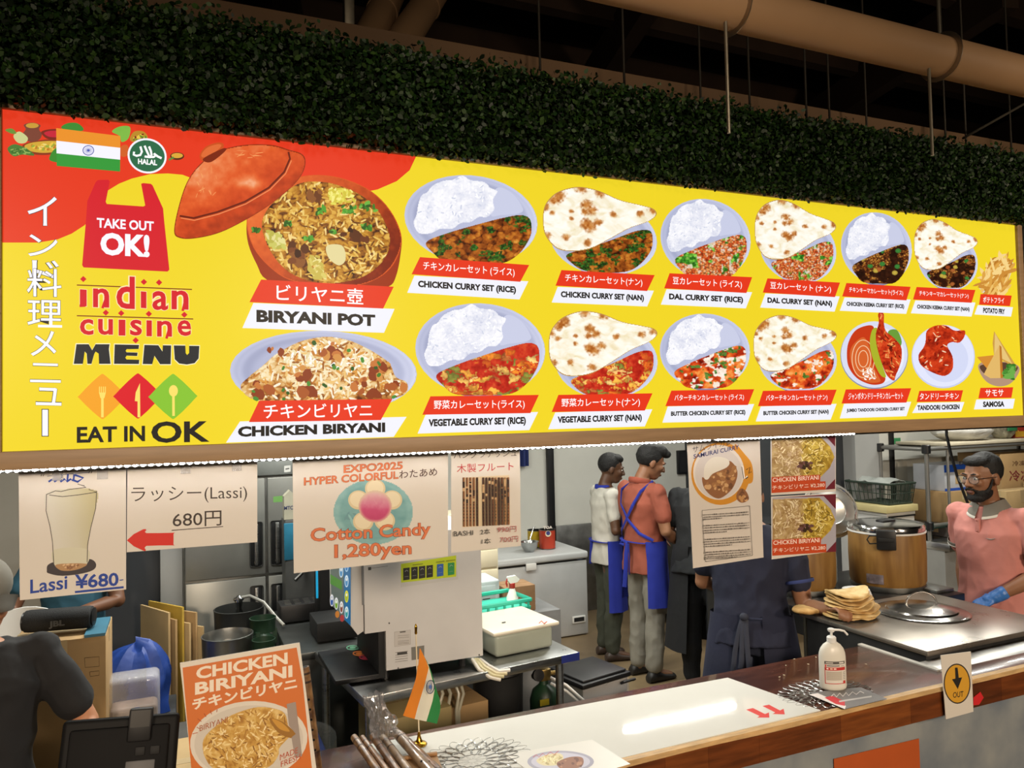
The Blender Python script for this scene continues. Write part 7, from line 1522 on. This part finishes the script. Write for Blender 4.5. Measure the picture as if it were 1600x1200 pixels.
# loose bread in his hand
wp = B @ w2; m = naan(V((2.80, 2.90, 1.035)), .085, .065, .02, 21, R(20), .012); o = m.build('naan_bread', NA[2], smooth=60); tag(o, 'darker naan bread held low in the hand of the cook in navy', 'bread', 'folded naan breads in the stack')
# man in the pink polo
PINK = cloth('pink_polo', 'c8837a'); GREYC = pm('grey_knit', '77736a', .85, var=.05); WTIP = pm('white_knit', 'd0ccc2', .85, var=.03)
MX, MY = 4.31, 3.01
P = person((MX, MY, 0), (-.97, -.10), 1.70, 'bearded man with glasses in a pink polo and one blue glove', 'mid', PINK, cloth('dark_trousers', '1a1a1e'), {'R': ((.22, -.10, 1.10), (.18, -.02, .87), (1, 0, 0)), 'L': ((-.285, -.02, 1.10), (-.10, .17, .95), (-.2, .3, 1), .8)}, head=(-.10, -.20), hem=.80, hair='fade', beard=True, hs_=1.17, build=1.14, vox=.0062, sleeve=.6)
root, B, hp, hr, up, SH, tors, w_ = P
for q in 'RL':
    shd, e_, w2 = SH[q]; en = Zs(shd, e_, .6 / .55 * .62); d_ = (e_ - shd).normalized()
    MB(B).lathe([(.073, -.022), (.0755, -.02), (.0755, -.004), (.073, -.002)], en, 22, ax=d_, cap=False).build('sleeve_band', GREYC, root); MB(B).lathe([(.074, -.003), (.077, 0), (.074, .006)], en, 22, ax=d_, cap=False).build('sleeve_tip', WTIP, root)
wdt = 36
def col(t, v):
    a_ = pi / 2 + .16 + (2 * pi - .32) * t; fr = max(0, sin(a_)) ** 2; r = .071 + .036 * v
    return up((r * 1.12 * cos(a_), -.004 + (r + .012 * fr) * sin(a_), 1.478 - .062 * v - .036 * fr))
g = [[col(j / wdt, i / 4) for i in range(5)] for j in range(wdt + 1)]; MB(B).sheet(g, (0, 0, -.004)).build('collar', GREYC, root, 60)
g = [[col(j / wdt, 1 + .16 * i) for i in range(2)] for j in range(wdt + 1)]; MB(B).sheet(g, (0, 0, -.004)).build('collar_tip', WTIP, root, 60)
yf = lambda z: .128 * w_ + .004
MB(B).box((-.013, .115, 1.28), (.013, .1315, 1.37), r=.003).build('placket', PINK, root)
for z in (1.36, 1.30): MB(B).ell(up((0, .136, z)), (.005, .003, .005), n=8, m=6).build('button', pm('pink_button', 'a86058', .4), root)
a_ = [up((-.095, .128, 1.27)), up((-.075, .133, 1.262)), up((-.05, .136, 1.265))]; MB(B).tube(a_, [.002, .004, .0015], 6).build('chest_emblem', pm('emblem_grey', '8f8a84', .7), root)
# glasses
GL = pm('glasses_metal', '1c1a1a', .3, .6)
gl = MB(B); 
for q in (-1, 1):
    gl.tube([hp((q * .033 + .027 * cos(t), .098 - .10 * max(0, abs(q * .033 + .027 * cos(t)) - .03) , -.002 + .019 * sin(t))) for t in [2 * pi * i / 20 for i in range(20)]], .0014, 6, closed=True); gl.tube([hp((q * .059, .094, .006)), hp((q * .074, .06, .006)), hp((q * .080, .0, .003)), hp((q * .079, -.015, -.008))], .0017, 6)
gl.tube([hp((-.007, .100, .003)), hp((0, .103, .006)), hp((.007, .100, .003))], .0014, 6); g_ = gl.build('glasses', GL, root)
LEN = pm('lens_glass', 'ffffff', .05, alpha=.12, spec=.8)
for q in (-1, 1): MB(B).add([hp((q * .033 + .026 * cos(t), .098 - .10 * max(0, abs(q * .033 + .026 * cos(t)) - .03), -.002 + .018 * sin(t))) for t in [2 * pi * i / 20 for i in range(20)]], [tuple(range(20))]).build('lens', LEN, g_)
shd, e_, w2 = SH['L']; m = MB(B); limb(m, [w2 - (w2 - e_).normalized() * .05, w2], [.038, .035]); hand(m, w2, w2 - e_, V((-.2, .3, 1)), 1.12, .85, side=-1); remesh('glove', m, .005, pm('blue_nitrile', '3a74c0', .4, var=.1, scale=20, bump=.5, bscale=40), root, 1)
MB(B).tube([(.17 * w_ * cos(t) * 1.02, .118 * sin(t) * 1.02, .795) for t in [2 * pi * i / 24 for i in range(24)]], (.012, .006), 6, side=(0, 0, 1), closed=True).build('belt', BLACKM, root)
# cashier in the left foreground
TEEB = cloth('black_tee', '1a1a1c')
P = person((-.595, 2.92, 0), (.25, -.97), 1.60, 'cashier in a black t-shirt and grey cap at the till', 'fair', TEEB, cloth('black_slacks', '15151a'), {'R': ((.26, .02, 1.08), (.16, .26, 1.04), (0, 0, 1)), 'L': ((-.33, .02, 1.10), (-.24, .24, 1.02), (0, 0, 1))}, head=(-.25, .25), hem=.80, hair='under', build=1.12, sleeve=.62)
root, B, hp, hr, up, SH, tors, w_ = P
CAPM = pm('grey_cap', '8d887c', .8, var=.08); m = MB(B); m.ell(hp((0, -.02, .050)), (.088, .104, .082), hr, 24, 14); o = m.build('cap_crown', CAPM, root, 60)
g = [[hp(((.075 - .012 * v) * sin(t) * 1.0, .075 * 1 + .055 * cos(t) * v + .01, .045 - .03 * v - .012 * abs(sin(t)) ** 2)) for v in (0, .35, .7, 1.0)] for t in [-1.5 + 3 * i / 14 for i in range(15)]]; MB(B).sheet(g, (0, 0, .004)).build('cap_brim', pm('cap_brim_grey', '5c584f', .8), root, 60)
MB(B).lathe([(.088, .0), (.0895, .012), (.088, .02)], hp((0, -.02, .028)), 24, ax=hr @ V((0, 0, 1)), sx=1, sy=1.16, cap=False).build('cap_band', pm('cap_brim_grey', '5c584f', .8), root)
# helper in teal, mostly behind the lassi poster
P = person((-.52, 4.75, 0), (.2, -.98), 1.66, 'person in a teal top mostly hidden behind the lassi poster', 'deep', cloth('teal_top', '1f4a5c'), cloth('teal_helper_trousers', '2a2a2c'), {'R': ((.29, .05, 1.12), (.34, .22, 1.06), (0, 0, 1)), 'L': ((-.20, .10, 1.10), (-.02, .24, 1.10), (0, 0, 1))}, head=(-.1, 0), hem=.82, build=.95)
shd, e_, w2 = P[5]['R']; MB(P[1]).lathe([(.031, -.004), (.034, 0), (.031, .004)], Zs(e_, w2, .9), 14, ax=(w2 - e_), cap=False).build('bracelet', BLACKP, P[0])
# ------------------------------------------------------------------ leafy hedge panel round the sign
def hedge():
    rng = np.random.default_rng(7)
    LEAF = bpy.data.materials.new('hedge_leaf'); LEAF.use_nodes = True; nt = LEAF.node_tree; b = nt.nodes['Principled BSDF']
    at = nt.nodes.new('ShaderNodeAttribute'); at.attribute_name = 'Col'; nt.links.new(at.outputs['Color'], b.inputs['Base Color']); b.inputs['Roughness'].default_value = .5; b.inputs['Specular IOR Level'].default_value = .3
    ht = 3.055; n1 = 62000; n2 = 6000; n3 = 1200; n4 = 3600
    c = np.concatenate([
        np.stack([rng.uniform(XL - 1.6, XR + 1.1, n1), 2.075 - .05 * rng.random(n1) ** .7, rng.uniform(ZT + .012, ht, n1)], 1),
        np.stack([rng.uniform(XR + .035, XR + 1.1, n2), 2.085 - .04 * rng.random(n2), rng.uniform(ZB - .04, ZT + .02, n2)], 1),
        np.stack([rng.uniform(XL - .4, XL - .012, n3), 2.085 - .03 * rng.random(n3), rng.uniform(ZB - .04, ZT + .02, n3)], 1),
        np.stack([rng.uniform(XL - .2, XR, n4), 2.055 - .03 * rng.random(n4), ZT + .022 - .040 * rng.random(n4) ** 2.2], 1)])
    top = rng.uniform(XL - 1.6, XR + 1.1, 5000); c = np.concatenate([c, np.stack([top, 2.03 + .1 * rng.random(5000), ht + .025 * rng.random(5000) * (1 + .5 * np.sin(top * 23))], 1)])
    n = len(c); s = rng.uniform(.006, .0105, n)
    d = rng.normal(size=(n, 3)); d[:, 1] -= .8; d /= np.linalg.norm(d, axis=1)[:, None]      # leaf normal
    u = rng.normal(size=(n, 3)); u -= d * (u * d).sum(1)[:, None]; u /= np.linalg.norm(u, axis=1)[:, None]; v = np.cross(d, u)
    prof = [(-1, 0), (-.4, .62), (.35, .55), (1, 0), (.35, -.55), (-.4, -.62)]
    vs = np.concatenate([(c + (u * a + v * b_ + d * (.18 * abs(b_))) * s[:, None])[:, None, :] for a, b_ in prof], 1).reshape(-1, 3)
    f = np.arange(n * 6).reshape(n, 6)
    me = bpy.data.meshes.new('hedge_leaves'); O = np.array((1.5, 2.08, ZT)); vs = vs - O
    me.vertices.add(n * 6); me.vertices.foreach_set('co', vs.ravel()); me.loops.add(n * 6); me.loops.foreach_set('vertex_index', f.ravel())
    me.polygons.add(n); me.polygons.foreach_set('loop_start', np.arange(n) * 6); me.update(calc_edges=True)
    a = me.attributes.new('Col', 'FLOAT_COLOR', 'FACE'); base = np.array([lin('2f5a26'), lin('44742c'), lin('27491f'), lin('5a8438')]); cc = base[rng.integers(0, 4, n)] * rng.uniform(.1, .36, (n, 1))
    a.data.foreach_set('color', np.concatenate([cc, np.ones((n, 1))], 1).ravel()); me.materials.append(LEAF)
    return me, V(O)
hg = thing('leaf_hedge', (1.5, 2.08, ZT), 'dark green artificial leaf hedge panel framing the menu sign', 'hedge')
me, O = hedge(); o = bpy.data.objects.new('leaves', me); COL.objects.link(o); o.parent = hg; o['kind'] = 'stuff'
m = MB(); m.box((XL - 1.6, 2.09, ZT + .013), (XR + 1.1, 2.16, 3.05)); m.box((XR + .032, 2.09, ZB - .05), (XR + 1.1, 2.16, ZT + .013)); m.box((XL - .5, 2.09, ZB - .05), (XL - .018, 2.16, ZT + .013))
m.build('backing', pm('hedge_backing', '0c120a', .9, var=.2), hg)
# ------------------------------------------------------------------ ducts, pipe and hanger rods
def pipe_pt(x, y): return atY(x, y, 1.82)
a0, a1 = pipe_pt(1139, 10), pipe_pt(1457, 86)
dr = (a1 - a0).normalized()
pp = thing('ceiling_pipe', a0, 'thick beige pipe running under the ceiling in front of the hedge', 'pipe')
MB().cyl(a0 - dr * 3.0, a1 + dr * 3.0, .068, n=28).build('pipe', DUCT, pp)
for q in (a0 + (a1 - a0) * .02, a0 + (a1 - a0) * 1.045):
    m = MB(); pts = []
    for i in range(24): t = 2 * pi * i / 24; pts.append(q + V((0, cos(t), sin(t))) * .072)
    m.tube(pts, (.003, .014), 6, side=None, closed=True); m.build('clamp', pm('clamp_steel', 'b0a28e', .35, .9), pp)
    MB().cyl(q + V((0, 0, .07)), q + V((0, 0, 1.9)), .006, n=8).build('clamp_rod', ROD, pp)
# narrow rail under the pipe
s0, s1 = atY(1218, 52, 1.9), atY(1512, 122, 1.9)
o = MB().tube([s0, s1], (.006, .014), 6).build('cable_rail', DUCT); tag(o, 'thin rail running just under the beige ceiling pipe', 'rail')
DIM = pm('shaded_rod', '4a453c', .5, .4, var=.1)  # darker copy of the rod metal, dimness of the rear rods painted in
def rod(x0, y0, x1, y1, Y, r, lab, top=None):
    p = atY(x1, y1, Y); q = atY(x0, y0, Y); o = MB().cyl((p.x, Y, p.z), (p.x, Y, 5.2 if Y > 2 else q.z), r, n=8).build('hanger_rod', ROD if Y < 2 else DIM); tag(o, lab, 'rod', 'hanging threaded rods')
rod(1136, 26, 1139, 208, 1.80, .0055, 'free hanging steel rod under the left pipe clamp'); rod(1453, 104, 1457, 243, 1.80, .0055, 'free hanging steel rod under the right pipe clamp')
for i, (x, y0, y1, Y, lb) in enumerate(((1172, -60, 165, 2.6, 'dim rod just right of the left clamp rod'), (1261, 66, 190, 2.6, 'dim rod under the middle of the pipe'), (1297, 70, 193, 2.6, 'dim rod right of the pipe middle'), (976, -60, 135, 2.6, 'long dim rod left of the pipe'), (844, 30, 95, 2.7, 'short dim rod between the ducts and the pipe'), (1095, 80, 145, 2.7, 'short dim rod behind the pipe end'), (1355, 140, 205, 2.7, 'short dim rod over the right half of the hedge'), (1478, 150, 215, 2.7, 'short dim rod near the right clamp'), (1510, 115, 220, 2.6, 'dim rod at the right of the right clamp'), (1581, 145, 235, 2.7, 'dim rod at the far right over the hedge'))):
    rod(x, y0, x, y1 + 15, Y, .005, lb)
p = atY(1505, 216, 2.5); q = atY(1640, 140, 2.5); o = MB().tube([p, q], .006, 8).build('brace_wire', ROD); tag(o, 'slanting pale brace rod above the right end of the hedge', 'rod')
# two slanting round ducts
for (x0, y0, x1, y1, lb) in ((565, 85, 640, -70, 'left of two slanting round beige ducts above the hedge'), (615, 85, 730, -90, 'right of two slanting round beige ducts above the hedge')):
    p, q = atY(x0, y0, 3.3), atY(x1, y1, 4.4); t = thing('air_duct', p, lb, 'duct', 'slanting air ducts'); MB().cyl(p, q, .075, n=24).build('tube', DUCT, t)
    MB().lathe([(.078, -.015), (.082, 0), (.078, .015)], p + (q - p) * .35, 24, ax=q - p).build('joint_band', DUCT, t)
# clamp bracket hanging left of the ducts
p = atY(545, 40, 3.0); o = MB().box((p.x - .02, 2.98, p.z - .12), (p.x + .02, 3.02, p.z + .6), r=.004).build('hanger_bracket', ROD); tag(o, 'dim steel hanger bracket left of the slanting ducts', 'bracket')
